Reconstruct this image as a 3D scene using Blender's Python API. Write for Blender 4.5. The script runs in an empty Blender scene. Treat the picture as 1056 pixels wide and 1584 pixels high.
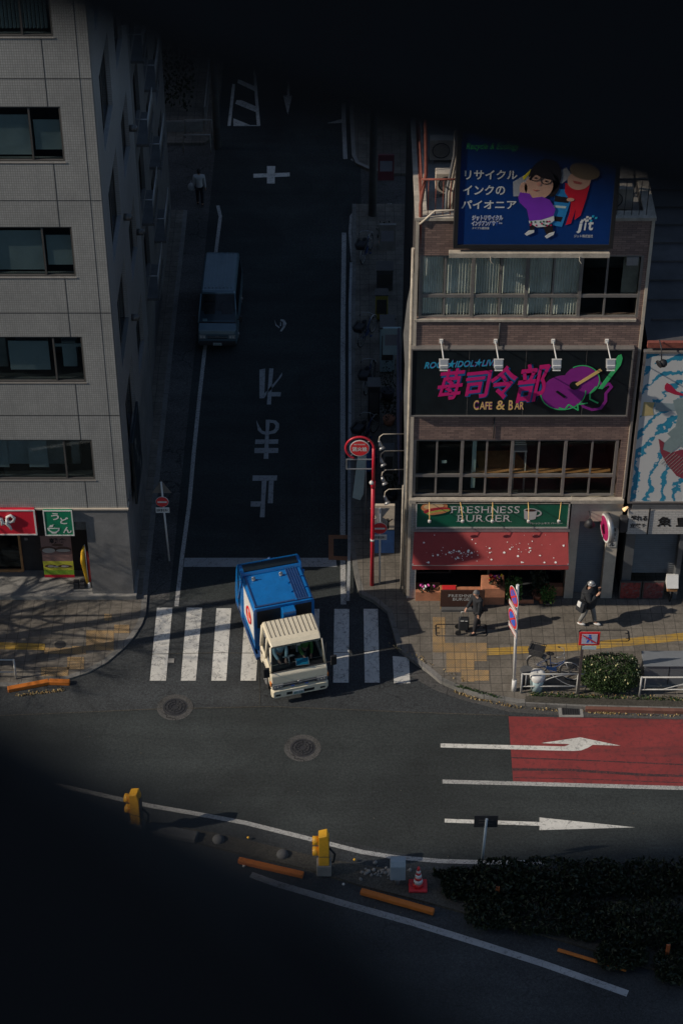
import bpy, bmesh, math, random
from mathutils import Vector, Matrix, Euler, noise
random.seed(7)
R = math.radians
scene = bpy.context.scene
COL = scene.collection

# ------------------------------------------------------------ camera, sky, sun, exposure
CAM_H = 45.0
PITCH = R(40)
FPX = 3320.0
cam_d = bpy.data.cameras.new('camera')
cam = bpy.data.objects.new('camera', cam_d)
COL.objects.link(cam)
cam.location = (0, 0, CAM_H)
cam.rotation_euler = (R(90) - PITCH, 0, 0)
cam_d.sensor_fit = 'VERTICAL'
cam_d.sensor_height = 36
cam_d.lens = FPX / 1584 * 36
cam_d.clip_start = 0.05
cam_d.clip_end = 3000
cam_d.dof.use_dof = True
cam_d.dof.focus_distance = 64
cam_d.dof.aperture_fstop = 2.8
scene.camera = cam

SUN_EL, SUN_AZ = R(32), R(13.5)          # light travels towards +X and a little towards +Y
sun_to = Vector((-math.cos(SUN_EL) * math.cos(SUN_AZ), -math.cos(SUN_EL) * math.sin(SUN_AZ), math.sin(SUN_EL)))
world = bpy.data.worlds.new('World')
scene.world = world
world.use_nodes = True
wn = world.node_tree.nodes
wl = world.node_tree.links
for n in list(wn):
    wn.remove(n)
wo = wn.new('ShaderNodeOutputWorld')
wb = wn.new('ShaderNodeBackground')
sky = wn.new('ShaderNodeTexSky')
sky.sky_type = 'NISHITA'
sky.sun_disc = False
sky.sun_elevation = SUN_EL
sky.sun_rotation = math.atan2(sun_to.x, sun_to.y)
sky.air_density = 1.0
sky.dust_density = 1.2
sky.ozone_density = 1.8
wb.inputs['Strength'].default_value = 0.105
wl.new(sky.outputs[0], wb.inputs[0])
wl.new(wb.outputs[0], wo.inputs[0])
sun_d = bpy.data.lights.new('sun', 'SUN')
sun_d.energy = 3.9
sun_d.angle = R(0.53)
sun_d.color = (1.0, 0.90, 0.77)
sun = bpy.data.objects.new('sun', sun_d)
COL.objects.link(sun)
sun.rotation_euler = (-sun_to).to_track_quat('-Z', 'Y').to_euler()
sun.location = (-60, -20, 60)
scene.view_settings.view_transform = 'Standard'
scene.view_settings.look = 'None'
scene.view_settings.gamma = 1
scene.view_settings.exposure = -0.1
scene.cycles.max_bounces = 6
scene.cycles.transparent_max_bounces = 16

# ------------------------------------------------------------ placing: a pixel of the survey photograph -> a real point
_c, _s = math.cos(PITCH), math.sin(PITCH)
def _ray(px, py):
    u = (px - 528) / FPX; v = (py - 792) / FPX
    return Vector((u, _c - v * _s, -_s - v * _c))
def G(px, py, z=0.0):
    d = _ray(px, py); t = (z - CAM_H) / d.z
    return (d.x * t, d.y * t)
def F(px, py, Y):
    d = _ray(px, py); t = Y / d.y
    return (d.x * t, CAM_H + d.z * t)

# ------------------------------------------------------------ materials
MATS = {}
def _new(name):
    m = bpy.data.materials.new(name); m.use_nodes = True
    nt = m.node_tree; nt.nodes.clear()
    out = nt.nodes.new('ShaderNodeOutputMaterial')
    b = nt.nodes.new('ShaderNodeBsdfPrincipled')
    nt.links.new(b.outputs[0], out.inputs[0])
    MATS[name] = m
    return m, nt, b
def _mix(nt, fac, a, b, mode='MIX'):
    n = nt.nodes.new('ShaderNodeMix'); n.data_type = 'RGBA'; n.blend_type = mode
    for sock, v in ((0, fac), (6, a), (7, b)):
        if hasattr(v, 'type') and hasattr(v, 'links'): nt.links.new(v, n.inputs[sock])
        elif isinstance(v, (tuple, list)): n.inputs[sock].default_value = (*v[:3], 1)
        else: n.inputs[sock].default_value = v
    return n.outputs[2]
def _noise(nt, scale, detail=4, rough=.6, vec=None, dist=0):
    n = nt.nodes.new('ShaderNodeTexNoise'); n.inputs['Scale'].default_value = scale
    n.inputs['Detail'].default_value = detail; n.inputs['Roughness'].default_value = rough
    n.inputs['Distortion'].default_value = dist
    if vec is None:
        tc = nt.nodes.new('ShaderNodeTexCoord'); vec = tc.outputs['Object']
    nt.links.new(vec, n.inputs['Vector'])
    return n.outputs[0]
def _ramp(nt, fac, stops):
    r = nt.nodes.new('ShaderNodeValToRGB')
    e = r.color_ramp.elements
    while len(e) < len(stops): e.new(0.5)
    for i, (p, c) in enumerate(stops):
        e[i].position = p; e[i].color = (*((c, c, c) if not isinstance(c, tuple) else c), 1)
    nt.links.new(fac, r.inputs[0])
    return r.outputs[0]
def _math(nt, op, a, b=None, c=None):
    n = nt.nodes.new('ShaderNodeMath'); n.operation = op
    for i, v in enumerate((a, b, c)):
        if v is None: continue
        if hasattr(v, 'links'): nt.links.new(v, n.inputs[i])
        else: n.inputs[i].default_value = v
    return n.outputs[0]
def _bump(nt, b, h, strength=.3, dist=.01):
    n = nt.nodes.new('ShaderNodeBump'); n.inputs['Strength'].default_value = strength
    n.inputs['Distance'].default_value = dist
    nt.links.new(h, n.inputs['Height']); nt.links.new(n.outputs[0], b.inputs['Normal'])
def mat(name, col, rough=.7, var=.18, scale=2.5, metal=0, bump=0, grime=.25, spec=.5, coat=0, fine=0):
    if name in MATS: return MATS[name]
    m, nt, b = _new(name)
    lo = tuple(c * (1 - var) for c in col); hi = tuple(min(1, c * (1 + var)) for c in col)
    c = _mix(nt, _ramp(nt, _noise(nt, scale, 6, .65), [(.3, 0.), (.7, 1.)]), lo, hi)
    if grime:
        g = _ramp(nt, _noise(nt, scale * 4.3, 8, .75, dist=.6), [(.50, 0.), (.72, 1.)])
        g2 = _math(nt, 'MULTIPLY', g, grime)
        c = _mix(nt, g2, c, tuple(x * .45 + .012 for x in col))
    if fine:
        f = _ramp(nt, _noise(nt, 90, 2, .5), [(.35, 1 - fine), (.65, 1 + fine * .4)])
        c = _mix(nt, 1.0, c, f, 'MULTIPLY')
    nt.links.new(c, b.inputs['Base Color'])
    rr = _math(nt, 'MULTIPLY_ADD', _noise(nt, scale * 3, 3), .25, rough - .12)
    nt.links.new(rr, b.inputs['Roughness'])
    b.inputs['Metallic'].default_value = metal
    b.inputs['Specular IOR Level'].default_value = spec
    b.inputs['Coat Weight'].default_value = coat
    if bump: _bump(nt, b, _noise(nt, scale * 12, 5), bump)
    return m
def plane_vec(nt, axes):
    tc = nt.nodes.new('ShaderNodeTexCoord'); sp = nt.nodes.new('ShaderNodeSeparateXYZ')
    nt.links.new(tc.outputs['Object'], sp.inputs[0])
    cb = nt.nodes.new('ShaderNodeCombineXYZ')
    nt.links.new(sp.outputs['XYZ'.index(axes[0])], cb.inputs[0]); nt.links.new(sp.outputs['XYZ'.index(axes[1])], cb.inputs[1])
    return cb.outputs[0]
def brickmat(name, axes, c1, c2, mortar, w, h, ms, offset=.5, rough=.75, dirt=.3, dscale=.7, bias=0.0):
    if name in MATS: return MATS[name]
    m, nt, b = _new(name)
    v = plane_vec(nt, axes)
    t = nt.nodes.new('ShaderNodeTexBrick')
    t.offset = offset
    t.inputs['Scale'].default_value = 1
    t.inputs['Brick Width'].default_value = w; t.inputs['Row Height'].default_value = h
    t.inputs['Mortar Size'].default_value = ms; t.inputs['Mortar Smooth'].default_value = .1
    t.inputs['Bias'].default_value = bias
    t.inputs['Color1'].default_value = (*c1, 1); t.inputs['Color2'].default_value = (*c2, 1); t.inputs['Mortar'].default_value = (*mortar, 1)
    nt.links.new(v, t.inputs['Vector'])
    g = _ramp(nt, _noise(nt, dscale, 7, .7, dist=.4), [(.42, 0.), (.75, 1.)])
    c = _mix(nt, _math(nt, 'MULTIPLY', g, dirt), t.outputs[0], tuple(x * .4 for x in c1))
    # rain streaks running down
    tc = nt.nodes.new('ShaderNodeTexCoord'); mp = nt.nodes.new('ShaderNodeMapping')
    mp.inputs['Scale'].default_value = (5, 5, .25) if 'Z' in axes else (1, 1, 1)
    nt.links.new(tc.outputs['Object'], mp.inputs[0])
    st = _ramp(nt, _noise(nt, 1.0, 5, .6, vec=mp.outputs[0]), [(.5, 0.), (.8, 1.)])
    c = _mix(nt, _math(nt, 'MULTIPLY', st, dirt * .8), c, tuple(x * .5 for x in c1))
    if 'Z' not in axes:
        c = _mix(nt, 1.0, c, _ramp(nt, _noise(nt, 12, 4, .8), [(.3, .72), (.7, 1.25)]), 'MULTIPLY')
        c = _mix(nt, 1.0, c, _ramp(nt, _noise(nt, .6, 4, .6), [(.3, .8), (.7, 1.15)]), 'MULTIPLY')
    nt.links.new(c, b.inputs['Base Color'])
    b.inputs['Roughness'].default_value = rough
    _bump(nt, b, t.outputs[1], -.35, .006)
    return m
def glassmat(name, tint=(.8, .9, .92), amount=.8, rough=.03, refl=1.0):
    if name in MATS: return MATS[name]
    m = bpy.data.materials.new(name); m.use_nodes = True; nt = m.node_tree; nt.nodes.clear(); MATS[name] = m
    out = nt.nodes.new('ShaderNodeOutputMaterial'); mx = nt.nodes.new('ShaderNodeMixShader')
    tr = nt.nodes.new('ShaderNodeBsdfTransparent'); gl = nt.nodes.new('ShaderNodeBsdfGlossy')
    tr.inputs[0].default_value = (*[x * amount for x in tint], 1)
    gl.inputs['Roughness'].default_value = rough
    fr = nt.nodes.new('ShaderNodeFresnel'); fr.inputs[0].default_value = 1.5
    tc = _noise(nt, 1.5, 3)
    nt.links.new(_math(nt, 'MULTIPLY', fr.outputs[0], _math(nt, 'MULTIPLY_ADD', tc, .6 * refl, .35 * refl)), mx.inputs[0])
    nt.links.new(tr.outputs[0], mx.inputs[1]); nt.links.new(gl.outputs[0], mx.inputs[2])
    nt.links.new(mx.outputs[0], out.inputs[0])
    return m
def asphaltmat(name, base, speck=.5, crack=.5, tint=(1, 1, 1)):
    m, nt, b = _new(name)
    c0 = tuple(base * t for t in tint)
    big = _ramp(nt, _noise(nt, .22, 6, .6, dist=1.0), [(.3, .62), (.72, 1.32)])
    mp = nt.nodes.new('ShaderNodeMapping'); tc = nt.nodes.new('ShaderNodeTexCoord')
    nt.links.new(tc.outputs['Object'], mp.inputs[0]); mp.inputs['Scale'].default_value = (.12, 1.1, 1)
    streak = _ramp(nt, _noise(nt, 1.0, 5, .6, vec=mp.outputs[0]), [(.3, .8), (.7, 1.2)])
    fine = _mix(nt, 1.0, _ramp(nt, _noise(nt, 38, 3, .7), [(.3, 1 - speck), (.7, 1 + speck)]), _ramp(nt, _noise(nt, 13, 2, .8), [(.3, .68), (.7, 1.36)]), 'MULTIPLY')
    c = _mix(nt, 1.0, _mix(nt, 1.0, c0, big, 'MULTIPLY'), streak, 'MULTIPLY')
    c = _mix(nt, 1.0, c, fine, 'MULTIPLY')
    grit = _ramp(nt, _noise(nt, 16, 2, .9), [(.735, 0.), (.77, 1.)])
    c = _mix(nt, _math(nt, 'MULTIPLY', grit, .55), c, (.22, .21, .19))
    vo = nt.nodes.new('ShaderNodeTexVoronoi'); vo.feature = 'DISTANCE_TO_EDGE'; vo.inputs['Scale'].default_value = .55
    ds = nt.nodes.new('ShaderNodeVectorMath'); ds.operation = 'ADD'
    nz = nt.nodes.new('ShaderNodeTexNoise'); nz.inputs['Scale'].default_value = 1.7; nz.inputs['Detail'].default_value = 5
    nt.links.new(tc.outputs['Object'], nz.inputs['Vector'])
    nt.links.new(tc.outputs['Object'], ds.inputs[0]); nt.links.new(nz.outputs[1], ds.inputs[1])
    nt.links.new(ds.outputs[0], vo.inputs['Vector'])
    mask = _ramp(nt, _noise(nt, .35, 3), [(.44, 0.), (.56, 1.)])
    stain = _ramp(nt, _noise(nt, .9, 6, .75, dist=1.5), [(.56, 0.), (.74, .55)])
    c = _mix(nt, stain, c, tuple(x * .45 for x in c0))
    ck = _math(nt, 'MULTIPLY', _ramp(nt, vo.outputs[0], [(.0, 1.), (.014, 0.)]), _math(nt, 'MULTIPLY', mask, crack))
    c = _mix(nt, ck, c, (.008, .008, .009))
    nt.links.new(c, b.inputs['Base Color'])
    b.inputs['Roughness'].default_value = .82
    b.inputs['Specular IOR Level'].default_value = .35
    _bump(nt, b, _noise(nt, 60, 4), .5, .004)
    return m
def paintmat(name, col, wear=.35, scale=7, under=(.045, .045, .047), tracks=0):
    m, nt, b = _new(name)
    w = _ramp(nt, _noise(nt, scale, 10, .8, dist=.5), [(.5 + (.5 - wear) * .35, 0.), (.62 + (.5 - wear) * .35, 1.)])
    big = _ramp(nt, _noise(nt, .8, 5), [(.3, .8), (.7, 1.08)])
    fine = _ramp(nt, _noise(nt, 50, 3, .7), [(.3, .82), (.7, 1.1)])
    c = _mix(nt, 1.0, _mix(nt, 1.0, col, big, 'MULTIPLY'), fine, 'MULTIPLY')
    c = _mix(nt, _math(nt, 'MULTIPLY', w, .85), c, under)
    tc = nt.nodes.new('ShaderNodeTexCoord')
    if tracks:
        mp = nt.nodes.new('ShaderNodeMapping'); mp.inputs['Scale'].default_value = (.16, 3.2, 1); nt.links.new(tc.outputs['Object'], mp.inputs[0])
        tk = _ramp(nt, _noise(nt, 1.0, 7, .7, vec=mp.outputs[0]), [(.52, 0.), (.72, tracks)])
        c = _mix(nt, tk, c, (.05, .03, .03))
    vo = nt.nodes.new('ShaderNodeTexVoronoi'); vo.feature = 'DISTANCE_TO_EDGE'; vo.inputs['Scale'].default_value = 1.3
    nz = nt.nodes.new('ShaderNodeTexNoise'); nz.inputs['Scale'].default_value = 2.5; nz.inputs['Detail'].default_value = 5
    ds = nt.nodes.new('ShaderNodeVectorMath'); ds.operation = 'ADD'
    nt.links.new(tc.outputs['Object'], nz.inputs['Vector']); nt.links.new(tc.outputs['Object'], ds.inputs[0]); nt.links.new(nz.outputs[1], ds.inputs[1])
    nt.links.new(ds.outputs[0], vo.inputs['Vector'])
    ck = _math(nt, 'MULTIPLY', _ramp(nt, vo.outputs[0], [(.0, 1.), (.02, 0.)]), .6)
    c = _mix(nt, ck, c, under)
    nt.links.new(c, b.inputs['Base Color']); b.inputs['Roughness'].default_value = .6
    _bump(nt, b, _noise(nt, 60, 4), .3, .003)
    return m

M = {}
M['asphalt'] = asphaltmat('asphalt', .043, .5, .6, (.94, 1.03, 1.07))
M['asphalt_new'] = asphaltmat('asphalt_patch', .034, .4, .3, (.93, 1.08, 1.06))
M['asphalt_old'] = asphaltmat('asphalt_worn', .075, .5, .9, (1.03, 1, .95))
M['soil'] = asphaltmat('soil', .06, .6, .2, (1.1, 1, .8))
M['line'] = paintmat('road_white', (.69, .67, .61), .42)
M['line_worn'] = paintmat('road_white_worn', (.50, .49, .46), .55, 24)
M['line_dull'] = paintmat('road_white_dull', (.36, .37, .37), .40, 9)
M['rail'] = mat('rail_paint', (.40, .40, .38), .5, .15, 6, grime=.4)
M['red_lane'] = paintmat('road_red', (.265, .042, .04), .48, 6, (.10, .03, .03), tracks=.75)
M['track'] = paintmat('tyre_track', (.045, .03, .032), .5, 14, (.25, .05, .045))
M['paving'] = brickmat('paving', 'XY', (.150, .132, .108), (.195, .172, .142), (.05, .045, .038), .34, .34, .008, 0, .85, .65, 1.4)
M['kerb'] = brickmat('kerbstone', 'XY', (.17, .165, .15), (.20, .19, .175), (.05, .05, .05), .6, 6, .01, 0, .85, .5, 2)
M['curb_red'] = mat('kerb_reddish', (.16, .07, .05), .85, .3, 3, grime=.5)
M['concrete'] = mat('concrete', (.25, .24, .22), .85, .2, 3, grime=.45, bump=.3)
M['concrete_dark'] = mat('concrete_dark', (.10, .10, .10), .85, .25, 2, grime=.45)
M['black'] = mat('black_metal', (.012, .012, .014), .6, .2, 3, grime=0)
M['deck_black'] = mat('deck_steel', (.022, .024, .027), .95, .1, 1, grime=0, spec=.1)
M['dark'] = mat('dark_grey', (.03, .03, .033), .6, .2, 3)
M['room_grey'] = mat('room_grey', (.10, .105, .11), .9, .5, 1.2, grime=.3)
M['void'] = mat('room_dark', (.03, .033, .036), .9, .3, 1, grime=0)
M['steel'] = mat('galvanised', (.38, .38, .38), .45, .15, 6, metal=.6, grime=.3)
M['white'] = mat('white_paint', (.66, .65, .62), .45, .08, 4, grime=.25)
M['cream'] = mat('cream_paint', (.74, .66, .49), .30, .06, 2.5, grime=.22, coat=.3)
M['blue'] = mat('truck_blue', (.005, .14, .42), .3, .15, 1.6, grime=.40, coat=.3)
M['blue_dark'] = mat('truck_blue_worn', (.02, .06, .17), .55, .25, 4, grime=.5)
M['red'] = mat('sign_red', (.62, .03, .035), .4, .1, 4, grime=.1)
M['redpole'] = mat('red_pole_paint', (.50, .018, .035), .4, .15, 4, grime=.15)
M['sign_blue'] = mat('sign_blue', (.03, .12, .55), .4, .1, 4, grime=.1)
M['yellow'] = mat('signal_yellow', (.90, .46, .03), .45, .08, 5, grime=.22)
M['orange'] = mat('kerb_orange', (.55, .16, .02), .6, .12, 6, grime=.45)
M['tactile'] = None
def tactile(name, col, bars):
    m, nt, b = _new(name)
    v = plane_vec(nt, 'XY'); sp = nt.nodes.new('ShaderNodeSeparateXYZ'); nt.links.new(v, sp.inputs[0])
    sx = _math(nt, 'SINE', _math(nt, 'MULTIPLY', sp.outputs[0], 2 * math.pi / .075)); sy = _math(nt, 'SINE', _math(nt, 'MULTIPLY', sp.outputs[1], 2 * math.pi / .075))
    h = sy if bars else _math(nt, 'MULTIPLY', sx, sy)
    k = _ramp(nt, _math(nt, 'MULTIPLY_ADD', h, .5, .5), [(.3, .7), (.6, 1.08)])
    t = nt.nodes.new('ShaderNodeTexBrick'); t.offset = 0; t.inputs['Scale'].default_value = 1
    t.inputs['Brick Width'].default_value = .34; t.inputs['Row Height'].default_value = .34; t.inputs['Mortar Size'].default_value = .008
    t.inputs['Color1'].default_value = (*col, 1); t.inputs['Color2'].default_value = (*[x * .78 for x in col], 1); t.inputs['Mortar'].default_value = (.05, .045, .03, 1)
    nt.links.new(v, t.inputs['Vector'])
    c = _mix(nt, 1.0, t.outputs[0], k, 'MULTIPLY')
    g = _ramp(nt, _noise(nt, 3, 8, .8), [(.42, 0.), (.7, .75)])
    c = _mix(nt, g, c, (.13, .12, .10))
    nt.links.new(c, b.inputs['Base Color']); b.inputs['Roughness'].default_value = .8
    _bump(nt, b, h, .6, .005)
    return m
M['tactile'] = tactile('tactile_tan', (.42, .27, .12), False)
M['tactile_y'] = tactile('tactile_yellow', (.55, .33, .05), True)
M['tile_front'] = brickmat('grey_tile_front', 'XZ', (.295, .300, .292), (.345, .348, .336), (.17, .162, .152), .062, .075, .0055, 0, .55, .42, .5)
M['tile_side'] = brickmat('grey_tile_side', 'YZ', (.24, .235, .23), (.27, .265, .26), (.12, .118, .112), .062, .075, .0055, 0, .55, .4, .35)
M['granite'] = mat('granite', (.19, .19, .19), .5, .25, 1.2, grime=.3, fine=.5)
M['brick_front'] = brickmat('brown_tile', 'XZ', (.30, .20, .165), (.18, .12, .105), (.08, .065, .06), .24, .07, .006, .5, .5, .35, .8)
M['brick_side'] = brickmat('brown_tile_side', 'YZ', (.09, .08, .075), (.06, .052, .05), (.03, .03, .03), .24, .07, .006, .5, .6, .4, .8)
M['beige'] = mat('beige_render', (.52, .45, .36), .7, .15, 2, grime=.4)
M['beige_dirty'] = mat('beige_concrete', (.42, .37, .30), .85, .3, 3.5, grime=.65, bump=.4)
M['whitetile'] = brickmat('white_tile', 'XZ', (.50, .48, .45), (.56, .54, .50), (.3, .28, .26), .2, .07, .006, .5, .5, .25, 2)
M['alu'] = mat('aluminium_frame', (.30, .28, .26), .4, .12, 5, metal=.5, grime=.3)
M['alu_dark'] = mat('dark_frame', (.10, .095, .09), .4, .12, 5, metal=.3, grime=.3)
M['blind'] = mat('blind', (.42, .55, .56), .8, .15, .6, grime=.1)
M['blind_grey'] = mat('blind_grey', (.42, .46, .46), .8, .15, .6, grime=.15)
M['curtain'] = mat('curtain', (.88, .87, .82), .9, .2, 1.5, grime=.2)
M['glass'] = glassmat('window_glass', (.86, .93, .94), .92)
M['glass_warm'] = glassmat('shop_glass', (.93, .95, .92), .92, refl=.15)
M['glass_clear'] = glassmat('clear_glass', (.85, .92, .95), .85)
M['glass_dark'] = glassmat('dark_glass', (.3, .42, .5), .6)
M['rust'] = mat('rusty_red', (.22, .06, .04), .75, .3, 8, grime=.45)
M['wood'] = mat('wood', (.40, .20, .08), .6, .3, 5, grime=.3)
M['terracotta'] = mat('terracotta', (.48, .20, .11), .75, .25, 4, grime=.35)
M['brown_sign'] = mat('brown_panel', (.065, .028, .02), .6, .15, 3, grime=.2)
M['signred'] = mat('fascia_red', (.62, .018, .04), .4, .06, 2, grime=.08)
M['signgreen'] = mat('fascia_green', (.008, .20, .10), .4, .08, 2, grime=.08)
M['burgergreen'] = mat('dark_green_panel', (.006, .115, .065), .4, .15, 2, grime=.2)
M['awning'] = mat('awning_red', (.27, .035, .035), .8, .12, 1.5, grime=.25)
M['awning_spot'] = mat('bird_droppings', (.75, .73, .70), .8, .1, 9, grime=0)
M['signblack'] = mat('black_panel', (.008, .013, .016), .35, .3, 2, grime=.1)
M['magenta'] = mat('neon_magenta', (.62, .012, .17), .5, .08, 3, grime=.1)
M['cyan'] = mat('neon_cyan', (.02, .35, .55), .5, .08, 3, grime=.1)
M['cyan_dark'] = mat('letter_blue_edge', (.01, .12, .34), .5, .08, 3, grime=.1)
M['gold'] = mat('letter_gold', (.80, .52, .18), .5, .08, 3, grime=.1)
M['purple'] = mat('sign_purple', (.26, .02, .24), .5, .08, 3, grime=.1)
M['neongreen'] = mat('sign_neon_green', (.05, .50, .16), .5, .08, 3, grime=.1)
M['shutter'] = mat('shutter_grey', (.12, .125, .13), .5, .15, 2, metal=.2, grime=.35)
M['van'] = mat('van_silver_blue', (.12, .185, .22), .35, .08, 1.5, metal=.25, grime=.12, coat=.3)
M['rubber'] = mat('rubber', (.015, .015, .016), .85, .2, 5)
M['skin'] = mat('skin', (.50, .28, .19), .6, .06, 8, grime=0)
M['hair_grey'] = mat('hair_grey', (.16, .155, .15), .8, .2, 30, grime=0)
M['hair_black'] = mat('hair_black', (.012, .01, .01), .7, .2, 30, grime=0)
M['coat'] = mat('black_coat', (.016, .018, .022), .85, .35, 8, grime=0, bump=.4)
M['trouser_dark'] = mat('dark_trousers', (.018, .018, .022), .85, .3, 8, grime=0)
M['trouser_grey'] = mat('grey_trousers', (.20, .20, .19), .85, .2, 8, grime=0)
M['shirt'] = mat('white_shirt', (.42, .42, .41), .85, .1, 8, grime=0)
M['leaf'] = None
def leafmat(name, a, b2):
    m, nt, b = _new(name)
    info = nt.nodes.new('ShaderNodeNewGeometry')
    c = _mix(nt, info.outputs['Random Per Island'], a, b2)
    nt.links.new(c, b.inputs['Base Color']); b.inputs['Roughness'].default_value = .5
    b.inputs['Specular IOR Level'].default_value = .3
    return m
M['leaf'] = leafmat('leaf_green', (.020, .042, .012), (.055, .095, .028))
M['leaf_dark'] = leafmat('leaf_dark', (.005, .010, .005), (.030, .040, .018))
M['leaf_dry'] = leafmat('leaf_dry', (.28, .16, .05), (.45, .36, .18))
M['leaf_pot'] = leafmat('leaf_bright', (.04, .10, .02), (.12, .22, .05))
M['bark'] = mat('bark', (.09, .07, .055), .9, .3, 6, grime=.3, bump=.6)
def plain(name, col, rough=.5):
    return mat(name, col, rough, .08, 4, grime=.08)

# ------------------------------------------------------------ mesh builder
ROOT = {}
class MB:
    def __init__(s): s.v = []; s.f = []; s.mi = []; s.cur = 0; s.sm = []
    def _add(s, vs, fs, smooth=False):
        o = len(s.v); s.v += [Vector(v) for v in vs]
        for f in fs: s.f.append([i + o for i in f]); s.mi.append(s.cur); s.sm.append(smooth)
        return s
    def m(s, i): s.cur = i; return s
    def box(s, x0, x1, y0, y1, z0, z1):
        x0, x1 = sorted((x0, x1)); y0, y1 = sorted((y0, y1)); z0, z1 = sorted((z0, z1))
        vs = [(x, y, z) for z in (z0, z1) for y in (y0, y1) for x in (x0, x1)]
        return s._add(vs, [(0, 2, 3, 1), (4, 5, 7, 6), (0, 1, 5, 4), (2, 6, 7, 3), (0, 4, 6, 2), (1, 3, 7, 5)])
    def obox(s, c, size, rot=(0, 0, 0)):
        mt = Matrix.Translation(c) @ Euler(rot).to_matrix().to_4x4()
        a, b, d = (k / 2 for k in size)
        vs = [mt @ Vector((x, y, z)) for z in (-d, d) for y in (-b, b) for x in (-a, a)]
        return s._add(vs, [(0, 2, 3, 1), (4, 5, 7, 6), (0, 1, 5, 4), (2, 6, 7, 3), (0, 4, 6, 2), (1, 3, 7, 5)])
    def prism(s, pts, z0, z1, plane='XY'):
        def P(a, b, c):
            return {'XY': (a, b, c), 'XZ': (a, c, b), 'YZ': (c, a, b)}[plane]
        n = len(pts)
        ar = sum(pts[i][0] * pts[(i + 1) % n][1] - pts[(i + 1) % n][0] * pts[i][1] for i in range(n))
        if ar < 0: pts = pts[::-1]
        if z0 > z1: z0, z1 = z1, z0
        vs = [P(a, b, z0) for a, b in pts] + [P(a, b, z1) for a, b in pts]
        fs = [tuple(range(n))[::-1], tuple(range(n, 2 * n))] + [(i, (i + 1) % n, n + (i + 1) % n, n + i) for i in range(n)]
        if plane == 'XZ': fs = [f[::-1] for f in fs]
        return s._add(vs, fs)
    def flat(s, pts, z):
        n = len(pts)
        ar = sum(pts[i][0] * pts[(i + 1) % n][1] - pts[(i + 1) % n][0] * pts[i][1] for i in range(n))
        if ar < 0: pts = pts[::-1]
        return s._add([(a, b, z) for a, b in pts], [tuple(range(n))])
    def cyl(s, p0, p1, r0, r1=None, n=12, cap=True):
        r1 = r0 if r1 is None else r1
        p0 = Vector(p0); p1 = Vector(p1); d = p1 - p0
        if d.length < 1e-9: return s
        q = d.to_track_quat('Z', 'Y'); vs = []
        for p, r in ((p0, r0), (p1, r1)):
            for i in range(n):
                a = 2 * math.pi * i / n
                vs.append(p + q @ Vector((r * math.cos(a), r * math.sin(a), 0)))
        s._add(vs, [(i, (i + 1) % n, n + (i + 1) % n, n + i) for i in range(n)], True)
        if cap: s._add([vs[i] for i in range(n)][::-1], [tuple(range(n))]); s._add(vs[n:], [tuple(range(n))])
        return s
    def tube(s, pts, r, n=8):
        pts = [Vector(p) for p in pts]; vs = []; q = None
        for i, p in enumerate(pts):
            d = (pts[min(i + 1, len(pts) - 1)] - pts[max(i - 1, 0)])
            nq = d.to_track_quat('Z', 'Y')
            if q is not None:
                up = q @ Vector((1, 0, 0)); z = d.normalized(); x = (up - z * up.dot(z)).normalized(); y = z.cross(x)
                nq = Matrix((x, y, z)).transposed().to_quaternion()
            q = nq
            rr = r[i] if isinstance(r, (list, tuple)) else r
            vs += [p + q @ Vector((rr * math.cos(2 * math.pi * k / n), rr * math.sin(2 * math.pi * k / n), 0)) for k in range(n)]
        fs = [(j * n + k, j * n + (k + 1) % n, (j + 1) * n + (k + 1) % n, (j + 1) * n + k) for j in range(len(pts) - 1) for k in range(n)]
        s._add(vs, fs, True)
        s._add(vs[:n][::-1], [tuple(range(n))]); s._add(vs[-n:], [tuple(range(n))])
        return s
    def sph(s, c, r, sc=(1, 1, 1), n=12, m=8, rot=None):
        c = Vector(c); vs = []; E = Euler(rot).to_matrix() if rot else None
        for j in range(m + 1):
            t = math.pi * j / m
            for i in range(n):
                a = 2 * math.pi * i / n
                v = Vector((r * sc[0] * math.sin(t) * math.cos(a), r * sc[1] * math.sin(t) * math.sin(a), r * sc[2] * math.cos(t)))
                if E: v = E @ v
                vs.append(c + v)
        fs = [(j * n + i, (j + 1) * n + i, (j + 1) * n + (i + 1) % n, j * n + (i + 1) % n) for j in range(m) for i in range(n)]
        return s._add(vs, fs, True)
    def quad(s, *pts): return s._add(pts, [tuple(range(len(pts)))])
    def torus(s, c, R_, r, axis='Y', n=24, k=8, sc=1):
        c = Vector(c); vs = []
        for i in range(n):
            a = 2 * math.pi * i / n
            for j in range(k):
                b = 2 * math.pi * j / k
                p = (R_ + r * math.cos(b)); x, y, z = p * math.cos(a), p * math.sin(a) * sc, r * math.sin(b)
                vs.append(c + Vector({'Z': (x, y, z), 'Y': (x, z, y), 'X': (z, x, y)}[axis]))
        return s._add(vs, [(i * k + j, ((i + 1) % n) * k + j, ((i + 1) % n) * k + (j + 1) % k, i * k + (j + 1) % k) for i in range(n) for j in range(k)], True)
    def disc(s, c, nrm, r, n=24, th=.004):
        nrm = Vector(nrm).normalized(); c = Vector(c)
        return s.cyl(c - nrm * th / 2, c + nrm * th / 2, r, r, n)
    def xform(s, mt, start=0):
        for i in range(start, len(s.v)): s.v[i] = mt @ s.v[i]
        return s
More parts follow.
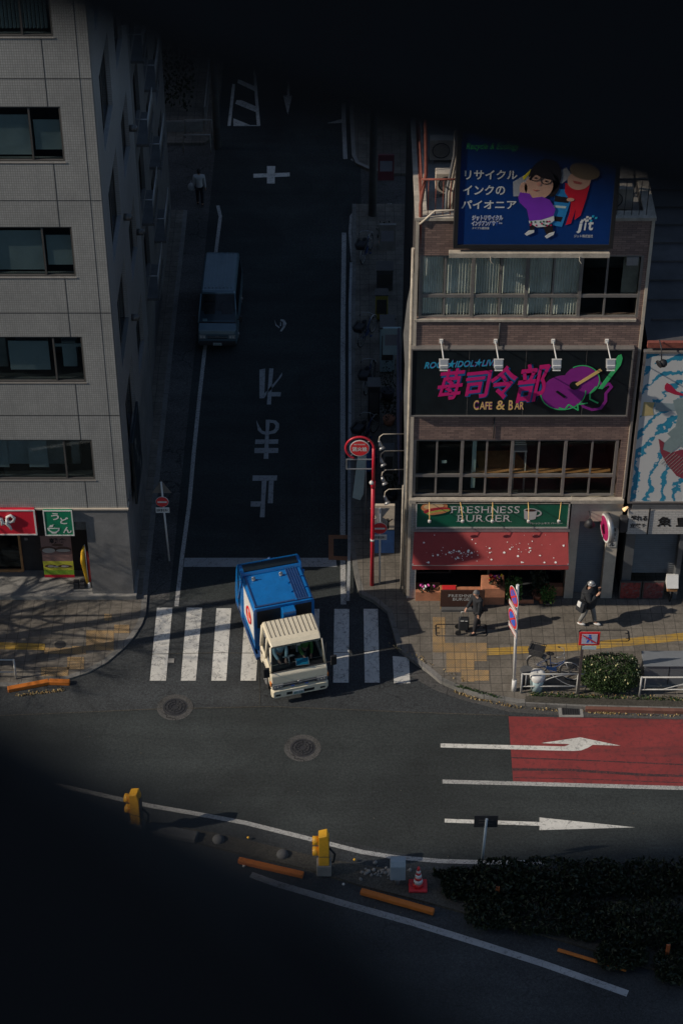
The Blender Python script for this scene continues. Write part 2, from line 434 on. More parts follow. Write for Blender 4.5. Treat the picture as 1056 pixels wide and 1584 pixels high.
    def build(s, name, mats, parent=None, bevel=0, fix=True, seg=2):
        off = ROOT.get(parent.name, Vector()) if parent else Vector()
        me = bpy.data.meshes.new(name)
        me.from_pydata([v - off for v in s.v], [], s.f)
        if not isinstance(mats, (list, tuple)): mats = [mats]
        for m in mats: me.materials.append(m if not isinstance(m, str) else M[m])
        for p, i, sm in zip(me.polygons, s.mi, s.sm): p.material_index = min(i, len(mats) - 1); p.use_smooth = sm
        if fix:
            bm = bmesh.new(); bm.from_mesh(me); bmesh.ops.remove_doubles(bm, verts=bm.verts, dist=1e-6)
            bmesh.ops.recalc_face_normals(bm, faces=bm.faces)
            if bevel:
                ed = [e for e in bm.edges if len(e.link_faces) == 2 and e.calc_face_angle(0) > .6]
                bmesh.ops.bevel(bm, geom=ed, offset=bevel, segments=seg, profile=.5, affect='EDGES', clamp_overlap=True)
            bm.to_mesh(me); bm.free()
        me.update()
        o = bpy.data.objects.new(name, me); COL.objects.link(o)
        if parent: o.parent = parent; ROOT[o.name] = off
        return o
def tag(o, label=None, cat=None, group=None, kind=None):
    if label: o['label'] = label
    if cat: o['category'] = cat
    if group: o['group'] = group
    if kind: o['kind'] = kind
    return o
def thing(name, label, cat, loc=(0, 0, 0), group=None, world_coords=True, rotz=0):
    o = bpy.data.objects.new(name, None); COL.objects.link(o); o.location = loc
    o.rotation_euler.z = rotz; o.empty_display_size = .2
    tag(o, label, cat, group)
    ROOT[o.name] = Vector(loc) if world_coords else Vector()
    return o
def struct(o): o['kind'] = 'structure'; return o
def copy_tree(o, parent=None):
    c = o.copy(); COL.objects.link(c); c.parent = parent
    ROOT[c.name] = ROOT.get(o.name, Vector())
    for ch in list(o.children): copy_tree(ch, c)
    return c
def textmesh(body, bold=0.0, shear=0.0, spacing=1.0):
    cu = bpy.data.curves.new('t', 'FONT'); cu.body = body; cu.offset = bold; cu.shear = shear
    cu.resolution_u = 3; cu.space_character = spacing; cu.space_line = .95
    cu.align_x = 'CENTER'
    o = bpy.data.objects.new('t', cu); COL.objects.link(o)
    dg = bpy.context.evaluated_depsgraph_get(); dg.update()
    me = bpy.data.meshes.new_from_object(o.evaluated_get(dg))
    vs = [v.co.copy() for v in me.vertices]; fs = [list(p.vertices) for p in me.polygons]
    bpy.data.objects.remove(o); bpy.data.curves.remove(cu); bpy.data.meshes.remove(me)
    return vs, fs
def text(mb, body, cx, cy, w, h, to3d, bold=0.0, shear=0.0, spacing=1.0, warp=None):
    """letters fitted into a w x h box centred at (cx, cy) of a plane given by to3d(a, b)"""
    vs, fs = textmesh(body, bold, shear, spacing)
    x0 = min(v.x for v in vs); x1 = max(v.x for v in vs); y0 = min(v.y for v in vs); y1 = max(v.y for v in vs)
    kx = w / (x1 - x0); ky = (h / (y1 - y0)) if h else kx
    out = []
    for v in vs:
        a = (v.x - (x0 + x1) / 2) * kx; b = (v.y - (y0 + y1) / 2) * ky
        if warp: a, b = warp(a, b)
        out.append(to3d(cx + a, cy + b))
    mb._add(out, fs)
    return mb
def XZ(Y): return lambda a, b: (a, Y, b)

# ============================================================ THE SETTING: ground, road, markings
YL, YR = 49.46, 49.32
XL, XR0, XR1 = -6.42, 2.02, 8.42
KH = .12
KL = .035
def gp(*p, z=0.0): return [G(a, b, z) for a, b in p]
struct(MB().flat([(-400, -300), (400, -300), (400, 700), (-400, 700)], -.012).build('ground', 'asphalt_old'))
# carriageways
struct(MB().flat([(-80, 20), (80, 20), (80, 49.4), (-80, 49.4)], -.008).build('main_road', 'asphalt'))
struct(MB().flat([(-5.9, 49.4), (.75, 49.4), (.8, 95), (-5.0, 95), (-5.35, 49.4)], -.004).build('side_road', 'asphalt_new'))
struct(MB().flat(gp((-200, 1112), (0, 1106), (240, 1098), (420, 1094), (640, 1103), (785, 1108), (795, 1212), (1300, 1226), (1300, 1330), (700, 1335), (200, 1235), (-200, 1150)), -.003).build('road_patch', 'asphalt_new'))
# pavements as real slabs with kerb stones round them
left_edge = [(-12, 45.52), (-10.7, 45.55)] + gp((30, 1062), (70, 1058), (100, 1052), (135, 1041), (165, 1025), (190, 1004), (208, 984), (220, 965), (226, 948), (227, 934), z=KL) + [(-6.05, 50.2), (-6.02, 72)]
def offset_curve(c, d):
    out = []
    for i, p in enumerate(c):
        a = Vector(c[max(i - 1, 0)]); b = Vector(c[min(i + 1, len(c) - 1)])
        t = (b - a).normalized(); out.append((p[0] - t.y * d, p[1] + t.x * d))
    return out
def pavement(edge, closing, nm, side, KH=KH):
    inner = offset_curve(edge, side * .16)
    struct(MB().prism(inner + closing, -.01, KH).build(nm, 'paving', fix=True))
    k = MB()
    for i in range(len(edge) - 1):
        a, b, c, d = edge[i], edge[i + 1], inner[i + 1], inner[i]
        k.prism([a, b, c, d], -.01, KH + .004)
    struct(k.build('kerb', 'kerb', fix=False))
pavement(left_edge, [(-12, 72)], 'pavement', 1, KL)
right_edge = [(.42, 72.3), (.30, 60), (.22, 52.2)] + gp((548, 890), (556, 918), (577, 928), (598, 945), (607, 975), (615, 1003), (640, 1022), (660, 1036), (680, 1053), (712, 1067), (750, 1078), (800, 1087), (900, 1093), (1056, 1098), (1400, 1106), z=KH)
pavement(right_edge, [(17, 49.6), (17, 72.3)], 'pavement', 1)
# beyond the cross street
struct(MB().prism([(-12, 77), (-5.6, 77), (-5.2, 77.6), (-5.0, 95), (-12, 95)], -.01, KH).build('pavement', 'paving'))
re2 = gp((600, 268), (572, 262), (550, 252), (544, 240), (541, 180), (540, 60), z=KH)
struct(MB().prism(re2 + [(9, 95), (9, re2[0][1])], -.01, KH).build('pavement', 'paving'))
k = MB()
i2 = offset_curve(re2, -.16)
for i in range(len(re2) - 1): k.prism([re2[i], re2[i + 1], i2[i + 1], i2[i]], 0, KH + .004)
struct(k.build('kerb', 'concrete', fix=False))

def marks(name, polys, m='line', z=.004):
    b = MB()
    for p in polys: b.flat(p, z)
    return struct(b.build(name, m, fix=False))
Z = .004
cw = [((243, 940), (267, 940), (257, 1053), (232, 1053)), ((289, 940), (313, 940), (303, 1053), (280, 1053)),
      ((335, 941), (358, 941), (350, 1053), (327, 1053)), ((379, 941), (403, 941), (396, 1053), (372, 1053)),
      ((425, 941), (449, 941), (443, 1054), (419, 1054)), ((470, 942), (494, 942), (492, 1055), (468, 1055)),
      ((517, 942), (540, 942), (539, 1056), (515, 1056)), ((562, 942), (584, 942), (587, 1056), (564, 1056)),
      ((607, 1015), (632, 1017), (634, 1057), (609, 1057))]
marks('crosswalk', [gp(*p) for p in cw])
marks('stop_line', [gp((286, 863), (519, 863), (521, 877), (284, 877))], 'line_dull')
def ribbon(px, w, z=0.0):
    c = [Vector(G(a, b, z)) for a, b in px]
    out_a, out_b = [], []
    for i, p in enumerate(c):
        t = (c[min(i + 1, len(c) - 1)] - c[max(i - 1, 0)]).normalized()
        out_a.append((p.x - t.y * w / 2, p.y + t.x * w / 2)); out_b.append((p.x + t.y * w / 2, p.y - t.x * w / 2))
    return [[out_a[i], out_a[i + 1], out_b[i + 1], out_b[i]] for i in range(len(c) - 1)]
marks('edge_line', ribbon([(273, 938), (282, 860), (293, 780), (300, 700), (308, 620), (317, 540), (324, 470), (336, 375), (341, 335), (337, 318)], .13), 'line_worn')
marks('edge_line', ribbon([(531, 935), (530, 850), (530, 750), (530, 640), (530, 540), (531, 440), (532, 360)], .17), 'line_worn')
marks('kerb_line', ribbon([(538, 930), (540, 850), (540, 740), (541, 600), (541, 470), (543, 406)], .10, KH), 'line_dull', KH + .012)
marks('edge_line', ribbon([(545, 404), (541, 360), (543, 334), (552, 322), (575, 318), (606, 316)], .11), 'line_worn')
marks('edge_line', ribbon([(534, 246), (532, 200), (531, 160)], .17), 'line_worn')
marks('edge_line', ribbon([(543, 246), (552, 251), (575, 257), (600, 258)], .11), 'line_worn')
marks('edge_line', ribbon([(-40, 1190), (60, 1208), (150, 1228), (230, 1246), (300, 1258), (380, 1273), (440, 1288), (500, 1303), (560, 1318), (610, 1326), (680, 1332), (750, 1334), (840, 1334)], .15), 'line_worn')
marks('edge_line', ribbon([(388, 1353), (430, 1368), (540, 1400), (640, 1428), (740, 1459), (840, 1491), (970, 1537)], .21), 'line_dull')
marks('lane_line', [gp((684, 1206), (800, 1209), (1300, 1223), (1300, 1229), (800, 1215), (684, 1212))], 'line_worn')
marks('bus_lane', [gp((786, 1108), (1056, 1113), (1400, 1120), (1400, 1227), (1056, 1219), (793, 1209))], 'red_lane', .001)
marks('tyre_track', ribbon([(790, 1172), (900, 1176), (1056, 1183), (1300, 1190)], .05) + ribbon([(792, 1190), (880, 1191), (1000, 1199), (1300, 1206)], .10) + ribbon([(795, 1203), (900, 1205), (1056, 1211)], .03), 'track', .0025)
q = lambda pts: gp(*[(640 + a / 2.54, 1080 + b / 2.54) for a, b in pts])
marks('turn_arrow', [q([(104, 178), (590, 190), (620, 208), (104, 194)]), q([(590, 190), (612, 181), (700, 184), (683, 195), (655, 206), (620, 208)]),
                     q([(498, 177), (652, 154), (810, 187), (612, 181)])], 'line', .006)
marks('straight_arrow', [q([(120, 474), (492, 487), (492, 502), (120, 489)]), q([(492, 469), (868, 508), (492, 519)])], 'line', .006)
z5 = lambda pts: gp(*[(250 + a / 6.21, 80 + b / 6.21) for a, b in pts])
marks('hatched_island', [z5([(680, 310), (708, 310), (664, 712), (634, 712)]), z5([(878, 150), (902, 150), (948, 712), (915, 712)]),
                         z5([(735, 260), (890, 330), (893, 378), (730, 300)]), z5([(720, 465), (765, 465), (905, 525), (910, 582), (708, 500)]),
                         z5([(690, 640), (850, 705), (690, 706)]), z5([(690, 706), (940, 706), (940, 714), (690, 714)])], 'line')
marks('cross_mark', [gp((392, 269), (448, 267), (448, 273), (392, 275)), gp((413, 257), (426, 257), (425, 268), (413, 268)), gp((413, 274), (425, 274), (425, 284), (413, 284))], 'line')
marks('road_arrow', [gp((438, 148), (452, 148), (445, 177)), gp((444, 120), (449, 120), (448, 148), (444, 148))], 'line')
marks('road_arrow', [gp((505, 191), (528, 184), (531, 190))], 'line_worn')
# stop writing, seen upside down from here: the strokes are drawn for a driver coming towards the crossing
def strokes(px0, py0, k, ps): return [gp(*[(px0 + a / k, py0 + b / k) for a, b in p]) for p in ps]
marks('stop_lettering',
      strokes(380, 730, 12.19, [[(135, 68), (595, 68), (585, 165), (130, 170)], [(305, 165), (395, 165), (368, 555), (290, 555)], [(290, 555), (368, 555), (358, 855), (268, 855)],
                                [(440, 167), (530, 167), (512, 592), (418, 592)], [(98, 558), (291, 558), (272, 656), (95, 656)]]) +
      strokes(380, 480, 6.09, [[(190, 1032), (230, 1032), (218, 1150), (188, 1150)], [(230, 1032), (285, 1040), (315, 1070), (278, 1080), (262, 1062), (230, 1060)],
                               [(315, 1070), (312, 1120), (278, 1110), (280, 1080)], [(312, 1120), (280, 1158), (218, 1170), (222, 1142), (262, 1130), (280, 1108)],
                               [(100, 1035), (125, 1085), (155, 1135), (190, 1146), (188, 1172), (150, 1165), (115, 1130)], [(186, 1150), (218, 1150), (214, 1400), (170, 1400)],
                               [(92, 1218), (186, 1218), (186, 1260), (88, 1260)], [(218, 1218), (308, 1216), (304, 1258), (218, 1260)],
                               [(84, 1298), (180, 1298), (178, 1346), (82, 1346)], [(216, 1298), (308, 1298), (305, 1344), (215, 1346)]]) +
      strokes(380, 480, 6.09, [[(130, 560), (185, 550), (178, 740), (172, 830), (130, 830)], [(222, 548), (262, 548), (248, 700), (238, 888), (200, 888)], [(172, 790), (200, 760), (196, 800), (172, 830)],
                               [(345, 585), (340, 620), (248, 740), (210, 775), (222, 735), (300, 650)], [(245, 772), (332, 772), (328, 812), (243, 812)]]), 'line_dull', .005)
marks('faded_marking', strokes(380, 480, 6.09, [[(272, 85), (285, 130), (320, 160), (315, 170), (282, 145)], [(330, 85), (365, 90), (385, 125), (370, 160), (340, 200), (322, 200), (350, 150), (350, 110), (330, 98)], [(330, 85), (335, 150), (322, 150)]]), 'line_worn', .005)
marks('road_seam', ribbon([(235, 1012), (330, 1010), (450, 1011), (560, 1009), (700, 990)], .022) + ribbon([(-20, 1108), (240, 1097), (420, 1093), (640, 1102), (786, 1107)], .03) + ribbon([(380, 935), (400, 1000), (402, 1090)], .015), 'soil', .0075)
# kerbside gutter (lighter concrete strip) and the rusty square plate frame in the side road
marks('gutter', ribbon([(640, 1040), (680, 1062), (720, 1076), (790, 1094), (900, 1101), (1056, 1105), (1300, 1111)], .42), 'asphalt_old', .002)
# tactile paving
TZ = KH + .006
def trect(a, b, c, d, k, ox, oy): return gp((ox + a / k, oy + b / k), (ox + c / k, oy + b / k), (ox + c / k, oy + d / k), (ox + a / k, oy + d / k), z=KH)
marks('tactile_paving', [trect(*r, 5.03, 640, 890) for r in [(145, 325, 240, 525), (145, 527, 565, 600), (250, 603, 360, 755), (363, 603, 467, 735), (470, 603, 565, 668), (367, 740, 468, 828), (471, 738, 582, 820)]], 'tactile', TZ)
marks('tactile_paving', [gp((753, 1003), (900, 994), (1056, 979), (1300, 962), (1300, 974), (1056, 991), (900, 1006), (753, 1014), z=KH)], 'tactile_y', TZ)
marks('tactile_paving', [trect(*r, 4.8, 0, 930) for r in [(775, 80, 830, 130), (848, 160, 960, 222), (640, 200, 845, 350), (535, 320, 638, 380), (500, 400, 625, 490), (305, 475, 510, 540), (330, 330, 532, 378)]], 'tactile', KL + .006)
marks('tactile_paving', [gp((-100, 990), (70, 996), (70, 1006), (-100, 1002), z=KL)], 'tactile_y', KL + .006)
# median: soil strip with kerbs
med = gp((110, 1262), (230, 1272), (330, 1290), (400, 1306), (500, 1330), (560, 1340), (620, 1350), (700, 1347), (820, 1346), (1056, 1344), (1400, 1345), (1400, 1640), (1056, 1516), (880, 1460), (670, 1400), (560, 1372), (470, 1345), (365, 1320), (240, 1290))
struct(MB().prism(med, -.01, .07).build('median_strip', 'soil'))

# ============================================================ TALL GREY BUILDING (left)
def window(parent, x0, x1, z0, z1, Y, mull, rail=None, fm='alu_dark', gm='glass', fw=.055, depth=.14, name='window'):
    """a window set in an opening of a wall facing -Y: frame with mullions, panes behind, standing on a sill"""
    f = MB()
    ys, ye = Y + .03, Y + depth
    f.box(x0, x1, ys, ye, z1 - fw, z1); f.box(x0, x1, ys, ye, z0, z0 + fw)
    f.box(x0, x0 + fw, ys, ye, z0 + fw, z1 - fw); f.box(x1 - fw, x1, ys, ye, z0 + fw, z1 - fw)
    for mx in mull: f.box(mx - fw / 2, mx + fw / 2, ys + .01, ye - .01, z0 + fw, z1 - fw)
    if rail: f.box(x0 + fw, x1 - fw, ys + .004, ye - .02, rail - fw * .6, rail + fw * .6)
    w = f.build(name, fm, parent)
    MB().box(x0 + fw, x1 - fw, Y + depth * .55, Y + depth * .55 + .008, z0 + fw, z1 - fw).build('pane', gm, w)
    return w
LB = thing('office_building', 'tall grey tiled building with strip windows standing left of the side street', 'building', (-12, YL, 0))
LTOP = 34
xw0 = -18.0
rows = [(4.73, 6.26), (8.33, 9.94), (11.94, 13.57), (15.58, 17.24), (19.22, 20.9), (22.9, 24.6), (26.5, 28.2)]
w = MB()
prev = 3.64
for a, b in rows + [(LTOP, LTOP)]:
    w.box(xw0, XL, YL, YL + .3, prev, a)
    if b > a: w.box(-7.3, XL, YL, YL + .3, a, b)
    prev = b
w.build('front_wall', 'tile_front', LB)
j = MB()
for z in (7.15, 10.75, 14.4, 18.05, 21.7): j.box(xw0, XL - .002, YL - .004, YL + .01, z - .012, z + .012)
for x in (-6.72, -7.62, -11.3): 
    prev = 3.64
    for a, b in rows + [(LTOP, LTOP)]:
        if x > -7.3: continue
        j.box(x - .01, x + .01, YL - .0035, YL + .01, prev, a); prev = b
j.box(-6.73, -6.715, YL - .0035, YL + .01, 3.64, 30)
j.build('wall_joint', 'dark', LB)
b = MB().box(xw0, XL, YL + .31, YL + .5, 3.3, 3.6); b.build('ceiling_slab', 'dark', LB)
mull_px = {0: [(100, 700)], 1: [(85, 555)], 2: [(68, 390)], 3: [(48, 210)], 4: [(32, 30)]}
for i, (a, b_) in enumerate(rows):
    mx = F(*mull_px[i][0], YL)[0] if i in mull_px else -8.6
    wi = window(LB, xw0, -7.3, a, b_, YL, [mx, mx - 2.1, mx - 4.4], fw=.05, depth=.16)
    s = MB().box(xw0, -7.27, YL - .018, YL + .03, a - .03, a - .002); s.build('window_sill', 'alu', LB)
    # blinds behind the panes: half drawn, each floor otherwise
    bl = MB()
    drop = [.05, .22, .78, .72, 0, .5, .3][i]
    if i == 4:
        for k in range(40): bl.obox((-7.5 - k * .1, YL + .32, (a + b_) / 2), (.085, .01, b_ - a - .2), (0, 0, .8))
    elif i == 0:
        bl.box(-9.3, -8.72, YL + .5, YL + .52, a + .1, b_ - .3); bl.box(-11, -9.9, YL + .5, YL + .52, a + .1, b_ - .3)
    elif i == 1:
        bl.box(-9.5, -8.35, YL + .5, YL + .52, a + .1, b_ - .5); bl.box(-8.2, -7.4, YL + .45, YL + .47, a + .95, a + 1.05)
    else:
        bl.box(xw0, mx - .04, YL + .3, YL + .31, a + .06, a + .06 + (b_ - a) * drop); bl.box(mx + .04, -7.36, YL + .36, YL + .37, a + .18, a + (b_ - a) * (drop * .9))
    bl.build('blind', 'blind_grey', wi)
rm = MB()
for i, (a, b_) in enumerate(rows):
    rm.box(xw0, -6.75, YL + 1.6, YL + 1.65, a - .2, b_ + .2); rm.box(xw0, -6.75, YL + .32, YL + 1.6, a - .3, a - .12); rm.box(xw0, -6.75, YL + .32, YL + 1.6, b_ + .05, b_ + .2)
rm.build('room_interior', 'void', LB)
for k, (a, z_, w_, h_) in enumerate(((-8.4, 4.8, .7, .9), (-9.6, 4.8, .9, 1.1), (-10.6, 4.8, .5, 1.3), (-8.9, 8.4, .9, .8), (-9.9, 8.4, .6, 1.2), (-7.8, 8.4, .4, .9), (-8.0, 4.8, .4, 1.2))):
    MB().box(a - w_ / 2, a + w_ / 2, YL + .7, YL + 1.1, z_, z_ + h_).build('office_cabinet', 'blind_grey' if k % 2 else 'concrete', LB)
# side wall towards the side street with its slanting row of openings
def side_windows(lst, X, Y0, Y1, Z0, Z1, sgn=1):
    """wall in the plane x=X between Y0..Y1 with rectangular holes (y0,y1,z0,z1)"""
    w = MB(); ys = sorted({Y0, Y1} | {v for h in lst for v in h[:2]}); zs = sorted({Z0, Z1} | {v for h in lst for v in h[2:]})
    for i in range(len(ys) - 1):
        run = None
        for k in range(len(zs) - 1):
            cy, cz = (ys[i] + ys[i + 1]) / 2, (zs[k] + zs[k + 1]) / 2
            hole = any(h[0] < cy < h[1] and h[2] < cz < h[3] for h in lst)
            if not hole and run is None: run = zs[k]
            if hole and run is not None: w.box(X - .25 * sgn, X, ys[i], ys[i + 1], run, zs[k]); run = None
        if run is not None: w.box(X - .25 * sgn, X, ys[i], ys[i + 1], run, Z1)
    return w
holes = []
for k in range(5):
    z0 = 4.5 + 3.62 * k
    holes += [(51.0, 53.6, z0 - .4, z0 + 1.9), (55.2, 57.2, z0 - .2, z0 + 1.7)]
LBY = 58.5
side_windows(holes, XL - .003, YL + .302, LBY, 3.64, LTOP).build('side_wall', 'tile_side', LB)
for h in holes:
    f = MB(); X = XL - .12
    f.box(X - .04, X, h[0], h[1], h[3] - .05, h[3]); f.box(X - .04, X, h[0], h[1], h[2], h[2] + .05)
    for yy in (h[0] + .025, (h[0] + h[1]) / 2, h[1] - .025): f.box(X - .04, X, yy - .025, yy + .025, h[2] + .05, h[3] - .05)
    wi = f.build('side_window', 'alu_dark', LB)
    MB().box(X - .03, X - .02, h[0], h[1], h[2], h[3]).build('pane', 'glass_dark', wi)
b = MB(); b.box(XL - 1.4, XL - 1.35, YL + 2, LBY, 4, LTOP - 1); b.build('room_backing', 'void', LB)
b = MB(); b.box(xw0, XL - .004, YL + .302, LBY, LTOP, LTOP + .3); b.box(xw0, XL - .25, LBY, LBY + .25, 0, LTOP); b.build('roof', 'concrete_dark', LB)
for k, (y, z) in enumerate([(57.3, 12.1), (57.2, 15.7), (57.3, 8.4), (54.2, 10.9), (54.2, 7.3)]):
    v = MB().cyl((XL, y, z), (XL + .16, y, z), .11, n=12); v.sph((XL + .16, y, z), .11, n=10, m=6); v.build('vent_cap', 'alu_dark', LB)
# ground floor: granite pier at the corner, recessed shopfront
g = MB()
g.box(-7.72, XL - .02, YL + .01, YL + 1.3, 0, 3.10)
g.box(-8.78, XL - .02, YL + .012, YL + .9, 3.10, 3.60)
g.box(-8.62, -7.722, YL + .35, YL + 1.2, 2.5, 3.10)
g.build('granite_pier', 'granite', LB)
MB().box(xw0, XL + .03, YL - .045, YL + .31, 3.605, 3.66).build('ledge', 'beige', LB)
MB().box(XL - .3, XL - .024, YL + 1.302, LBY, 0, 3.63).build('ground_floor_side', 'granite', LB)
g = MB(); g.box(xw0, -7.73, YL + 1.1, YL + 1.4, KH, 3.05); g.box(xw0, -8.8, YL + .3, YL + 1.2, 2.75, 3.3); g.build('shop_front_wall', 'dark', LB)
MB().box(xw0, XL + .06, YL - .12, YL + 1.15, 0, KH + .06).build('entrance_step', 'concrete', LB)
# wooden framed door, notices
d = MB(); x1 = F(39, 890, YL + 1.05)[0]
d.box(x1 - .07, x1, YL + 1.0, YL + 1.09, .2, 2.4); d.box(x1 - 2.2, x1 - .07, YL + 1.0, YL + 1.09, .19, .29); d.box(x1 - 2.2, x1 - .07, YL + 1.0, YL + 1.09, 2.33, 2.4)
dr = d.build('door', 'wood', LB)
MB().box(x1 - 2.2, x1 - .07, YL + 1.04, YL + 1.05, .3, 2.33).build('pane', 'glass_dark', dr)
n_ = MB(); n_.box(*sorted((F(34, 840, YL + 1.08)[0], F(50, 840, YL + 1.08)[0])), YL + 1.07, YL + 1.09, 1.9, 2.35); n_.box(x1 + .12, x1 + .22, YL + 1.07, YL + 1.09, 1.45, 1.55)
n_.build('notice', 'concrete', LB)

def fpx(px, py, Y): return F(px, py, Y)
# red fascia sign with white lettering
Ys = YL - .12
sx1, sz1 = F(53, 789, Ys); _, sz0 = F(53, 827, Ys)
RS = thing('shop_sign', 'red fascia sign with big white brush lettering above the glass shop door', 'sign', (sx1 - 2, Ys, sz0))
MB().box(-16, sx1, Ys, YL + .3, sz0, sz1).build('panel', 'signred', RS, bevel=.01)
f = MB()
f.box(-16, sx1 + .02, Ys - .02, Ys - .001, sz1 - .03, sz1 + .01); f.box(-16, sx1 + .02, Ys - .02, Ys - .001, sz0 - .01, sz0 + .03); f.box(sx1 - .03, sx1 + .02, Ys - .02, Ys - .001, sz0 + .03, sz1 - .03)
f.build('trim', 'white', RS)
# the two visible letters: end of a katakana word, built as fat round strokes
lt = MB()
lx = F(0, 808, Ys)[0]; zc = (sz0 + sz1) / 2 + .05
def st(pts, r): lt.tube([(lx + a, Ys - .05, zc + b_) for a, b_ in pts], r, 8)
st([(.42, .02), (.47, .17), (.36, .27), (.25, .20), (.24, .06), (.33, .0), (.42, .05)], .045)
st([(.24, .10), (.22, -.05), (.30, -.18), (.34, -.30)], [.05, .055, .045, .03])
st([(-.02, .16), (.07, .12), (.09, .0), (.06, -.12)], [.05, .055, .05, .03]); st([(-.25, .1), (-.1, .18), (.0, .22)], .045); st([(.13, .0), (.14, -.08)], .04)
lt.build('lettering', 'white', RS)
# green udon sign
gx0, gz1 = F(67, 790, Ys); gx1, gz0 = F(115, 828, Ys)
GS = thing('shop_sign', 'square green sign with white udon lettering and bowl', 'sign', ((gx0 + gx1) / 2, Ys, gz0))
MB().box(gx0, gx1, Ys, YL + .3, gz0, gz1).build('panel', 'signgreen', GS, bevel=.008)
f = MB()
f.box(gx0 - .015, gx1 + .015, Ys - .015, Ys - .001, gz1 - .02, gz1 + .015); f.box(gx0 - .015, gx1 + .015, Ys - .015, Ys - .001, gz0 - .015, gz0 + .02)
f.box(gx0 - .015, gx0 + .02, Ys - .015, Ys - .001, gz0 + .02, gz1 - .02); f.box(gx1 - .02, gx1 + .015, Ys - .015, Ys - .001, gz0 + .02, gz1 - .02); f.build('trim', 'white', GS)
t = MB(); T = XZ(Ys - .006); W_ = gx1 - gx0; Hh = gz1 - gz0
text(t, 'う', gx0 + W_ * .40, gz0 + Hh * .77, .24, .28, T, .03)
text(t, 'ど', gx0 + W_ * .71, gz0 + Hh * .60, .26, .27, T, .03)
text(t, 'ん', gx0 + W_ * .78, gz0 + Hh * .22, .27, .25, T, .03)
bx, bz = gx0 + W_ * .30, gz0 + Hh * .22
t.prism([(bx - .19, bz + .08), (bx + .19, bz + .08), (bx + .17, bz - .02), (bx + .08, bz - .10), (bx + .07, bz - .14), (bx - .07, bz - .14), (bx - .08, bz - .10), (bx - .17, bz - .02)], Ys - .008, Ys - .004, 'XZ')
t.prism([(bx - .15, bz + .10), (bx - .02, bz + .12), (bx + .02, bz + .22), (bx - .10, bz + .18)], Ys - .008, Ys - .004, 'XZ')
t.build('lettering', 'white', GS)
MB().prism([(bx - .13, bz + .05), (bx + .13, bz + .05), (bx + .11, bz - .01), (bx + .04, bz - .06), (bx - .04, bz - .06), (bx - .11, bz - .01)], Ys - .012, Ys - .009, 'XZ').build('bowl_mark', 'signgreen', GS)
# menu banner hanging under it
Yp = YL + .30
mx0, mz1 = F(62, 829, Yp); mx1, mz0 = F(116, 893, Yp)
PO = thing('menu_banner', 'breakfast menu banner with food pictures over yellow green and red bands', 'banner', ((mx0 + mx1) / 2, Yp, mz0))
h = mz1 - mz0
for nm, a, b_, m_ in (('picture_field', .40, 1.0, plain('menu_dusky', (.26, .15, .13))), ('price_band', .18, .40, plain('menu_yellow', (.50, .48, .05))), ('lower_band', .07, .18, plain('menu_green', (.22, .38, .03))), ('red_band', 0, .07, 'signred')):
    MB().box(mx0, mx1, Yp - .01, Yp + .02, mz0 + h * a, mz0 + h * b_ - .001).build(nm, m_, PO)
t = MB(); T = XZ(Yp - .016)
text(t, '朝食', (mx0 + mx1) / 2 + .08, mz0 + h * .89, .54, .22, T, .03); t.build('lettering', 'black', PO)
t = MB()
for (cx, cz, rx, rz) in ((.24, .66, .20, .10), (.72, .66, .22, .06), (.25, .28, .10, .04), (.42, .27, .08, .035), (.72, .28, .12, .035)):
    n = 18; t.prism([(mx0 + (mx1 - mx0) * cx + rx * math.cos(2 * math.pi * k / n), mz0 + h * cz + rz * math.sin(2 * math.pi * k / n)) for k in range(n)], Yp - .022, Yp - .018, 'XZ')
t.build('food_plate', plain('menu_plate', (.42, .38, .34)), PO)
t = MB()
for (cx, cz, rx, rz) in ((.22, .68, .26, .13), (.72, .68, .25, .12), (.55, .79, .18, .05), (.25, .28, .19, .06), (.72, .28, .22, .06)):
    n = 18; t.prism([(mx0 + (mx1 - mx0) * cx + rx * math.cos(2 * math.pi * k / n), mz0 + h * cz + rz * math.sin(2 * math.pi * k / n)) for k in range(n)], Yp - .017, Yp - .012, 'XZ')
t.build("tray_picture", plain("menu_tray", (.10, .05, .035)), PO)
# folded yellow and red banners on a weighted foot
bx, by = G(136, 911, KH + .06)
BN = thing('folded_banner', 'yellow and red banners rolled round a pole beside the granite pier', 'banner', (bx, by, KH + .06))
t = MB(); t.tube([(bx + .02, by, .42), (bx - .03, by, .9), (bx - .07, by, 1.35), (bx - .03, by - .02, 1.75), (bx + .02, by, 1.95)], [.04, .06, .07, .06, .03], 10); t.build('yellow_cloth', plain('banner_yellow', (.72, .42, .02), .8), BN)
t = MB(); t.tube([(bx + .09, by + .03, .45), (bx + .13, by + .03, .9), (bx + .12, by + .03, 1.3), (bx + .08, by + .03, 1.7)], [.03, .06, .055, .03], 10); t.build('red_cloth', plain('banner_red', (.45, .05, .05), .8), BN)
t = MB(); t.cyl((bx + .04, by, .2), (bx + .04, by, 2.0), .015); t.cyl((bx + .06, by, .2), (bx + .06, by, .47), .06, .045); t.build('pole', 'white', BN)
MB().box(bx - .42, bx + .38, by - .14, by + .16, KH + .06, KH + .13).build('base', 'concrete', BN, bevel=.01)
WB = thing('weight_blocks', 'stack of dark grey weights on the foot of the rolled banners', 'weights', (bx - .25, by, .26))
for k in range(4):
    t = MB(); t.box(bx - .42 + (k % 2) * .19, bx - .25 + (k % 2) * .19, by - .10, by + .1, .255 + (k // 2) * .13, .375 + (k // 2) * .13); t.build('block', 'dark', WB, bevel=.02)
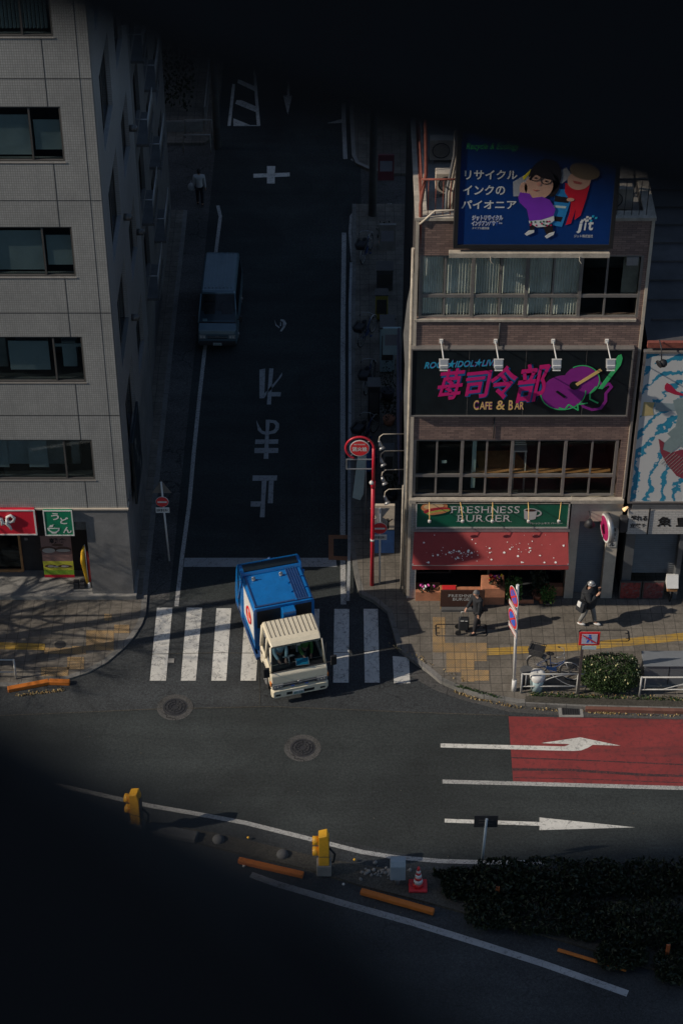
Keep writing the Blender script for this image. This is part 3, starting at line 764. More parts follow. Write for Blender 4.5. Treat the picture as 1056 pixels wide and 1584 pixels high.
# ------------------------------------------------------------ second building up the side street, with steel balconies
LB2 = thing('apartment_building', 'dark apartment block with railed balconies behind the grey tiled building', 'building', (-10, 62, 0))
holes2 = []
for k in range(6):
    z0 = 3.6 + 3.0 * k
    for y in (61.0, 64.6, 68.2): holes2.append((y, y + 1.7, z0 + .1, z0 + 2.1))
X2 = -6.62
side_windows(holes2, X2, LBY + .6, 71.6, .1, 26).build('wall', mat('dark_render', (.13, .125, .12), .8, .2, 1.2, grime=.5), LB2)
MB().box(-18, X2 - .25, LBY + .8, 71.6, 26, 26.3).build('roof', 'concrete_dark', LB2)
MB().box(-18, X2 - .25, 71.3, 71.6, 0, 26).build('end_wall', 'concrete_dark', LB2)
MB().box(X2 - 1.3, X2 - 1.25, LBY + .8, 71, .1, 26).build('room_backing', 'void', LB2)
for h in holes2:
    f = MB(); X = X2 - .1
    for yy in (h[0] + .03, (h[0] + h[1]) / 2, h[1] - .03): f.box(X - .04, X, yy - .03, yy + .03, h[2], h[3])
    f.box(X - .045, X - .001, h[0], h[1], h[3] - .05, h[3])
    wi = f.build('window', 'alu_dark', LB2); MB().box(X - .03, X - .02, h[0], h[1], h[2], h[3]).build('pane', 'glass_dark', wi)
for k in range(6):
    z0 = 3.4 + 3.0 * k
    for y0, y1 in ((60.8, 62.9), (64.4, 66.5)):
        s = MB(); s.box(X2, X2 + .42, y0, y1, z0, z0 + .1); bal = s.build('balcony', 'concrete_dark', LB2)
        r = MB()
        r.cyl((X2 + .4, y0, z0 + 1.0), (X2 + .4, y1, z0 + 1.0), .02, n=6); r.cyl((X2, y0 + .02, z0 + 1.0), (X2 + .4, y0 + .02, z0 + 1.0), .02, n=6)
        n = int((y1 - y0) / .16)
        for i in range(n + 1): r.cyl((X2 + .4, y0 + .02 + i * (y1 - y0 - .04) / n, z0 + .1), (X2 + .4, y0 + .02 + i * (y1 - y0 - .04) / n, z0 + 1.0), .009, n=5)
        r.build('railing', 'steel', bal)
# vertical shop sign fixed to the side wall near the corner
VS = thing('projecting_sign', 'tall narrow dark sign with white letters projecting from the side wall', 'sign', (XL + .4, 51.5, 2.2))
MB().box(XL + .06, XL + .14, 50.9, 53.0, 2.6, 5.0).build('panel', 'signblack', VS, bevel=.01)
t = MB(); T = lambda a, b: (XL + .146, a, b)
for i, ch in enumerate('うどん'): text(t, ch, 51.5 + i * .45, 4.4 - i * .65, .42, .5, T, .03)
t.build('lettering', 'steel', VS)
# buildings beyond the cross street and an unseen one added far left to shut out the sun
for nm, lab, bx_, (x0, x1, y0, y1, hh), m_ in (
    ('far_building', 'dark low building behind the garden beyond the cross street', 'building', (-22, -9.4, 79, 96, 18), 'concrete_dark'),
    ('far_building', 'dark building on the right beyond the cross street', 'building', (2.9, 12, 77.5, 96, 17), 'brick_side'),
    ('far_building', 'dark building closing the view at the far end of the side street', 'building', (-22, 22, 99, 112, 22), 'concrete_dark'),
    ('shade_building', 'unseen building added outside the left edge to keep the side street dark', 'building', (-40, -20, 50, 76, 24), 'concrete_dark')):
    B_ = thing(nm, lab, 'building', ((x0 + x1) / 2, y0, 0))
    MB().box(x0, x1, y0, y1, 0, hh).build('wall', m_, B_)
    MB().box(x0 - .15, x1 + .15, y0 - .15, y1 + .15, hh, hh + .4).build('roof_parapet', 'concrete_dark', B_)
    if nm == 'far_building':
        for zz in range(1, 5):
            for i in range(3):
                if x0 > 0: 
                    f = MB(); f.box(x0 - .03, x0 + .02, y0 + 1.5 + i * 4, y0 + 3.3 + i * 4, zz * 3.1 - .6, zz * 3.1 + .9)
                else:
                    cx = x0 + (x1 - x0) * (i + .5) / 3
                    f = MB(); f.box(cx - .9, cx + .9, y0 - .03, y0 + .02, zz * 3.1 - .6, zz * 3.1 + .9)
                f.build('window', 'glass_dark', B_)

# ============================================================ BROWN TILED BUILDING (right of the side street)
RB = thing('brick_building', 'four storey brown tiled corner building with burger shop below and billboard on top', 'building', (5.2, YR, 0))
x0, x1 = XR0, XR1
RBY = 58.5
zA0, zA1 = 4.22, 6.37      # first floor windows
zB0, zB1 = 10.67, 12.75    # third floor windows
ROOF = 13.88
RWB = 8.05                 # right end of the window bands
w = MB()
w.box(x0, x1, YR, YR + .28, zA1, zB0); w.box(x0, x1, YR, YR + .28, zB1, ROOF)
w.box(RWB + .1, x1, YR, YR + .28, zA0 - .1, zA1); w.box(8.25, x1, YR, YR + .28, zB0, zB1)
w.build('front_wall', 'brick_front', RB)
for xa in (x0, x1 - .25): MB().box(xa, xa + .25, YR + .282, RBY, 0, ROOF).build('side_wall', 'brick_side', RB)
MB().box(x0, x1, RBY, RBY + .25, 0, ROOF).build('rear_wall', 'brick_side', RB)
MB().box(x0 + .25, x1 - .25, YR + .28, RBY, ROOF - .5, ROOF - .35).build('roof', 'concrete', RB)
c = MB(); c.box(x0 - .04, x1 + .04, YR - .05, YR + .33, ROOF + .002, ROOF + .09); c.box(x0 - .04, x0 + .28, YR + .332, RBY, ROOF + .002, ROOF + .09); c.box(x1 - .27, x1 + .04, YR + .332, RBY, ROOF + .002, ROOF + .09)
c.build('parapet_cap', 'beige_dirty', RB)
c = MB(); c.box(x0 - .015, x0 + .07, YR - .04, YR + .001, .2, ROOF - .02); c.box(x1 - .07, x1 + .015, YR - .03, YR - .001, 4.2, ROOF - .02); c.build('corner_trim', 'beige', RB)
c = MB(); c.box(x0, 8.4, YR - .16, YR - .001, 4.07, 4.2); c.build('ledge', 'beige_dirty', RB); MB().box(x0, 8.2, YR - .06, YR - .002, zB0 - .08, zB0 - .01).build('window_sill', 'beige_dirty', RB)
c = MB(); c.cyl((4.42, YR - .03, 9.65), (4.42, YR - .03, 10.55), .025); c.cyl((4.42, YR - .03, 6.45), (4.42, YR - .03, 7.2), .02); c.build('cable_conduit', 'dark', RB)
# window bands
railA = F(632, 737, YR)[1]; railB = F(648, 459, YR)[1]
def band(z0, z1, rail, xs_major, xs_minor, fm):
    f = MB(); Y = YR + .05
    xa, xb = xs_major[0], xs_major[-1]
    f.box(xa, xb, Y - .02, Y + .05, z1 - .06, z1); f.box(xa, xb, Y - .02, Y + .05, z0, z0 + .06); f.box(xa, xb, Y - .016, Y + .05, rail - .05, rail + .05)
    for x in xs_major: f.box(x - .045, x + .045, Y - .03, Y + .053, z0 + .002, z1 - .002)
    for x in xs_minor: f.box(x - .028, x + .028, Y + .0, Y + .045, z0 + .06, z1 - .06)
    w = f.build('window_band', fm, RB)
    MB().box(xa, xb, Y + .03, Y + .037, z0, z1).build('pane', 'glass_warm', w)
    return w
mA = [x0 + .12] + [F(px, 710, YR)[0] for px in (714, 791, 873)] + [RWB]
nA = [F(px, 710, YR)[0] for px in (675, 752, 832, 914)]
wA = band(zA0, zA1, railA, mA, nA, 'alu')
mB = [x0 + .16] + [F(px, 430, YR)[0] for px in (731, 815, 898)] + [8.22]
nB = [F(px, 430, YR)[0] for px in (688, 774, 856, 938)]
wB = band(zB0, zB1, railB, mB, nB, 'alu')
# pleated curtains behind the upper band
for i in range(7):
    xs = sorted(mB + nB)
    if i >= 6: break
    a, b_ = xs[i] + .04, xs[i + 1] - .04
    cu = MB(); n = 46; vs = []
    for k in range(n + 1):
        t = k / n; x = a + (b_ - a) * t
        amp = .05 + .04 * noise.noise(Vector((x * 2.3, 1.7, 0)))
        y = YR + .17 + amp * math.sin(t * 2 * math.pi * 9 + 2 * noise.noise(Vector((x * 3, 0, 5))))
        gap = noise.noise(Vector((x * 1.9, 9, 3)))
        vs += [(x, y, zB0 + .03), (x + .02 * gap, y + .05 * gap, zB1 - .03)]
    cu._add(vs, [(2 * k, 2 * k + 2, 2 * k + 3, 2 * k + 1) for k in range(n)], True)
    cu.build('curtain', 'curtain', wB, fix=False)
# interiors
r = MB()
for a, b_ in ((zA0, zA1), (zB0, zB1)):
    r.box(x0 + .26, x1 - .26, YR + 3.0, YR + 3.05, a - .3, b_ + .1); r.box(x0 + .26, x1 - .26, YR + .29, YR + 3, b_ + .05, b_ + .15); r.box(x0 + .26, x1 - .26, YR + .29, YR + 3, a - .5, a - .35)
r.build('room_interior', 'room_grey', RB)
r = MB(); zc = F(850, 729, YR + .45)[1]; r.box(3.9, 8.0, YR + .2, YR + .62, zc - .05, zc); r._add([(4.1, YR + .63, zc), (5.6, YR + .63, zc), (5.2, YR + 1.3, zc + .12), (4.0, YR + 1.3, zc + .1)], [(0, 1, 2, 3)])
r.build('counter', 'wood', RB)
r = MB(); r.box(3.86, 3.98, YR + .4, YR + .5, zA0, zA1); r.box(2.95, 3.1, YR + .18, YR + .19, 5.35, 5.45); r.build('pilaster', 'blind', RB)
r = MB(); r.box(7.72, 8.16, YR + .13, YR + .2, railB + .05, zB1 - .06); r.build('window_panel', 'concrete', RB)
r = MB(); r.box(7.78, 8.1, YR + .0, YR + .1, 12.42, 12.68); r.build('ventilation_unit', 'steel', RB)
# chair seen through the first floor window
CH = thing('chair', 'white slatted chair standing behind the first floor window', 'chair', (5.28, YR + .6, zA0 + .3))
t = MB()
cx, cy = 5.28, YR + .55
for k in range(8): t.box(cx - .16, cx + .16, cy + .02 * k, cy + .015 + .02 * k, 5.75 + .05 * k, 5.78 + .05 * k)
t.build('backrest', 'white', CH)
t = MB(); t.box(cx - .18, cx + .2, cy - .1, cy + .25, 5.55, 5.6); t.build('seat', 'white', CH)
for sx in (-.16, .18):
    for sy in (-.08, .22): MB().cyl((cx + sx, cy + sy, zA0 - .35), (cx + sx, cy + sy, 5.55), .014, n=6).build('leg', 'white', CH)

# ground floor: piers, awning, shop front
p = MB(); p.box(x0, 2.28, YR + .0, YR + .35, KH, 4.06); p.build('white_pier', 'whitetile', RB)
p = MB(); p.box(6.88, 7.16, YR + .0, YR + .4, KH, 3.9); p.box(6.88, x1 - .001, YR + .001, YR + .35, 3.25, 4.06); p.box(8.02, 8.37, YR + .001, YR + .4, KH, 3.248); p.build('render_pier', 'beige', RB)
# roller shutter of the staircase entrance
sh = MB()
z = KH
while z < 3.22: sh.prism([(YR + .3, z), (YR + .27, z + .03), (YR + .3, z + .075), (YR + .33, z + .075), (YR + .33, z)], 7.162, 8.018, 'YZ'); z += .078
sh.build('roller_shutter', 'shutter', RB)
# shop front recess
s = MB(); s.box(2.28, 6.88, YR + 2.4, YR + 2.5, KH, 3.2); s.box(2.28, 6.88, YR + .2, YR + 2.4, 2.95, 3.05); s.box(2.28, 6.88, YR + .36, YR + 2.4, KH, KH + .02); s.build('shop_interior', 'void', RB)
s = MB(); Y = YR + .42
for x in (2.32, 3.35, 4.55, 5.2, 6.1, 6.84): s.box(x - .035, x + .035, Y, Y + .06, .8 if x < 4 else KH, 2.5)
s.box(2.3, 6.86, Y + .001, Y + .059, 2.42, 2.52); s.box(2.3, 3.32, Y + .001, Y + .059, .78, .84)
sf = s.build('shop_window_frame', 'black', RB)
MB().box(2.3, 6.86, Y + .025, Y + .032, .84, 2.42).build('pane', 'glass_dark', sf)
for bb in ((2.29, 3.05, YR - .12, YR + .34, KH, .48), (4.32, 5.02, YR - .30, YR + .34, KH, .78), (6.25, 6.86, YR + .1, YR + .3, KH, .5), (3.06, 4.31, YR + .1, YR + .34, KH, .3)): MB().box(*bb).build('terracotta_wall', 'terracotta', RB)
# posters and lit things in the shop
s = MB(); s.box(4.55, 4.95, YR + .40, YR + .415, 2.05, 2.45); s.box(5.35, 5.6, YR + .40, YR + .415, 1.8, 2.1); s.box(6.25, 6.5, YR + .40, YR + .415, 1.75, 2.05); s.build('window_poster', 'blind', RB)
s = MB(); s.box(5.5, 6.3, YR + 1.6, YR + 2.2, .9, 1.0); s.box(5.7, 6.8, YR + 1.9, YR + 2.35, 1.9, 1.95); s.build('counter', 'wood', RB)
def table_set(x, y, lab):
    t = thing('side_table', lab, 'table', (x, y, KH))
    MB().box(x - .26, x + .26, y - .16, y + .16, KH + .70, KH + .735).build('tabletop', 'wood', t, bevel=.01)
    MB().box(x - .2, x + .22, y - .1, y + .1, KH + .737, KH + .78).build('tray', 'red', t)
    for a in (-.22, .22):
        for b2 in (-.12, .12): MB().cyl((x + a, y + b2, KH), (x + a, y + b2, KH + .7), .014, n=6).build('leg', 'gold', t)
tx, ty = G(694, 920, .9); table_set(tx, YR - .36, 'small yellow-legged table with red tray beside the brown shop panel')

# awning
A = thing('awning', 'dark red fabric awning spotted with bird droppings over the burger shop', 'awning', (4.6, YR, 2.4))
ax0, ax1 = F(640, 822, YR)[0], F(877, 822, YR)[0]
bx0, bx1 = G(637, 874, 2.5)[0], G(879, 874, 2.5)[0]
ya = YR - .13; yb = YR - 1.15
_, zb = F(700, 874, yb); _, za = F(700, 823, ya)
m_ = MB(); n = 12; vs = []
for i in range(n + 1):
    t = i / n
    a = ax0 + (ax1 - ax0) * t; b_ = bx0 + (bx1 - bx0) * t; sag = -.012 * math.sin(math.pi * t * 3) ** 2
    vs += [(a, ya, za), ((a + b_) / 2, (ya + yb) / 2, (za + zb) / 2 + sag - .02), (b_, yb, zb), (b_ , yb - .015, zb - .17)]
m_._add(vs, [(4 * i + k, 4 * i + 4 + k, 4 * i + 5 + k, 4 * i + 1 + k) for i in range(n) for k in range(3)])
lo = len(m_.v); vs2 = [(v.x, v.y + .012, v.z - .015) for v in m_.v]
m_._add(vs2, [(4 * i + k, 4 * i + 1 + k, 4 * i + 5 + k, 4 * i + 4 + k) for i in range(n) for k in range(3)])
m_.build('canopy', 'awning', A, fix=False)
f = MB(); f.box(ax0 - .02, ax1 + .05, ya - .02, ya + .13, za + .02, za + .12); f.cyl((bx0, yb + .02, zb - .02), (bx1, yb + .02, zb - .02), .025); f.cyl((bx0 + .02, yb, zb), (ax0 + .02, ya, za - .3), .014); f.cyl((bx1 - .02, yb, zb), (ax1 - .02, ya, za - .3), .014)
f.build('awning_frame', 'steel', A)
sp = MB(); rnd = random.Random(3)
for i in range(95):
    if i < 55: u = rnd.gauss(.28, .10); v = rnd.gauss(.68, .10)
    elif i < 75: u = rnd.gauss(.72, .1); v = rnd.gauss(.55, .2)
    else: u = rnd.random(); v = rnd.random()
    u = min(.98, max(.02, u)); v = min(.93, max(.1, v))
    X = ax0 + (ax1 - ax0) * u; Yy = ya + (yb - ya) * v; Zz = za + (zb - za) * v - .02 * (1 - abs(2 * v - 1)) + .004
    r_ = rnd.choice([.008, .012, .016, .022, .034]) * (1 if i % 3 else .8)
    k = 7; ph = rnd.random() * 6
    sl = (zb - za) / (yb - ya)
    sp._add([(X + r_ * (1 + .4 * math.sin(ph + 3 * j)) * math.cos(2 * math.pi * j / k), Yy + r_ * math.sin(2 * math.pi * j / k), Zz + .012 + sl * r_ * math.sin(2 * math.pi * j / k)) for j in range(k)], [tuple(range(k))])
sp.build('droppings', 'awning_spot', A, fix=False)

# burger shop fascia
Yf = YR - .13
fx0, fz1 = F(645, 777, Yf); fx1, fz0 = F(876, 815, Yf)
FS = thing('shop_sign', 'dark green burger shop fascia with white lettering and picture of a cup', 'sign', ((fx0 + fx1) / 2, Yf, fz0))
MB().box(fx0, fx1, Yf, YR - .002, fz0, fz1).build('panel', 'burgergreen', FS)
f = MB(); t_ = .04
f.box(fx0 - t_, fx1 + t_, Yf - .03, YR - .003, fz1 + .001, fz1 + t_); f.box(fx0 - t_, fx1 + t_, Yf - .03, YR - .003, fz0 - t_, fz0 - .001); f.box(fx0 - t_, fx0 - .001, Yf - .03, YR - .003, fz0, fz1); f.box(fx1 + .001, fx1 + t_, Yf - .03, YR - .003, fz0, fz1)
f.build('trim', 'whitetile', FS)
T = XZ(Yf - .01)
def SX(a): return F(630 + a / 4.06, 800, Yf)[0]      # across the 260 px wide enlargement of the sign
def SZ(b_): return F(700, 765 + b_ / 4.06, Yf)[1]
def serif_text(mb, body, xa, xb, zb_, zt, T, first=1.25):
    """roman capitals: letters set one by one and given serifs at the stem ends"""
    units = []
    wid = {'F': .8, 'R': 1.0, 'E': .85, 'S': .75, 'H': 1.1, 'N': 1.1, 'B': .9, 'U': 1.1, 'G': 1.1}
    tot = sum(wid[c_] for c_ in body) + .14 * (len(body) - 1)
    k = (xb - xa) / tot; x = xa; hh = zt - zb_
    for i, ch in enumerate(body):
        wdt = wid[ch] * k; hz = hh
        text(mb, ch, x + wdt / 2, zb_ + hz / 2, wdt * .9, hz, T, .0)
        sr = hh * .16; th = hh * .05
        feet = {'F': [0.07], 'R': [.07, .93], 'E': [.07], 'H': [.09, .91], 'N': [.09], 'B': [.07]}.get(ch, [])
        tops = {'H': [.09, .91], 'N': [.09, .91], 'U': [.09, .91], 'F': [.05], 'E': [.05], 'R': [.05], 'B': [.05]}.get(ch, [])
        for q_ in feet: cx = x + wdt * q_; mb._add([T(cx - sr, zb_ + .0), T(cx + sr, zb_ + .0), T(cx + sr, zb_ + th), T(cx - sr, zb_ + th)], [(0, 1, 2, 3)])
        for q_ in tops: cx = x + wdt * q_; mb._add([T(cx - sr, zt - th), T(cx + sr, zt - th), T(cx + sr, zt), T(cx - sr, zt)], [(0, 1, 2, 3)])
        if ch in 'FES':
            for q_ in ([.9] if ch == 'F' else [.9]): cx = x + wdt * q_; mb._add([T(cx - th * .6, zt - hh * .26), T(cx + th * .6, zt - hh * .26), T(cx + th * .6, zt), T(cx - th * .6, zt)], [(0, 1, 2, 3)])
        if ch in 'E': cx = x + wdt * .93; mb._add([T(cx - th * .6, zb_), T(cx + th * .6, zb_), T(cx + th * .6, zb_ + hh * .26), T(cx - th * .6, zb_ + hh * .26)], [(0, 1, 2, 3)])
        x += wdt + .14 * k
t = MB(); serif_text(t, 'FRESHNESS', SX(270), SX(700), SZ(116), SZ(72), T); serif_text(t, 'BURGER', SX(312), SX(650), SZ(170), SZ(126), T)
text(t, 'フレッシュネス バーガー', SX(870), SZ(179), SX(975) - SX(765), .085, T, .01)
t.build('lettering', 'white', FS)
# burger picture
t = MB(); cx, cz = SX(170), SZ(82)
def blob(mb, cx, cz, rx, rz, y, rot=0, n=26, top=None):
    p = []
    for k in range(n):
        a = 2 * math.pi * k / n; u, v = rx * math.cos(a), rz * math.sin(a)
        p.append((cx + u * math.cos(rot) - v * math.sin(rot), cz + u * math.sin(rot) + v * math.cos(rot)))
    mb.prism(p, y - .004, y, 'XZ'); return mb
blob(MB(), cx - .02, cz + .03, .40, .21, Yf - .008, .1).build('bun_picture', plain('bun', (.62, .24, .10)), FS)
blob(MB(), cx - .04, cz + .06, .30, .11, Yf - .013, .1).build('bun_highlight', plain('bun_pale', (.75, .50, .26)), FS)
blob(MB(), cx + .06, cz - .10, .40, .12, Yf - .018, .15).build('filling_picture', plain('filling', (.42, .03, .04)), FS)
blob(MB(), cx + .10, cz - .15, .36, .07, Yf - .023, .2).build('lettuce_picture', plain('lettuce', (.35, .40, .08)), FS)
blob(MB(), cx + .08, cz - .19, .30, .045, Yf - .028, .2).build('bun_base', plain('bun', (.62, .24, .10)), FS)
cx, cz = SX(768), SZ(120)
t = MB(); t.prism([(cx - .2, cz + .14), (cx + .2, cz + .14), (cx + .17, cz - .18), (cx - .17, cz - .18)], Yf - .012, Yf - .006, 'XZ'); blob(t, cx, cz + .14, .205, .07, Yf - .007); blob(t, cx, cz - .18, .17, .05, Yf - .007)
n = 16
for k in range(n):
    a0 = -math.pi / 2 + math.pi * k / n; a1 = -math.pi / 2 + math.pi * (k + 1) / n
    t.prism([(cx + .18 + .16 * math.cos(a0), cz + .02 + .13 * math.sin(a0)), (cx + .18 + .16 * math.cos(a1), cz + .02 + .13 * math.sin(a1)), (cx + .18 + .11 * math.cos(a1), cz + .02 + .085 * math.sin(a1)), (cx + .18 + .11 * math.cos(a0), cz + .02 + .085 * math.sin(a0))], Yf - .010, Yf - .006, 'XZ')
t.build('cup_picture', plain('cup_white', (.50, .50, .48)), FS)
blob(MB(), cx, cz + .145, .16, .045, Yf - .015).build('coffee_picture', plain('coffee', (.05, .02, .015)), FS)
t = MB(); text(t, 'STAFF', cx + .42, cz + .2, .28, .07, T, .0) if False else None
# gooseneck lamps over the fascia
def goose(x, ztop, lean, lab):
    L = thing('sign_lamp', lab, 'lamp', (x, YR - .15, ztop), 'small lamps leaning out over the burger fascia')
    t = MB(); e = (x + lean, YR - .62, ztop - .30)
    t.tube([(x, YR - .155, ztop), (x + lean * .5, YR - .4, ztop - .08), e], .013, 6); t.build('arm', 'gold', L)
    t = MB(); t.cyl(e, (e[0], e[1] + .03, e[2] - .06), .03, .055, 10); t.sph((e[0], e[1] + .03, e[2] - .08), .05, n=10, m=6); t.build('lamp_head', 'white', L)
labs = ['small lamp leaning over the burger picture', 'small lamp hanging over the first letters of the burger shop name', 'small lamp hanging over the middle of the burger shop name', 'small lamp hanging in front of the cup picture', 'rightmost of the small lamps over the green fascia']
for (px, lean), lab in zip(((664, .0), (712, .06), (762, -.02), (817, 0), (868, -.08)), labs): goose(F(px, 772, YR - .2)[0], 4.12, lean, lab)

# brown panel of the shop on the pavement, planters and flowers
pbx0, pby = G(680, 943, KH); pbx1, _ = G(748, 943, KH)
BP = thing('barrier_panel', 'brown panel with white burger shop name standing on the pavement', 'panel', ((pbx0 + pbx1) / 2, pby, KH))
MB().box(pbx0, pbx1, pby, pby + .04, KH + .12, KH + .80).build('panel', 'brown_sign', BP, bevel=.01)
MB().box(pbx0 + .04, pbx1 - .04, pby - .12, pby + .2, KH, KH + .11).build('base', 'concrete_dark', BP, bevel=.01)
t = MB(); T2 = XZ(pby - .006); cx = (pbx0 + pbx1) / 2; ww = pbx1 - pbx0
serif_text(t, 'FRESHNESS', pbx0 + ww * .18, pbx0 + ww * .85, KH + .53, KH + .64, T2); serif_text(t, 'BURGER', pbx0 + ww * .28, pbx0 + ww * .74, KH + .38, KH + .50, T2); t.build('lettering', 'white', BP)
def plant(name, lab, x, y, z, w, h, pot, flowers, n=160, leaf='leaf_pot', seed=1, group=None):
    rnd = random.Random(seed)
    P = thing(name, lab, 'plant', (x, y, z), group)
    if pot: MB().cyl((x, y, z), (x, y, z + pot), w * .28, w * .36, 12).build('pot', 'terracotta' if seed % 2 else 'dark', P)
    L = MB()
    for i in range(n):
        a = rnd.random() * 6.28; u = rnd.random() ** .5; zz = z + pot + h * rnd.random()
        c_ = Vector((x + w * .5 * u * math.cos(a), y + w * .4 * u * math.sin(a), zz)); leafq(L, c_, rnd, .035, .07)
    L.build('foliage', leaf, P, fix=False)
    for col, cnt in flowers:
        Fm = MB()
        for i in range(cnt):
            a = rnd.random() * 6.28; u = rnd.random() ** .5
            Fm.sph((x + w * .5 * u * math.cos(a), y - w * .2 + w * .3 * rnd.random(), z + pot + h * (.45 + .6 * rnd.random())), .028 + .02 * rnd.random(), n=7, m=5)
        Fm.build('flower', plain('petal_%d' % (int(col[0] * 99) * 100 + int(col[1] * 99)), col), P)
def leafq(L, c, rnd, a=.03, b=.06):
    q = Euler((rnd.random() * 6.28, rnd.random() * 6.28, rnd.random() * 6.28)).to_matrix()
    s_ = a + (b - a) * rnd.random()
    L._add([c + q @ Vector(v) for v in ((-s_, 0, 0), (0, -s_ * .5, s_ * .15), (s_, 0, 0), (0, s_ * .5, s_ * .15))], [(0, 1, 2, 3)])
PK, YE, RD, PU = (.75, .10, .40), (.95, .62, .02), (.65, .02, .03), (.35, .05, .40)
x_, y_ = G(660, 917, .5); plant('flower_bed', 'pink and white flowers on the terracotta ledge by the white pier', 2.62, YR + .05, .48, .5, .16, 0, [(PK, 9), ((.8, .8, .8), 5)], 120, 'leaf_dark', 2)
plant('flower_pot', 'pot of yellow red and pink flowers on the terracotta block by the shop entrance', 4.74, YR - .12, .78, .42, .34, .06, [(YE, 6), (RD, 9), (PK, 6), (PU, 4)], 120, 'leaf_dark', 3)
plant('potted_shrub', 'bushy bright green plant in a box beside the shop entrance', G(791, 925)[0], YR - .20, KH, .55, .75, .2, [], 420, 'leaf_pot', 5)
plant('potted_shrub', 'second low green plant right of the no parking sign', G(845, 928)[0], YR - .25, KH, .5, .5, .15, [], 300, 'leaf_pot', 6)
plant('potted_shrub', 'dark plant with loose branches inside the shop front', 6.1, YR + .05, KH, .6, .85, .2, [], 320, 'leaf_dark', 7)
for (px, lab, wd) in ((806, 'long low wooden planter under the bushy plants', .75), (845, 'short low wooden planter beside the longer one', .45)):
    X, Yy = G(px, 934, KH); o = thing('planter_box', lab, 'planter', (X, Yy, KH)); MB().box(X - wd / 2, X + wd / 2, Yy, Yy + .2, KH, KH + .16).build('box', 'terracotta', o, bevel=.01)
    MB().box(X - wd / 2 + .03, X + wd / 2 - .03, Yy + .03, Yy + .17, KH + .155, KH + .17).build('earth', 'soil', o)

# ---- the wide black signboard
Yb = YR - .16
sx0, sz1 = F(638, 541, Yb); sx1, sz0 = F(967, 642, Yb)
SB = thing('signboard', 'wide black cafe signboard with pink and cyan lettering and green guitar', 'sign', ((sx0 + sx1) / 2, Yb, sz0))
MB().box(sx0, sx1, Yb, YR - .002, sz0, sz1).build('panel', 'signblack', SB)
f = MB(); t_ = .045
f.box(sx0 - t_, sx1 + t_, Yb - .03, YR - .003, sz1 + .001, sz1 + t_); f.box(sx0 - t_, sx1 + t_, Yb - .03, YR - .003, sz0 - t_, sz0 - .001); f.box(sx0 - t_, sx0 - .001, Yb - .03, YR - .003, sz0, sz1); f.box(sx1 + .001, sx1 + t_, Yb - .03, YR - .003, sz0, sz1)
for xx in (sx0 + 1.6, sx0 + 3.2, sx0 + 4.9): f.box(xx - .004, xx + .004, Yb - .004, Yb - .001, sz0, sz1)
f.build('trim', 'alu', SB)
def BX(a): return F(620 + a / 2.422, 590, Yb)[0]
def BZ(b_): return F(700, 500 + b_ / 2.422, Yb)[1]
def kanji(body, shx=.12):
    tot = [(185, 228, 100, 110), (285, 230, 100, 95), (382, 222, 108, 120), (492, 222, 118, 120)]
    for mat_, dx, dz, bold, y in (('cyan_dark', .03, -.03, .045, Yb - .006), ('magenta', 0, 0, .018, Yb - .012)):
        t = MB()
        for ch, (a, b_, w_, h_) in zip(body, tot):
            sp_ = 1.15 if ch == '部' else 1
            text(t, ch, BX(a) + dx, BZ(b_) + dz, w_ / 2.422 / 55.5 * .95, h_ / 2.422 / 41 * sp_, XZ(y), bold, 0, 1, warp=lambda u, v: (u + .12 * v, v + .13 * u))
        t.build('kanji_lettering' if mat_ == 'magenta' else 'kanji_outline', mat_, SB)
kanji('苺司令部')
for mat_, bold, y in (('purple', .05, Yb - .006), ('cyan', .02, Yb - .011)):
    t = MB(); text(t, 'ROCK★IDOL★LIVE', BX(222), BZ(150), 280 / 2.422 / 55.5, .30, XZ(y), bold, .3, warp=lambda u, v: (u, v + .05 * u)); t.build('strapline', mat_, SB)
for mat_, bold, y in (('purple', .07, Yb - .006), ('gold', .015, Yb - .011)):
    t = MB()
    for s_, a, w_, h_ in (('C', 285, 20, 36), ('AFE', 322, 48, 28), ('&', 378, 34, 34), ('B', 416, 17, 36), ('AR', 448, 36, 28)):
        text(t, s_, BX(a), BZ(306 if h_ > 30 else 308), w_ / 2.422 / 55.5, h_ / 2.422 / 42, XZ(y), bold)
    t.build('cafe_lettering', mat_, SB)
# the guitar at the right of the board
def GX(a): return F(800 + a / 5.867, 590, Yb)[0]
def GZ(b_): return F(900, 530 + b_ / 5.867, Yb)[1]
def line2(mb, pts, wd, y, k=None):
    for i in range(len(pts) - 1):
        a = Vector(pts[i]); b_ = Vector(pts[i + 1]); d = (b_ - a); n_ = Vector((-d.y, d.x)).normalized() * wd / 2
        e = d.normalized() * wd * .25; a = a - e; b_ = b_ + e
        mb.prism([tuple(a + n_), tuple(b_ + n_), tuple(b_ - n_), tuple(a - n_)], y - .003 - i * .0001, y - i * .0001, 'XZ')
    return mb
P_ = lambda *l: [(GX(a), GZ(b_)) for a, b_ in l]
t = MB(); line2(t, P_((690, 370), (690, 330), (720, 315), (745, 360), (780, 400), (830, 370), (855, 400), (810, 460), (815, 530), (775, 595), (700, 608), (620, 580), (560, 520), (520, 470)), .085, Yb - .008); t.build('guitar_outline', 'purple', SB)
t = MB(); t.prism(P_((735, 415), (880, 195), (870, 150), (885, 115), (915, 105), (930, 140), (920, 200), (775, 420)), Yb - .014, Yb - .008, 'XZ'); t.build('guitar_neck', 'neongreen', SB)
t = MB(); line2(t, P_((715, 400), (665, 460), (670, 510), (745, 545)), .05, Yb - .014); line2(t, P_((395, 590), (450, 605), (480, 560), (570, 610), (560, 560), (650, 545)), .045, Yb - .014); t.build('green_flourish', 'neongreen', SB)
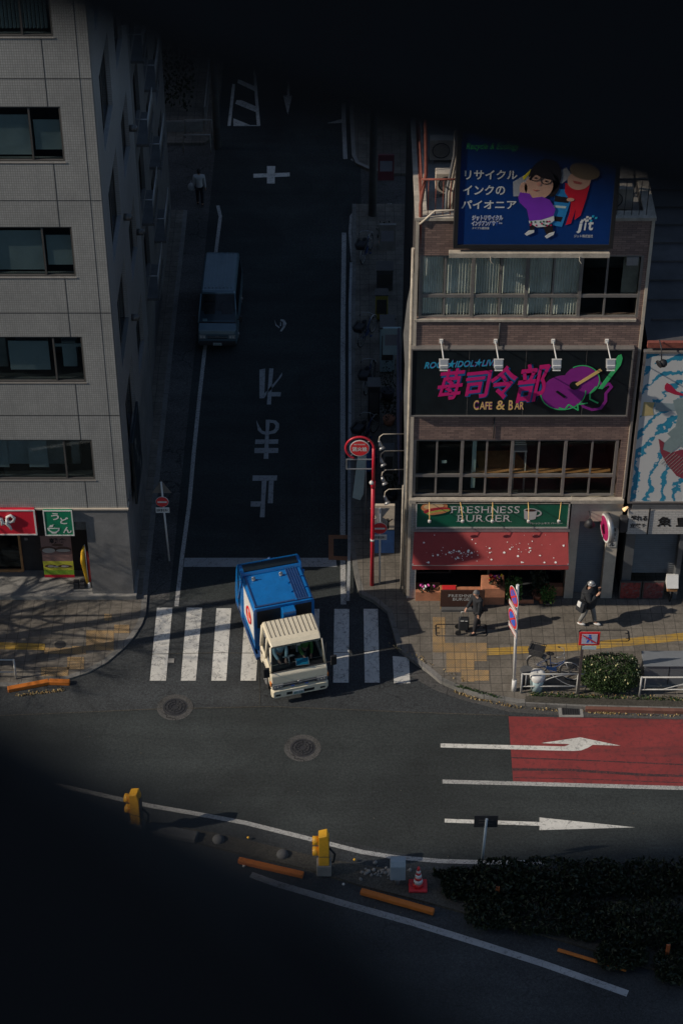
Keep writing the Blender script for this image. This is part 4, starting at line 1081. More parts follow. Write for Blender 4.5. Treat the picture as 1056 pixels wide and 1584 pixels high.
# plain round colour field where the board carries its purple picture
t = MB(); blob(t, GX(420), GZ(450), .62, .60, Yb - .006, .3, 40); blob(t, GX(575), GZ(345), .50, .52, Yb - .0065, .3, 40); t.build('guitar_body', 'purple', SB); t = MB(); blob(t, GX(520), GZ(385), .15, .15, Yb - .02, 0, 24); t.obox((GX(400), Yb - .02, GZ(465)), (.34, .01, .07), (0, R(40), 0)); t.build('sound_hole', 'signblack', SB)
t = MB(); line2(t, [(GX(420) + .64 * math.cos(a / 10), GZ(450) + .62 * math.sin(a / 10)) for a in range(-30, 2)], .03, Yb - .011); line2(t, [(GX(575) + .52 * math.cos(a / 10), GZ(345) + .54 * math.sin(a / 10)) for a in range(-9, 22)], .03, Yb - .011); t.build('guitar_edge', 'neongreen', SB)
t = MB(); line2(t, P_((540, 375), (740, 245)), .1, Yb - .025); t.build('guitar_fretboard', 'gold', SB)
# four floodlights on arms above the board
flood_labs = ['leftmost of the four white floodlights above the black signboard', 'second floodlight from the left above the black signboard', 'third floodlight from the left above the black signboard', 'rightmost of the four white floodlights above the black signboard']
FL = None
for i, (px, lab) in enumerate(zip((682, 766, 855, 938), flood_labs)):
    X = F(px, 540, YR - .2)[0]; zt = F(px, 530, YR - .1)[1]
    if FL is None:
        FL = thing('floodlight', lab, 'floodlight', (X, YR, zt), 'white floodlights above the black signboard')
        t = MB(); t.box(X - .05, X + .05, YR - .06, YR - .001, zt - .06, zt + .06); t.cyl((X, YR - .05, zt), (X + .05, YR - .80, zt - .12), .018); t.build('arm', 'white', FL)
        t = MB(); c_ = (X + .05, YR - .82, zt - .22); t.obox(c_, (.26, .16, .24), (R(-35), 0, 0)); t.build('lamp_housing', 'steel', FL, bevel=.02)
        t = MB()
        for k in range(4): t.obox((c_[0], c_[1] - .10 , c_[2] + .02 - k * .055), (.22, .015, .03), (R(-35), 0, 0))
        t.obox((c_[0], c_[1] + .02, c_[2] + .15), (.28, .03, .02)); t.build('grille', 'white', FL)
        X_first = X
    else:
        o = copy_tree(FL); o.location.x += X - X_first; o['label'] = lab

# ---- the blue billboard on the roof edge
Yq = YR - .38
JB = thing('billboard', 'big blue recycling ink billboard with two cheerful figures on the roof edge', 'billboard', (5.2, Yq, 13.1))
jx0, jz0 = F(707, 378, Yq); jx1, _ = F(941, 378, Yq)
jz1 = F(712, 196, Yq)[1]
MB().box(jx0, jx1, Yq, Yq + .35, jz0, jz1).build('panel', plain('billboard_blue', (.002, .032, .155), .4), JB)
f = MB(); t_ = .11
f.box(jx0 - t_, jx1 + t_, Yq - .04, Yq + .4, jz1 + .001, jz1 + t_); f.box(jx0 - t_, jx1 + t_, Yq - .04, Yq + .4, jz0 - t_, jz0 - .001); f.box(jx0 - t_, jx0 - .001, Yq - .04, Yq + .4, jz0, jz1); f.box(jx1 + .001, jx1 + t_, Yq - .04, Yq + .4, jz0, jz1)
f.build('frame', 'black', JB)
g = MB(); g.box(jx0 - .22, jx1 + .03, Yq - .12, Yq + .1, jz0 - .30, jz0 - .24); g.box(jx0 - .22, jx1 + .03, Yq - .14, Yq - .11, jz0 - .34, jz0 - .20)
for xx in (jx0 + .9, jx0 + 3.3): g.tube([(xx, Yq - .15, jz0 - .3), (xx, Yq - .15, jz0 - .42), (xx + .05, Yq - .25, jz0 - .46)], .01, 5)
g.build('service_ledge', 'beige_dirty', JB)
g = MB()
for xx in (jx0 + .4, (jx0 + jx1) / 2, jx1 - .4): g.cyl((xx, Yq + .45, ROOF - .3), (xx, Yq + .45, jz1), .05); g.cyl((xx, Yq + 2.4, ROOF - .3), (xx, Yq + .45, jz1 - .6), .04); g.cyl((xx, Yq + .38, jz0 + .05), (xx, YR + .02, jz0 + .05), .04)
g.build('support_frame', 'rust', JB)
JY = Yq - .006
def JX(a): return F(700 + a / 4.062, 300, Yq)[0]
def JZ(b_): return F(800, 200 + b_ / 4.062, Yq)[1]
T = XZ(JY)
t = MB()
for s_, a0, a1, b0, b1 in (('リサイクル', 68, 398, 255, 315), ('インクの', 62, 326, 350, 412), ('パイオニア', 56, 402, 445, 500)):
    text(t, s_, (JX(a0) + JX(a1)) / 2, (JZ(b0) + JZ(b1)) / 2, JX(a1) - JX(a0), JZ(b0) - JZ(b1), T, .02)
text(t, 'j', JX(812), JZ(614), JX(832) - JX(792), JZ(572) - JZ(650), T, .03, .1); text(t, 'i', JX(848), JZ(602), JX(858) - JX(842), JZ(570) - JZ(634), T, .03, .1); text(t, 't', JX(882), JZ(602), JX(900) - JX(866), JZ(570) - JZ(634), T, .03, .1)
text(t, 'ジット株式会社', JX(842), JZ(670), JX(902) - JX(782), .10, T, .01)
text(t, 'メイプル超合金', JX(185), JZ(620), JX(240) - JX(130), .08, T, .01)
text(t, 'ジットリサイクル', JX(225), JZ(556), JX(322) - JX(126), .17, T, .075)
text(t, 'インクアンバサダー', JX(222), JZ(590), JX(318) - JX(124), .17, T, .075)
t.build('lettering', 'white', JB)
t = MB(); text(t, 'ジットリサイクル', JX(225), JZ(556), JX(316) - JX(132), .13, XZ(JY - .005), .0); text(t, 'インクアンバサダー', JX(222), JZ(590), JX(312) - JX(130), .13, XZ(JY - .005), .0); t.build('badge_lettering', 'sign_blue', JB)
t = MB(); text(t, 'Recycle & Ecology', JX(235), JZ(112), JX(400) - JX(72), .25, T, .01, .25); t.build('green_lettering', 'neongreen', JB)
for k, (a, b_) in enumerate(((850, 545), (885, 540), (868, 552), (905, 550), (835, 560), (820, 567), (875, 568), (852, 566))):
    MB().prism([(JX(a), JZ(b_)), (JX(a + 15), JZ(b_)), (JX(a + 13), JZ(b_ + 13)), (JX(a - 2), JZ(b_ + 13))], JY - .004, JY, 'XZ').build('logo_square', 'cyan' if k in (1, 3, 6) else 'white', JB)
def poly(nm, pts, m_, d):
    MB().prism([(JX(a), JZ(b_)) for a, b_ in pts], JY - .003 - d * .003, JY - d * .003, 'XZ').build(nm, m_, JB)
def ell(nm, a, b_, ra, rb, m_, d, rot=0):
    mb = MB(); blob(mb, JX(a), JZ(b_), ra / 4.062 / 52.5, rb / 4.062 / 43, JY - d * .003, rot); mb.build(nm, m_, JB)
skin2 = plain('poster_skin', (.62, .36, .25)); pp = plain('poster_purple', (.20, .03, .42)); rr_ = plain('poster_red', (.60, .01, .03)); hr = plain('poster_hair', (.015, .01, .012)); gy = plain('poster_grey', (.35, .36, .38)); cyb = plain('poster_cyan', (.02, .22, .50))
poly('picture_box', [(372, 330), (440, 290), (492, 250), (560, 300), (440, 420), (380, 420)], gy, 0)
poly('picture_box', [(430, 300), (480, 250), (492, 252), (440, 318)], plain('poster_yellow', (.75, .62, .03)), 1)
poly('picture_copier', [(635, 370), (748, 385), (745, 440), (700, 612), (620, 600), (640, 450)], cyb, 0)
poly('picture_copier', [(640, 415), (735, 430), (728, 462), (640, 452)], hr, 1); poly('picture_copier', [(625, 475), (718, 483), (714, 496), (622, 488)], plain('poster_pale', (.5, .6, .55)), 1); poly('picture_copier', [(650, 545), (700, 550), (690, 580), (645, 574)], hr, 1)
poly('picture_box', [(640, 270), (700, 240), (740, 290), (680, 340), (640, 320)], gy, 0)
poly('red_figure', [(700, 335), (750, 350), (855, 345), (845, 400), (832, 460), (812, 540), (775, 568), (778, 500), (755, 590), (722, 600), (742, 520), (745, 460), (700, 390)], rr_, 2)
ell('figure_face', 785, 320, 66, 50, skin2, 3, .1); ell('figure_hair', 815, 262, 88, 42, plain('poster_brown_hair', (.20, .14, .08)), 4, -.3); ell('figure_face', 740, 440, 22, 9, skin2, 4)
poly('figure_smile', [(745, 318), (805, 332), (795, 344), (755, 336)], plain('poster_mouth', (.45, .10, .08)), 5)
ell('figure_hair', 570, 300, 92, 98, hr, 4, -.15); ell('figure_hair', 620, 350, 40, 60, hr, 4)
ell('figure_face', 535, 355, 80, 70, skin2, 6, -.25); poly('figure_fringe', [(470, 310), (500, 255), (600, 250), (640, 320), (560, 305), (510, 280), (480, 318)], hr, 7)
for a, b_ in ((512, 300), (580, 320)):
    mb = MB(); line2(mb, [(JX(a) + .14 * math.cos(k * .55), JZ(b_) + .10 * math.sin(k * .55)) for k in range(13)], .022, JY - .026); mb.build('figure_glasses', hr, JB)
    ell('figure_eye', a, b_ + 2, 9, 4, hr, 9)
poly('figure_smile', [(495, 372), (515, 385), (540, 378), (515, 378)], plain('poster_mouth', (.45, .10, .08)), 9); ell('figure_nose', 535, 340, 12, 9, plain('poster_skin_pink', (.60, .28, .20)), 9)
ell('figure_face', 440, 370, 22, 34, skin2, 6)
poly('purple_figure', [(420, 392), (480, 400), (500, 428), (560, 420), (610, 440), (650, 500), (640, 540), (565, 565), (490, 572), (470, 500), (420, 455), (410, 425)], pp, 7)
poly('spotted_skirt', [(486, 570), (565, 562), (640, 520), (648, 570), (600, 608), (540, 612), (490, 585)], 'white', 6)
rnd = random.Random(5)
for k in range(16): ell('skirt_spot', 500 + rnd.random() * 130, 572 + rnd.random() * 30 - 0, 5, 5, plain('spot_a', (.5, .02, .1)) if k % 2 else plain('spot_b', (.03, .12, .06)), 7.5)
poly('figure_leg', [(495, 590), (530, 600), (522, 640), (498, 645)], hr, 5); poly('figure_leg', [(580, 608), (640, 590), (645, 645), (605, 660)], hr, 5)
poly('figure_shoe', [(465, 655), (490, 632), (525, 630), (525, 645), (480, 665)], 'white', 6); poly('figure_shoe', [(595, 670), (620, 650), (655, 640), (650, 660), (608, 683)], 'white', 6)

# ---- roof clutter: railing, pipes, air conditioners
RL = thing('roof_railing', 'rusty red railing with thin bars along the roof edge beside the billboard', 'railing', (3.2, YR + .15, ROOF + .09))
def railing(xa, xb, y, z, h, step):
    r = MB(); r.cyl((xa, y, z + h), (xb, y, z + h), .03, n=6)
    for k in range(int((xb - xa) / step) + 1): r.cyl((xa + k * step, y, z), (xa + k * step, y, z + h), .012, n=5)
    return r
railing(x0 + .1, 3.4, YR + .12, ROOF + .09, 1.1, .2).build('rail', 'rust', RL)
railing(7.2, x1 - .1, YR + .12, ROOF + .09, 1.1, .2).build('rail', 'alu_dark', RL)
r = MB(); r.cyl((x0 + .12, YR + .3, ROOF + .09), (x0 + .12, RBY, ROOF + .09), .02); r.cyl((x0 + .12, YR + .3, ROOF + 1.1), (x0 + .12, RBY, ROOF + 1.1), .03)
for k in range(18): r.cyl((x0 + .12, YR + .3 + k * .5, ROOF + .09), (x0 + .12, YR + .3 + k * .5, ROOF + 1.1), .012, n=5)
r.build('side_rail', 'rust', RL)
PP = thing('roof_pipes', 'bundle of pale upright pipes tied beside the roof railing', 'pipes', (2.9, YR + .6, ROOF - .3))
for k, (dx, m_) in enumerate(((.0, 'beige'), (.09, 'beige'), (.17, 'rust'), (-.07, 'steel'))):
    t = MB(); t.tube([(3.05 + dx - .15, YR + .45, ROOF - .3), (3.0 + dx - .1, YR + .6, ROOF + .5), (3.08 + dx, YR + .7, ROOF + 1.6), (3.12 + dx, YR + .75, ROOF + 4.2)], .04, 8); t.build('pipe', m_, PP)
t = MB(); t.tube([(2.15, YR + .05, 12.9), (2.12, YR + .02, ROOF + .5), (2.25, YR + .25, ROOF + 1.3), (2.2, YR + .5, ROOF + 3.0)], .05, 8); t.build('rusty_pipe', 'rust', PP)
t = MB(); t.tube([(2.1, YR - .05, ROOF - .1), (2.5, YR - .02, ROOF + .3), (3.4, YR + .0, ROOF + .32)], .03, 8); t.build('bent_pipe', 'beige', PP)
ac_labs = ['grey air conditioner nearest the roof railing', 'air conditioner behind the roof pipes', 'air conditioner at the rear of the roof', 'air conditioner on the right side of the roof', 'small air conditioner behind the right railing']
AC = None
for lab, (x, y) in zip(ac_labs, ((3.0, 51.2), (2.9, 53.0), (4.6, 54.5), (7.2, 51.6), (7.5, 50.4))):
    if AC is None:
        AC = thing('air_conditioner', lab, 'air conditioner', (x, y, ROOF - .35), 'air conditioners on the brown building roof', world_coords=False)
        t = MB(); t.box(-.42, .42, -.16, .16, .1, .75); t.build('casing', 'beige', AC, bevel=.02)
        t = MB(); t.torus((-.1, -.175, .42), .24, .012, 'Y', 20, 5)
        for k in range(5): t.torus((-.1, -.172, .42), .04 + k * .045, .005, 'Y', 16, 4)
        t.build('fan_grille', 'dark', AC)
        t = MB(); t.box(-.4, -.3, -.18, .18, 0, .1); t.box(.3, .4, -.18, .18, 0, .1); t.build('foot', 'concrete', AC)
    else:
        o = copy_tree(AC); o.location = (x, y, ROOF - .35); o['label'] = lab
TK = thing('roof_tank', 'dark tank and boxes standing on the brown building roof', 'tank', (5.5, 56, ROOF - .35))
t = MB(); t.cyl((5.5, 56, ROOF - .35), (5.5, 56, ROOF + 1.4), .7, n=20); t.build('tank', 'steel', TK)
t = MB(); t.cyl((5.5, 56, ROOF + 1.4), (5.5, 56, ROOF + 1.55), .72, .3, 20); t.build('lid', 'steel', TK)
SHD = thing('roof_shed', 'pale corrugated sheet shed on the roof behind the pipes', 'shed', (3.2, 55.5, ROOF - .35))
t = MB(); t.box(2.5, 4.2, 55.2, 57, ROOF - .35, ROOF + 1.5); t.build('wall', 'concrete', SHD)
t = MB()
for k in range(18): t.box(2.4 + k * .105, 2.45 + k * .105, 55.05, 57.1, ROOF + 1.5, ROOF + 1.55)
t.box(2.4, 4.3, 55.05, 57.1, ROOF + 1.47, ROOF + 1.499); t.build('roof', 'steel', SHD)
# pipes and lamps down the side street corner of the brown building
t = MB()
t.cyl((x0 - .07, YR + .12, .2), (x0 - .07, YR + .12, 12.9), .045); t.cyl((x0 - .18, YR + .3, .2), (x0 - .18, YR + .3, 4.4), .03); t.cyl((x0 - .12, YR + .5, .2), (x0 - .12, YR + .5, 10), .04)
PD = tag(t.build('drain_pipes', 'beige_dirty', None), 'pale pipes running up the side street corner of the brown building', 'pipes')
t = MB()
vs = []
for k in range(9):
    a = k / 8; zz = 12.2 - 9.0 * a
    wv = .28 * math.sin(min(1, a * 4) * math.pi / 2) * (1 - .6 * a) + .02 * math.sin(a * 30)
    vs += [(x0 - .02, YR + .06, zz), (x0 - .02 - wv, YR + .3, zz - .05 * math.sin(a * 9)), (x0 - .02, YR + .7, zz)]
t._add(vs, [(3 * k + j, 3 * k + 3 + j, 3 * k + 4 + j, 3 * k + 1 + j) for k in range(8) for j in range(2)], True)
tag(t.build('tarpaulin', 'concrete_dark', None, fix=False), 'grey sheeting hanging down the side edge of the brown building', 'sheeting')
al = ['topmost side street lamp arm in the shade', 'upper lamp arm beside the hydrant sign', 'middle lamp arm beside the hydrant sign', 'lowest lamp arm over the side pavement']
GL = None
for lab, (pa, pb) in zip(al, (((618, 671), .0), ((620, 697), 0), ((622, 726), 0), ((626, 756), 0))):
    X, z = F(pa[0], pa[1], 50.3)
    if GL is None:
        GL = thing('side_lamp', lab, 'lamp', (X, 50.3, z), 'gooseneck lamps on the side wall of the brown building')
        t = MB(); t.tube([(X + .12, 50.3, z), (X - .5, 50.2, z + .06), (X - .6, 50.15, z + .0), (X - .62, 50.12, z - .12)], .016, 6); t.build('arm', 'beige', GL)
        t = MB(); t.cyl((X - .62, 50.12, z - .12), (X - .55, 50.02, z - .28), .035, .07, 10); t.cyl((X - .55, 50.02, z - .28), (X - .52, 49.98, z - .34), .09, .10, 12); t.build('lamp_head', 'steel', GL)
        l0 = Vector((X, 50.3, z))
    else:
        o = copy_tree(GL); o.location = (X, 50.3, z); o['label'] = lab
BSd = thing('side_signboard', 'pale sunlit signboard on the side wall behind the no entry sign', 'sign', (1.75, 50.2, 3.3))
zc = F(596, 806, 50.3)[1]; xc = F(594, 806, 50.3)[0]
MB().box(xc - .28, xc + .32, 50.3, 50.4, zc - .35, zc + .62).build('panel', 'beige', BSd, bevel=.01)
MB().box(xc - .28, xc + .32, 50.295, 50.299, zc - 1.3, zc - .38).build('lower_panel', 'blue_dark', BSd)
t = MB(); t.tube([(xc - .24, 50.28, zc - .15), (xc + .1, 50.2, zc + .02), (xc + .25, 50.28, zc + .1)], .02, 6); t.cyl((xc + .1, 50.2, zc - .2), (xc + .1, 50.2, zc + .15), .05); t.build('bracket', 'dark', BSd)

# round sign and pier at the right end
RX, RZ = F(936, 817, YR - .3)
RSG = thing('round_sign', 'round red and white lit sign on a grey drum projecting by the shutter', 'sign', (RX, YR - .3, RZ))
nrm = Vector((-.985, -.2, 0)).normalized(); c0 = Vector((RX - .02, YR - .3, RZ)); rd = .46
t = MB(); t.cyl(c0, c0 + -nrm * .15, rd, rd, 36); t.build('drum', 'steel', RSG)
t = MB(); t.cyl(c0 + nrm * .002, c0 + nrm * .012, rd * .97, rd * .97, 36); t.build('rim', 'white', RSG)
t = MB(); t.cyl(c0 + nrm * .013, c0 + nrm * .02, rd * .84, rd * .84, 36); t.build('face', plain('round_sign_red', (.34, .01, .09)), RSG)
t = MB(); t.cyl(c0 - nrm * .1 - Vector((0, 0, rd)), c0 - nrm * .1 - Vector((0, -.3, rd + .1)), .04); t.cyl(c0 - nrm * .12, c0 - nrm * .12 + Vector((.1, .35, 0)), .05); t.build('bracket', 'dark', RSG)
VP = thing('wall_plate', 'narrow upright name plate with dark characters under the round sign', 'sign', (8.2, YR, 2.6))
MB().box(8.07, 8.33, YR - .03, YR - .001, 2.25, 3.05).build('panel', 'whitetile', VP)
t = MB()
for i, ch in enumerate('萬寿ビル'): text(t, ch, 8.2, 2.93 - i * .19, .17, .16, XZ(YR - .036), .03)
t.build('lettering', 'black', VP)
DL = thing('wall_lamp', 'dark dome lamp hanging from the beam over the roller shutter', 'lamp', (7.55, YR - .1, 3.4))
lx, lz = F(911, 812, YR - .35)
t = MB(); t.cyl((lx, YR - .35, lz), (lx, YR - .35, lz + .2), .17, .06, 16); t.build('shade', 'dark', DL)
t = MB(); t.sph((lx, YR - .35, lz - .03), .09, n=10, m=8); t.build('bulb', 'steel', DL); t = MB(); t.tube([(lx, YR - .35, lz + .2), (lx, YR - .2, lz + .28), (lx, YR, lz + .25)], .015, 6); t.build('arm', 'dark', DL)

# ============================================================ FISH SHOP NEXT DOOR
NB = thing('fish_shop_building', 'low dark building with a wave mural above a fish shop at the right edge', 'building', (12, YR, 0))
NX0 = 8.62; NX1 = 17.0; NT = 9.78; YN = YR + .02
MB().box(NX0, NX1, YN, YN + .3, 3.7, NT).build('front_wall', 'concrete_dark', NB)
for xa in (NX0, NX1 - .2): MB().box(xa, xa + .2, YN + .302, 63, 0, NT).build('side_wall', 'concrete_dark', NB)
rf = MB(); rf.box(NX0 - .02, NX1, YN + .0, 63, NT + .001, NT + .1)
for k in range(14): rf.box(NX0 + .2, NX1 - .1, YN + 1 + k, YN + 1.03 + k, NT + .1, NT + .16)
rf.build('roof', mat('roof_sheet', (.06, .055, .055), .8, .3, 1, grime=.5), NB)
MB().box(NX0 - .03, NX1, YN - .12, YN - .001, NT - .06, NT + .12).build('roof_edge', 'rust', NB)
MU = thing('mural', 'white and blue painted wave mural in a steel frame at the right edge', 'mural', (10, YN, 4))
Ym = YN - .12
mz1 = F(1000, 546, Ym)[1]; mz0 = F(1000, 775, Ym)[1]; mxa = F(970, 775, Ym)[0] + .06
m_, nt, b_ = _new('wave_painting')
v = plane_vec(nt, 'XZ')
mp = nt.nodes.new('ShaderNodeMapping'); mp.inputs['Location'].default_value = (-2.3, -.4, 0); nt.links.new(v, mp.inputs[0])
gr = nt.nodes.new('ShaderNodeVectorMath'); gr.operation = 'LENGTH'; nt.links.new(mp.outputs[0], gr.inputs[0])
nz = _noise(nt, .7, 5, .6, vec=v); nz2 = _noise(nt, 3.2, 5, .65, vec=v)
rad = _math(nt, 'MULTIPLY_ADD', nz, 1.7, gr.outputs['Value'])
sn = _math(nt, 'SINE', _math(nt, 'MULTIPLY', rad, 12.5))
st = _math(nt, 'ADD', sn, _math(nt, 'MULTIPLY_ADD', nz2, 3.6, -1.9))
ang = _ramp(nt, st, [(.42, 0.), (.60, 1.)])
blue = _mix(nt, nz2, (.01, .10, .22), (.03, .34, .48))
ring = _ramp(nt, _math(nt, 'MULTIPLY', rad, .2), [(.30, 0.), (.38, 1.), ])
c = _mix(nt, _math(nt, 'MULTIPLY', ang, ring), (.56, .56, .54), blue)
nt.links.new(c, b_.inputs['Base Color']); b_.inputs['Roughness'].default_value = .6
root_mu = MB().box(mxa, NX1, Ym, YN - .002, mz0, mz1).build('panel', m_, MU)
f = MB(); f.box(mxa - .07, NX1, Ym - .04, YN - .003, mz1 + .001, mz1 + .06); f.box(mxa - .07, NX1, Ym - .04, YN - .003, mz0 - .06, mz0 - .001); f.box(mxa - .07, mxa - .001, Ym - .04, YN - .003, mz0, mz1); f.box(mxa - .22, mxa - .17, Ym, YN - .003, mz0 - .06, mz1 + .06); f.build('frame', 'alu', MU)
def UX(a): return F(960 + a / 5.657, 650, Ym)[0]
def UZ(b_): return F(1010, 520 + b_ / 5.657, Ym)[1]
def mpoly(nm, pts, m_, d=0): MB().prism([(UX(a), UZ(b2)) for a, b2 in pts], Ym - .006 - d * .003, Ym - .002 - d * .003, 'XZ').build(nm, m_, MU)
mpoly('painted_boat_oar', [(345, 430), (360, 408), (395, 425), (450, 480), (545, 515), (620, 530), (545, 528), (440, 510), (360, 480), (345, 460)], plain('mural_red', (.42, .02, .06)))
mpoly('painted_cloth', [(280, 580), (460, 590), (480, 650), (290, 660)], plain('mural_grey', (.25, .32, .34)))
mpoly('painted_cuff', [(180, 575), (275, 580), (265, 640), (280, 690), (175, 700)], plain('mural_ochre', (.45, .36, .17)))
mpoly('painted_rock', [(430, 560), (560, 520), (620, 540), (620, 1000), (540, 960), (470, 1020), (390, 990), (400, 930), (450, 880), (415, 850), (480, 790), (490, 700), (460, 640)], plain('mural_greygreen', (.22, .29, .29)), 1)
mpoly('painted_net', [(345, 895), (400, 930), (395, 990), (470, 1020), (560, 990), (640, 1000), (640, 1260), (545, 1220), (440, 1110), (380, 1020)], plain('mural_dark_red', (.24, .04, .06)), 2)
for k in range(9):
    a = 370 + k * 24; MB().obox(((UX(a + 60)), Ym - .016, UZ(1060 + k * 12)), (.012, .004, .55), (0, R(38), 0)).build('net_line', 'concrete', MU)
# mural spotlight
sx_, sz_ = F(1022, 562, YR - .5)
SL = thing('mural_spotlight', 'round black spotlight on a bracket above the mural', 'lamp', (sx_, YR - .5, sz_))
t = MB(); t.sph((sx_ + .05, YR - .5, sz_), .12, n=14, m=8); t.cyl((sx_ - .05, YR - .52, sz_), (sx_ - .08, YR - .54, sz_ - .01), .12, .12, 16); t.build('lamp_head', 'black', SL)
t = MB(); t.tube([(sx_, YR - .48, sz_ + .1), (sx_ - .03, YR - .4, sz_ + .45), (sx_ - .05, YR - .1, sz_ + .5)], .02, 6); t.build('arm', 'dark', SL)
# fascia
Yg = YN - .2
MB().box(NX0 + .05, NX1, Yg + .05, YN + .2, 3.62, 4.0).build('canopy_beam', 'shutter', NB)
cxa, cz1 = F(972, 790, Yg); _, cz0 = F(972, 826, Yg)
FF = thing('shop_sign', 'white fish shop fascia with black brush characters at the right edge', 'sign', (cxa, Yg, cz0))
MB().box(cxa, NX1, Yg, YN + .1, cz0, cz1).build('panel', 'whitetile', FF)
MB().box(F(1003, 800, Yg)[0] - .02, F(1003, 800, Yg)[0] + .02, Yg - .03, Yg - .001, cz0, cz1 + .1).build('divider', 'black', FF)
t = MB(); T = XZ(Yg - .006)
xa = F(987, 806, Yg)[0]
text(t, '獲れる', xa, cz0 + (cz1 - cz0) * .68, .5, .22, T, .05); text(t, '立飲み', xa, cz0 + (cz1 - cz0) * .34, .5, .22, T, .05)
text(t, '魚', F(1027, 808, Yg)[0], (cz0 + cz1) / 2 + .03, .44, .40, T, .045); text(t, '直', F(1055, 808, Yg)[0] + .02, (cz0 + cz1) / 2 + .03, .42, .40, T, .045);
t.build('lettering', 'black', FF)
sh = MB(); z = .9; xs0, xs1 = NX0 + .28, F(1042, 880, YN + .2)[0]
while z < 2.85: sh.prism([(YN + .3, z), (YN + .27, z + .03), (YN + .3, z + .082), (YN + .33, z + .082), (YN + .33, z)], xs0, xs1, 'YZ'); z += .085
sh.build('roller_shutter', 'shutter', NB)
p = MB(); p.box(xs1 + .001, xs1 + .14, YN - .05, YN + .3, KH, 3.0); p.box(NX0, xs0 - .001, YN + .0, YN + .3, KH, 3.7); p.build('pier', 'shutter', NB)
p = MB(); p.box(xs0, NX1 - .2, YN + 1.6, YN + 1.7, KH, 3.2); p.box(xs0, NX1, YN + .34, YN + 1.6, 3.2, 3.3); p.build('shop_interior', 'void', NB)
px0, _ = G(955, 930, KH); px1, _ = G(1026, 930, KH)
for i, (a, b2, lab) in enumerate(((0, .5, 'left of the two framed red poster boards leaning under the shutter'), (.5, 1, 'right of the two framed red poster boards leaning under the shutter'))):
    PBd = thing('poster_board', lab, 'poster board', (px0 + (px1 - px0) * (a + .25), YN - .1, KH), 'framed poster boards of the fish shop')
    xa, xb = px0 + (px1 - px0) * a + .02, px0 + (px1 - px0) * b2 - .02
    MB().box(xa, xb, YN - .08, YN - .03, KH + .02, .86).build('frame', 'alu_dark', PBd, bevel=.005)
    pm, nt, b_ = _new('poster_print_%d' % i); nn = _ramp(nt, _noise(nt, 7 + i, 6, .7), [(.35, (.03, .03, .035)), (.5, (.30, .035, .03) if i == 0 else (.22, .05, .05)), (.62, (.10, .12, .12)), (.75, (.05, .10, .30) if i else (.35, .1, .08))])
    nt.links.new(nn, b_.inputs['Base Color']); b_.inputs['Roughness'].default_value = .5
    MB().box(xa + .04, xb - .04, YN - .09, YN - .082, KH + .06, .82).build('poster', pm, PBd)
mx_, mz_ = F(1038, 905, YN - .15)
MBX = thing('mail_box', 'small brown box with a white slanted lid beside the fish shop pier', 'box', (mx_, YN - .15, mz_))
MB().box(mx_ - .15, mx_ + .17, YN - .3, YN - .05, mz_ - .14, mz_ + .02).build('box', 'wood', MBX, bevel=.01)
t = MB(); t.prism([(YN - .34, mz_ + .025), (YN - .02, mz_ + .025), (YN - .02, mz_ + .35), (YN - .1, mz_ + .36)], mx_ - .18, mx_ + .18, 'YZ'); t.build('lid', 'white', MBX)
t = MB(); t.cyl((mx_, YN - .15, KH), (mx_, YN - .15, mz_ - .14), .03); t.build('post', 'dark', MBX)
SPK = thing('wall_speaker', 'dark rounded loudspeaker box hanging between the two buildings', 'speaker', (8.55, YR - .1, 3.2))
sx_, sz_ = F(963, 809, YR - .1)
MB().box(sx_ - .12, sx_ + .14, YR - .25, YR - .02, sz_ - .28, sz_ + .28).build('casing', 'dark', SPK, bevel=.05)
WL = thing('wall_lamp', 'small warm lit lamp above the dark loudspeaker', 'lamp', (sx_, YR - .1, sz_ + .55))
ml, nt, b_ = _new('lamp_glow'); b_.inputs['Base Color'].default_value = (.9, .6, .3, 1); b_.inputs['Emission Color'].default_value = (1, .62, .3, 1); b_.inputs['Emission Strength'].default_value = .9
lx, lz = F(967, 787, YR - .15); MB().cyl((lx - .07, YR - .2, lz), (lx + .06, YR - .1, lz + .03), .06, .03, 10).build('bulb', ml, WL)
MB().box(lx + .0, lx + .05, YR - .12, YR + .02, lz - .03, lz + .03).build('bracket', 'dark', WL)
TW_ROT, TW_Y = 6.0, 10.9

# ============================================================ VEHICLES
def frame_of(loc, rotz):
    return Matrix.Translation(loc) @ Matrix.Rotation(rotz, 4, 'Z')
def loft(mb, secs, cap=True, smooth=False):
    """sections: list of equal-length closed loops"""
    n = len(secs[0]); vs = [v for s_ in secs for v in s_]
    fs = [(i * n + j, i * n + (j + 1) % n, (i + 1) * n + (j + 1) % n, (i + 1) * n + j) for i in range(len(secs) - 1) for j in range(n)]
    if cap: fs += [tuple(range(n))[::-1], tuple(range((len(secs) - 1) * n, len(secs) * n))]
    return mb._add(vs, fs, smooth)
def make_wheel(parent, x, y, r, wdt):
    t = MB(); t.cyl((x - wdt / 2, y, r), (x + wdt / 2, y, r), r, r, 24); ty = t.build('wheel', 'rubber', parent, bevel=.015)
    sgn = 1 if x > 0 else -1
    t = MB(); t.cyl((x + sgn * wdt / 2, y, r), (x + sgn * (wdt / 2 + .012), y, r), r * .6, r * .55, 20); t.cyl((x + sgn * (wdt / 2 + .012), y, r), (x + sgn * (wdt / 2 + .05), y, r), r * .2, r * .15, 12); t.build('rim', 'steel', ty)
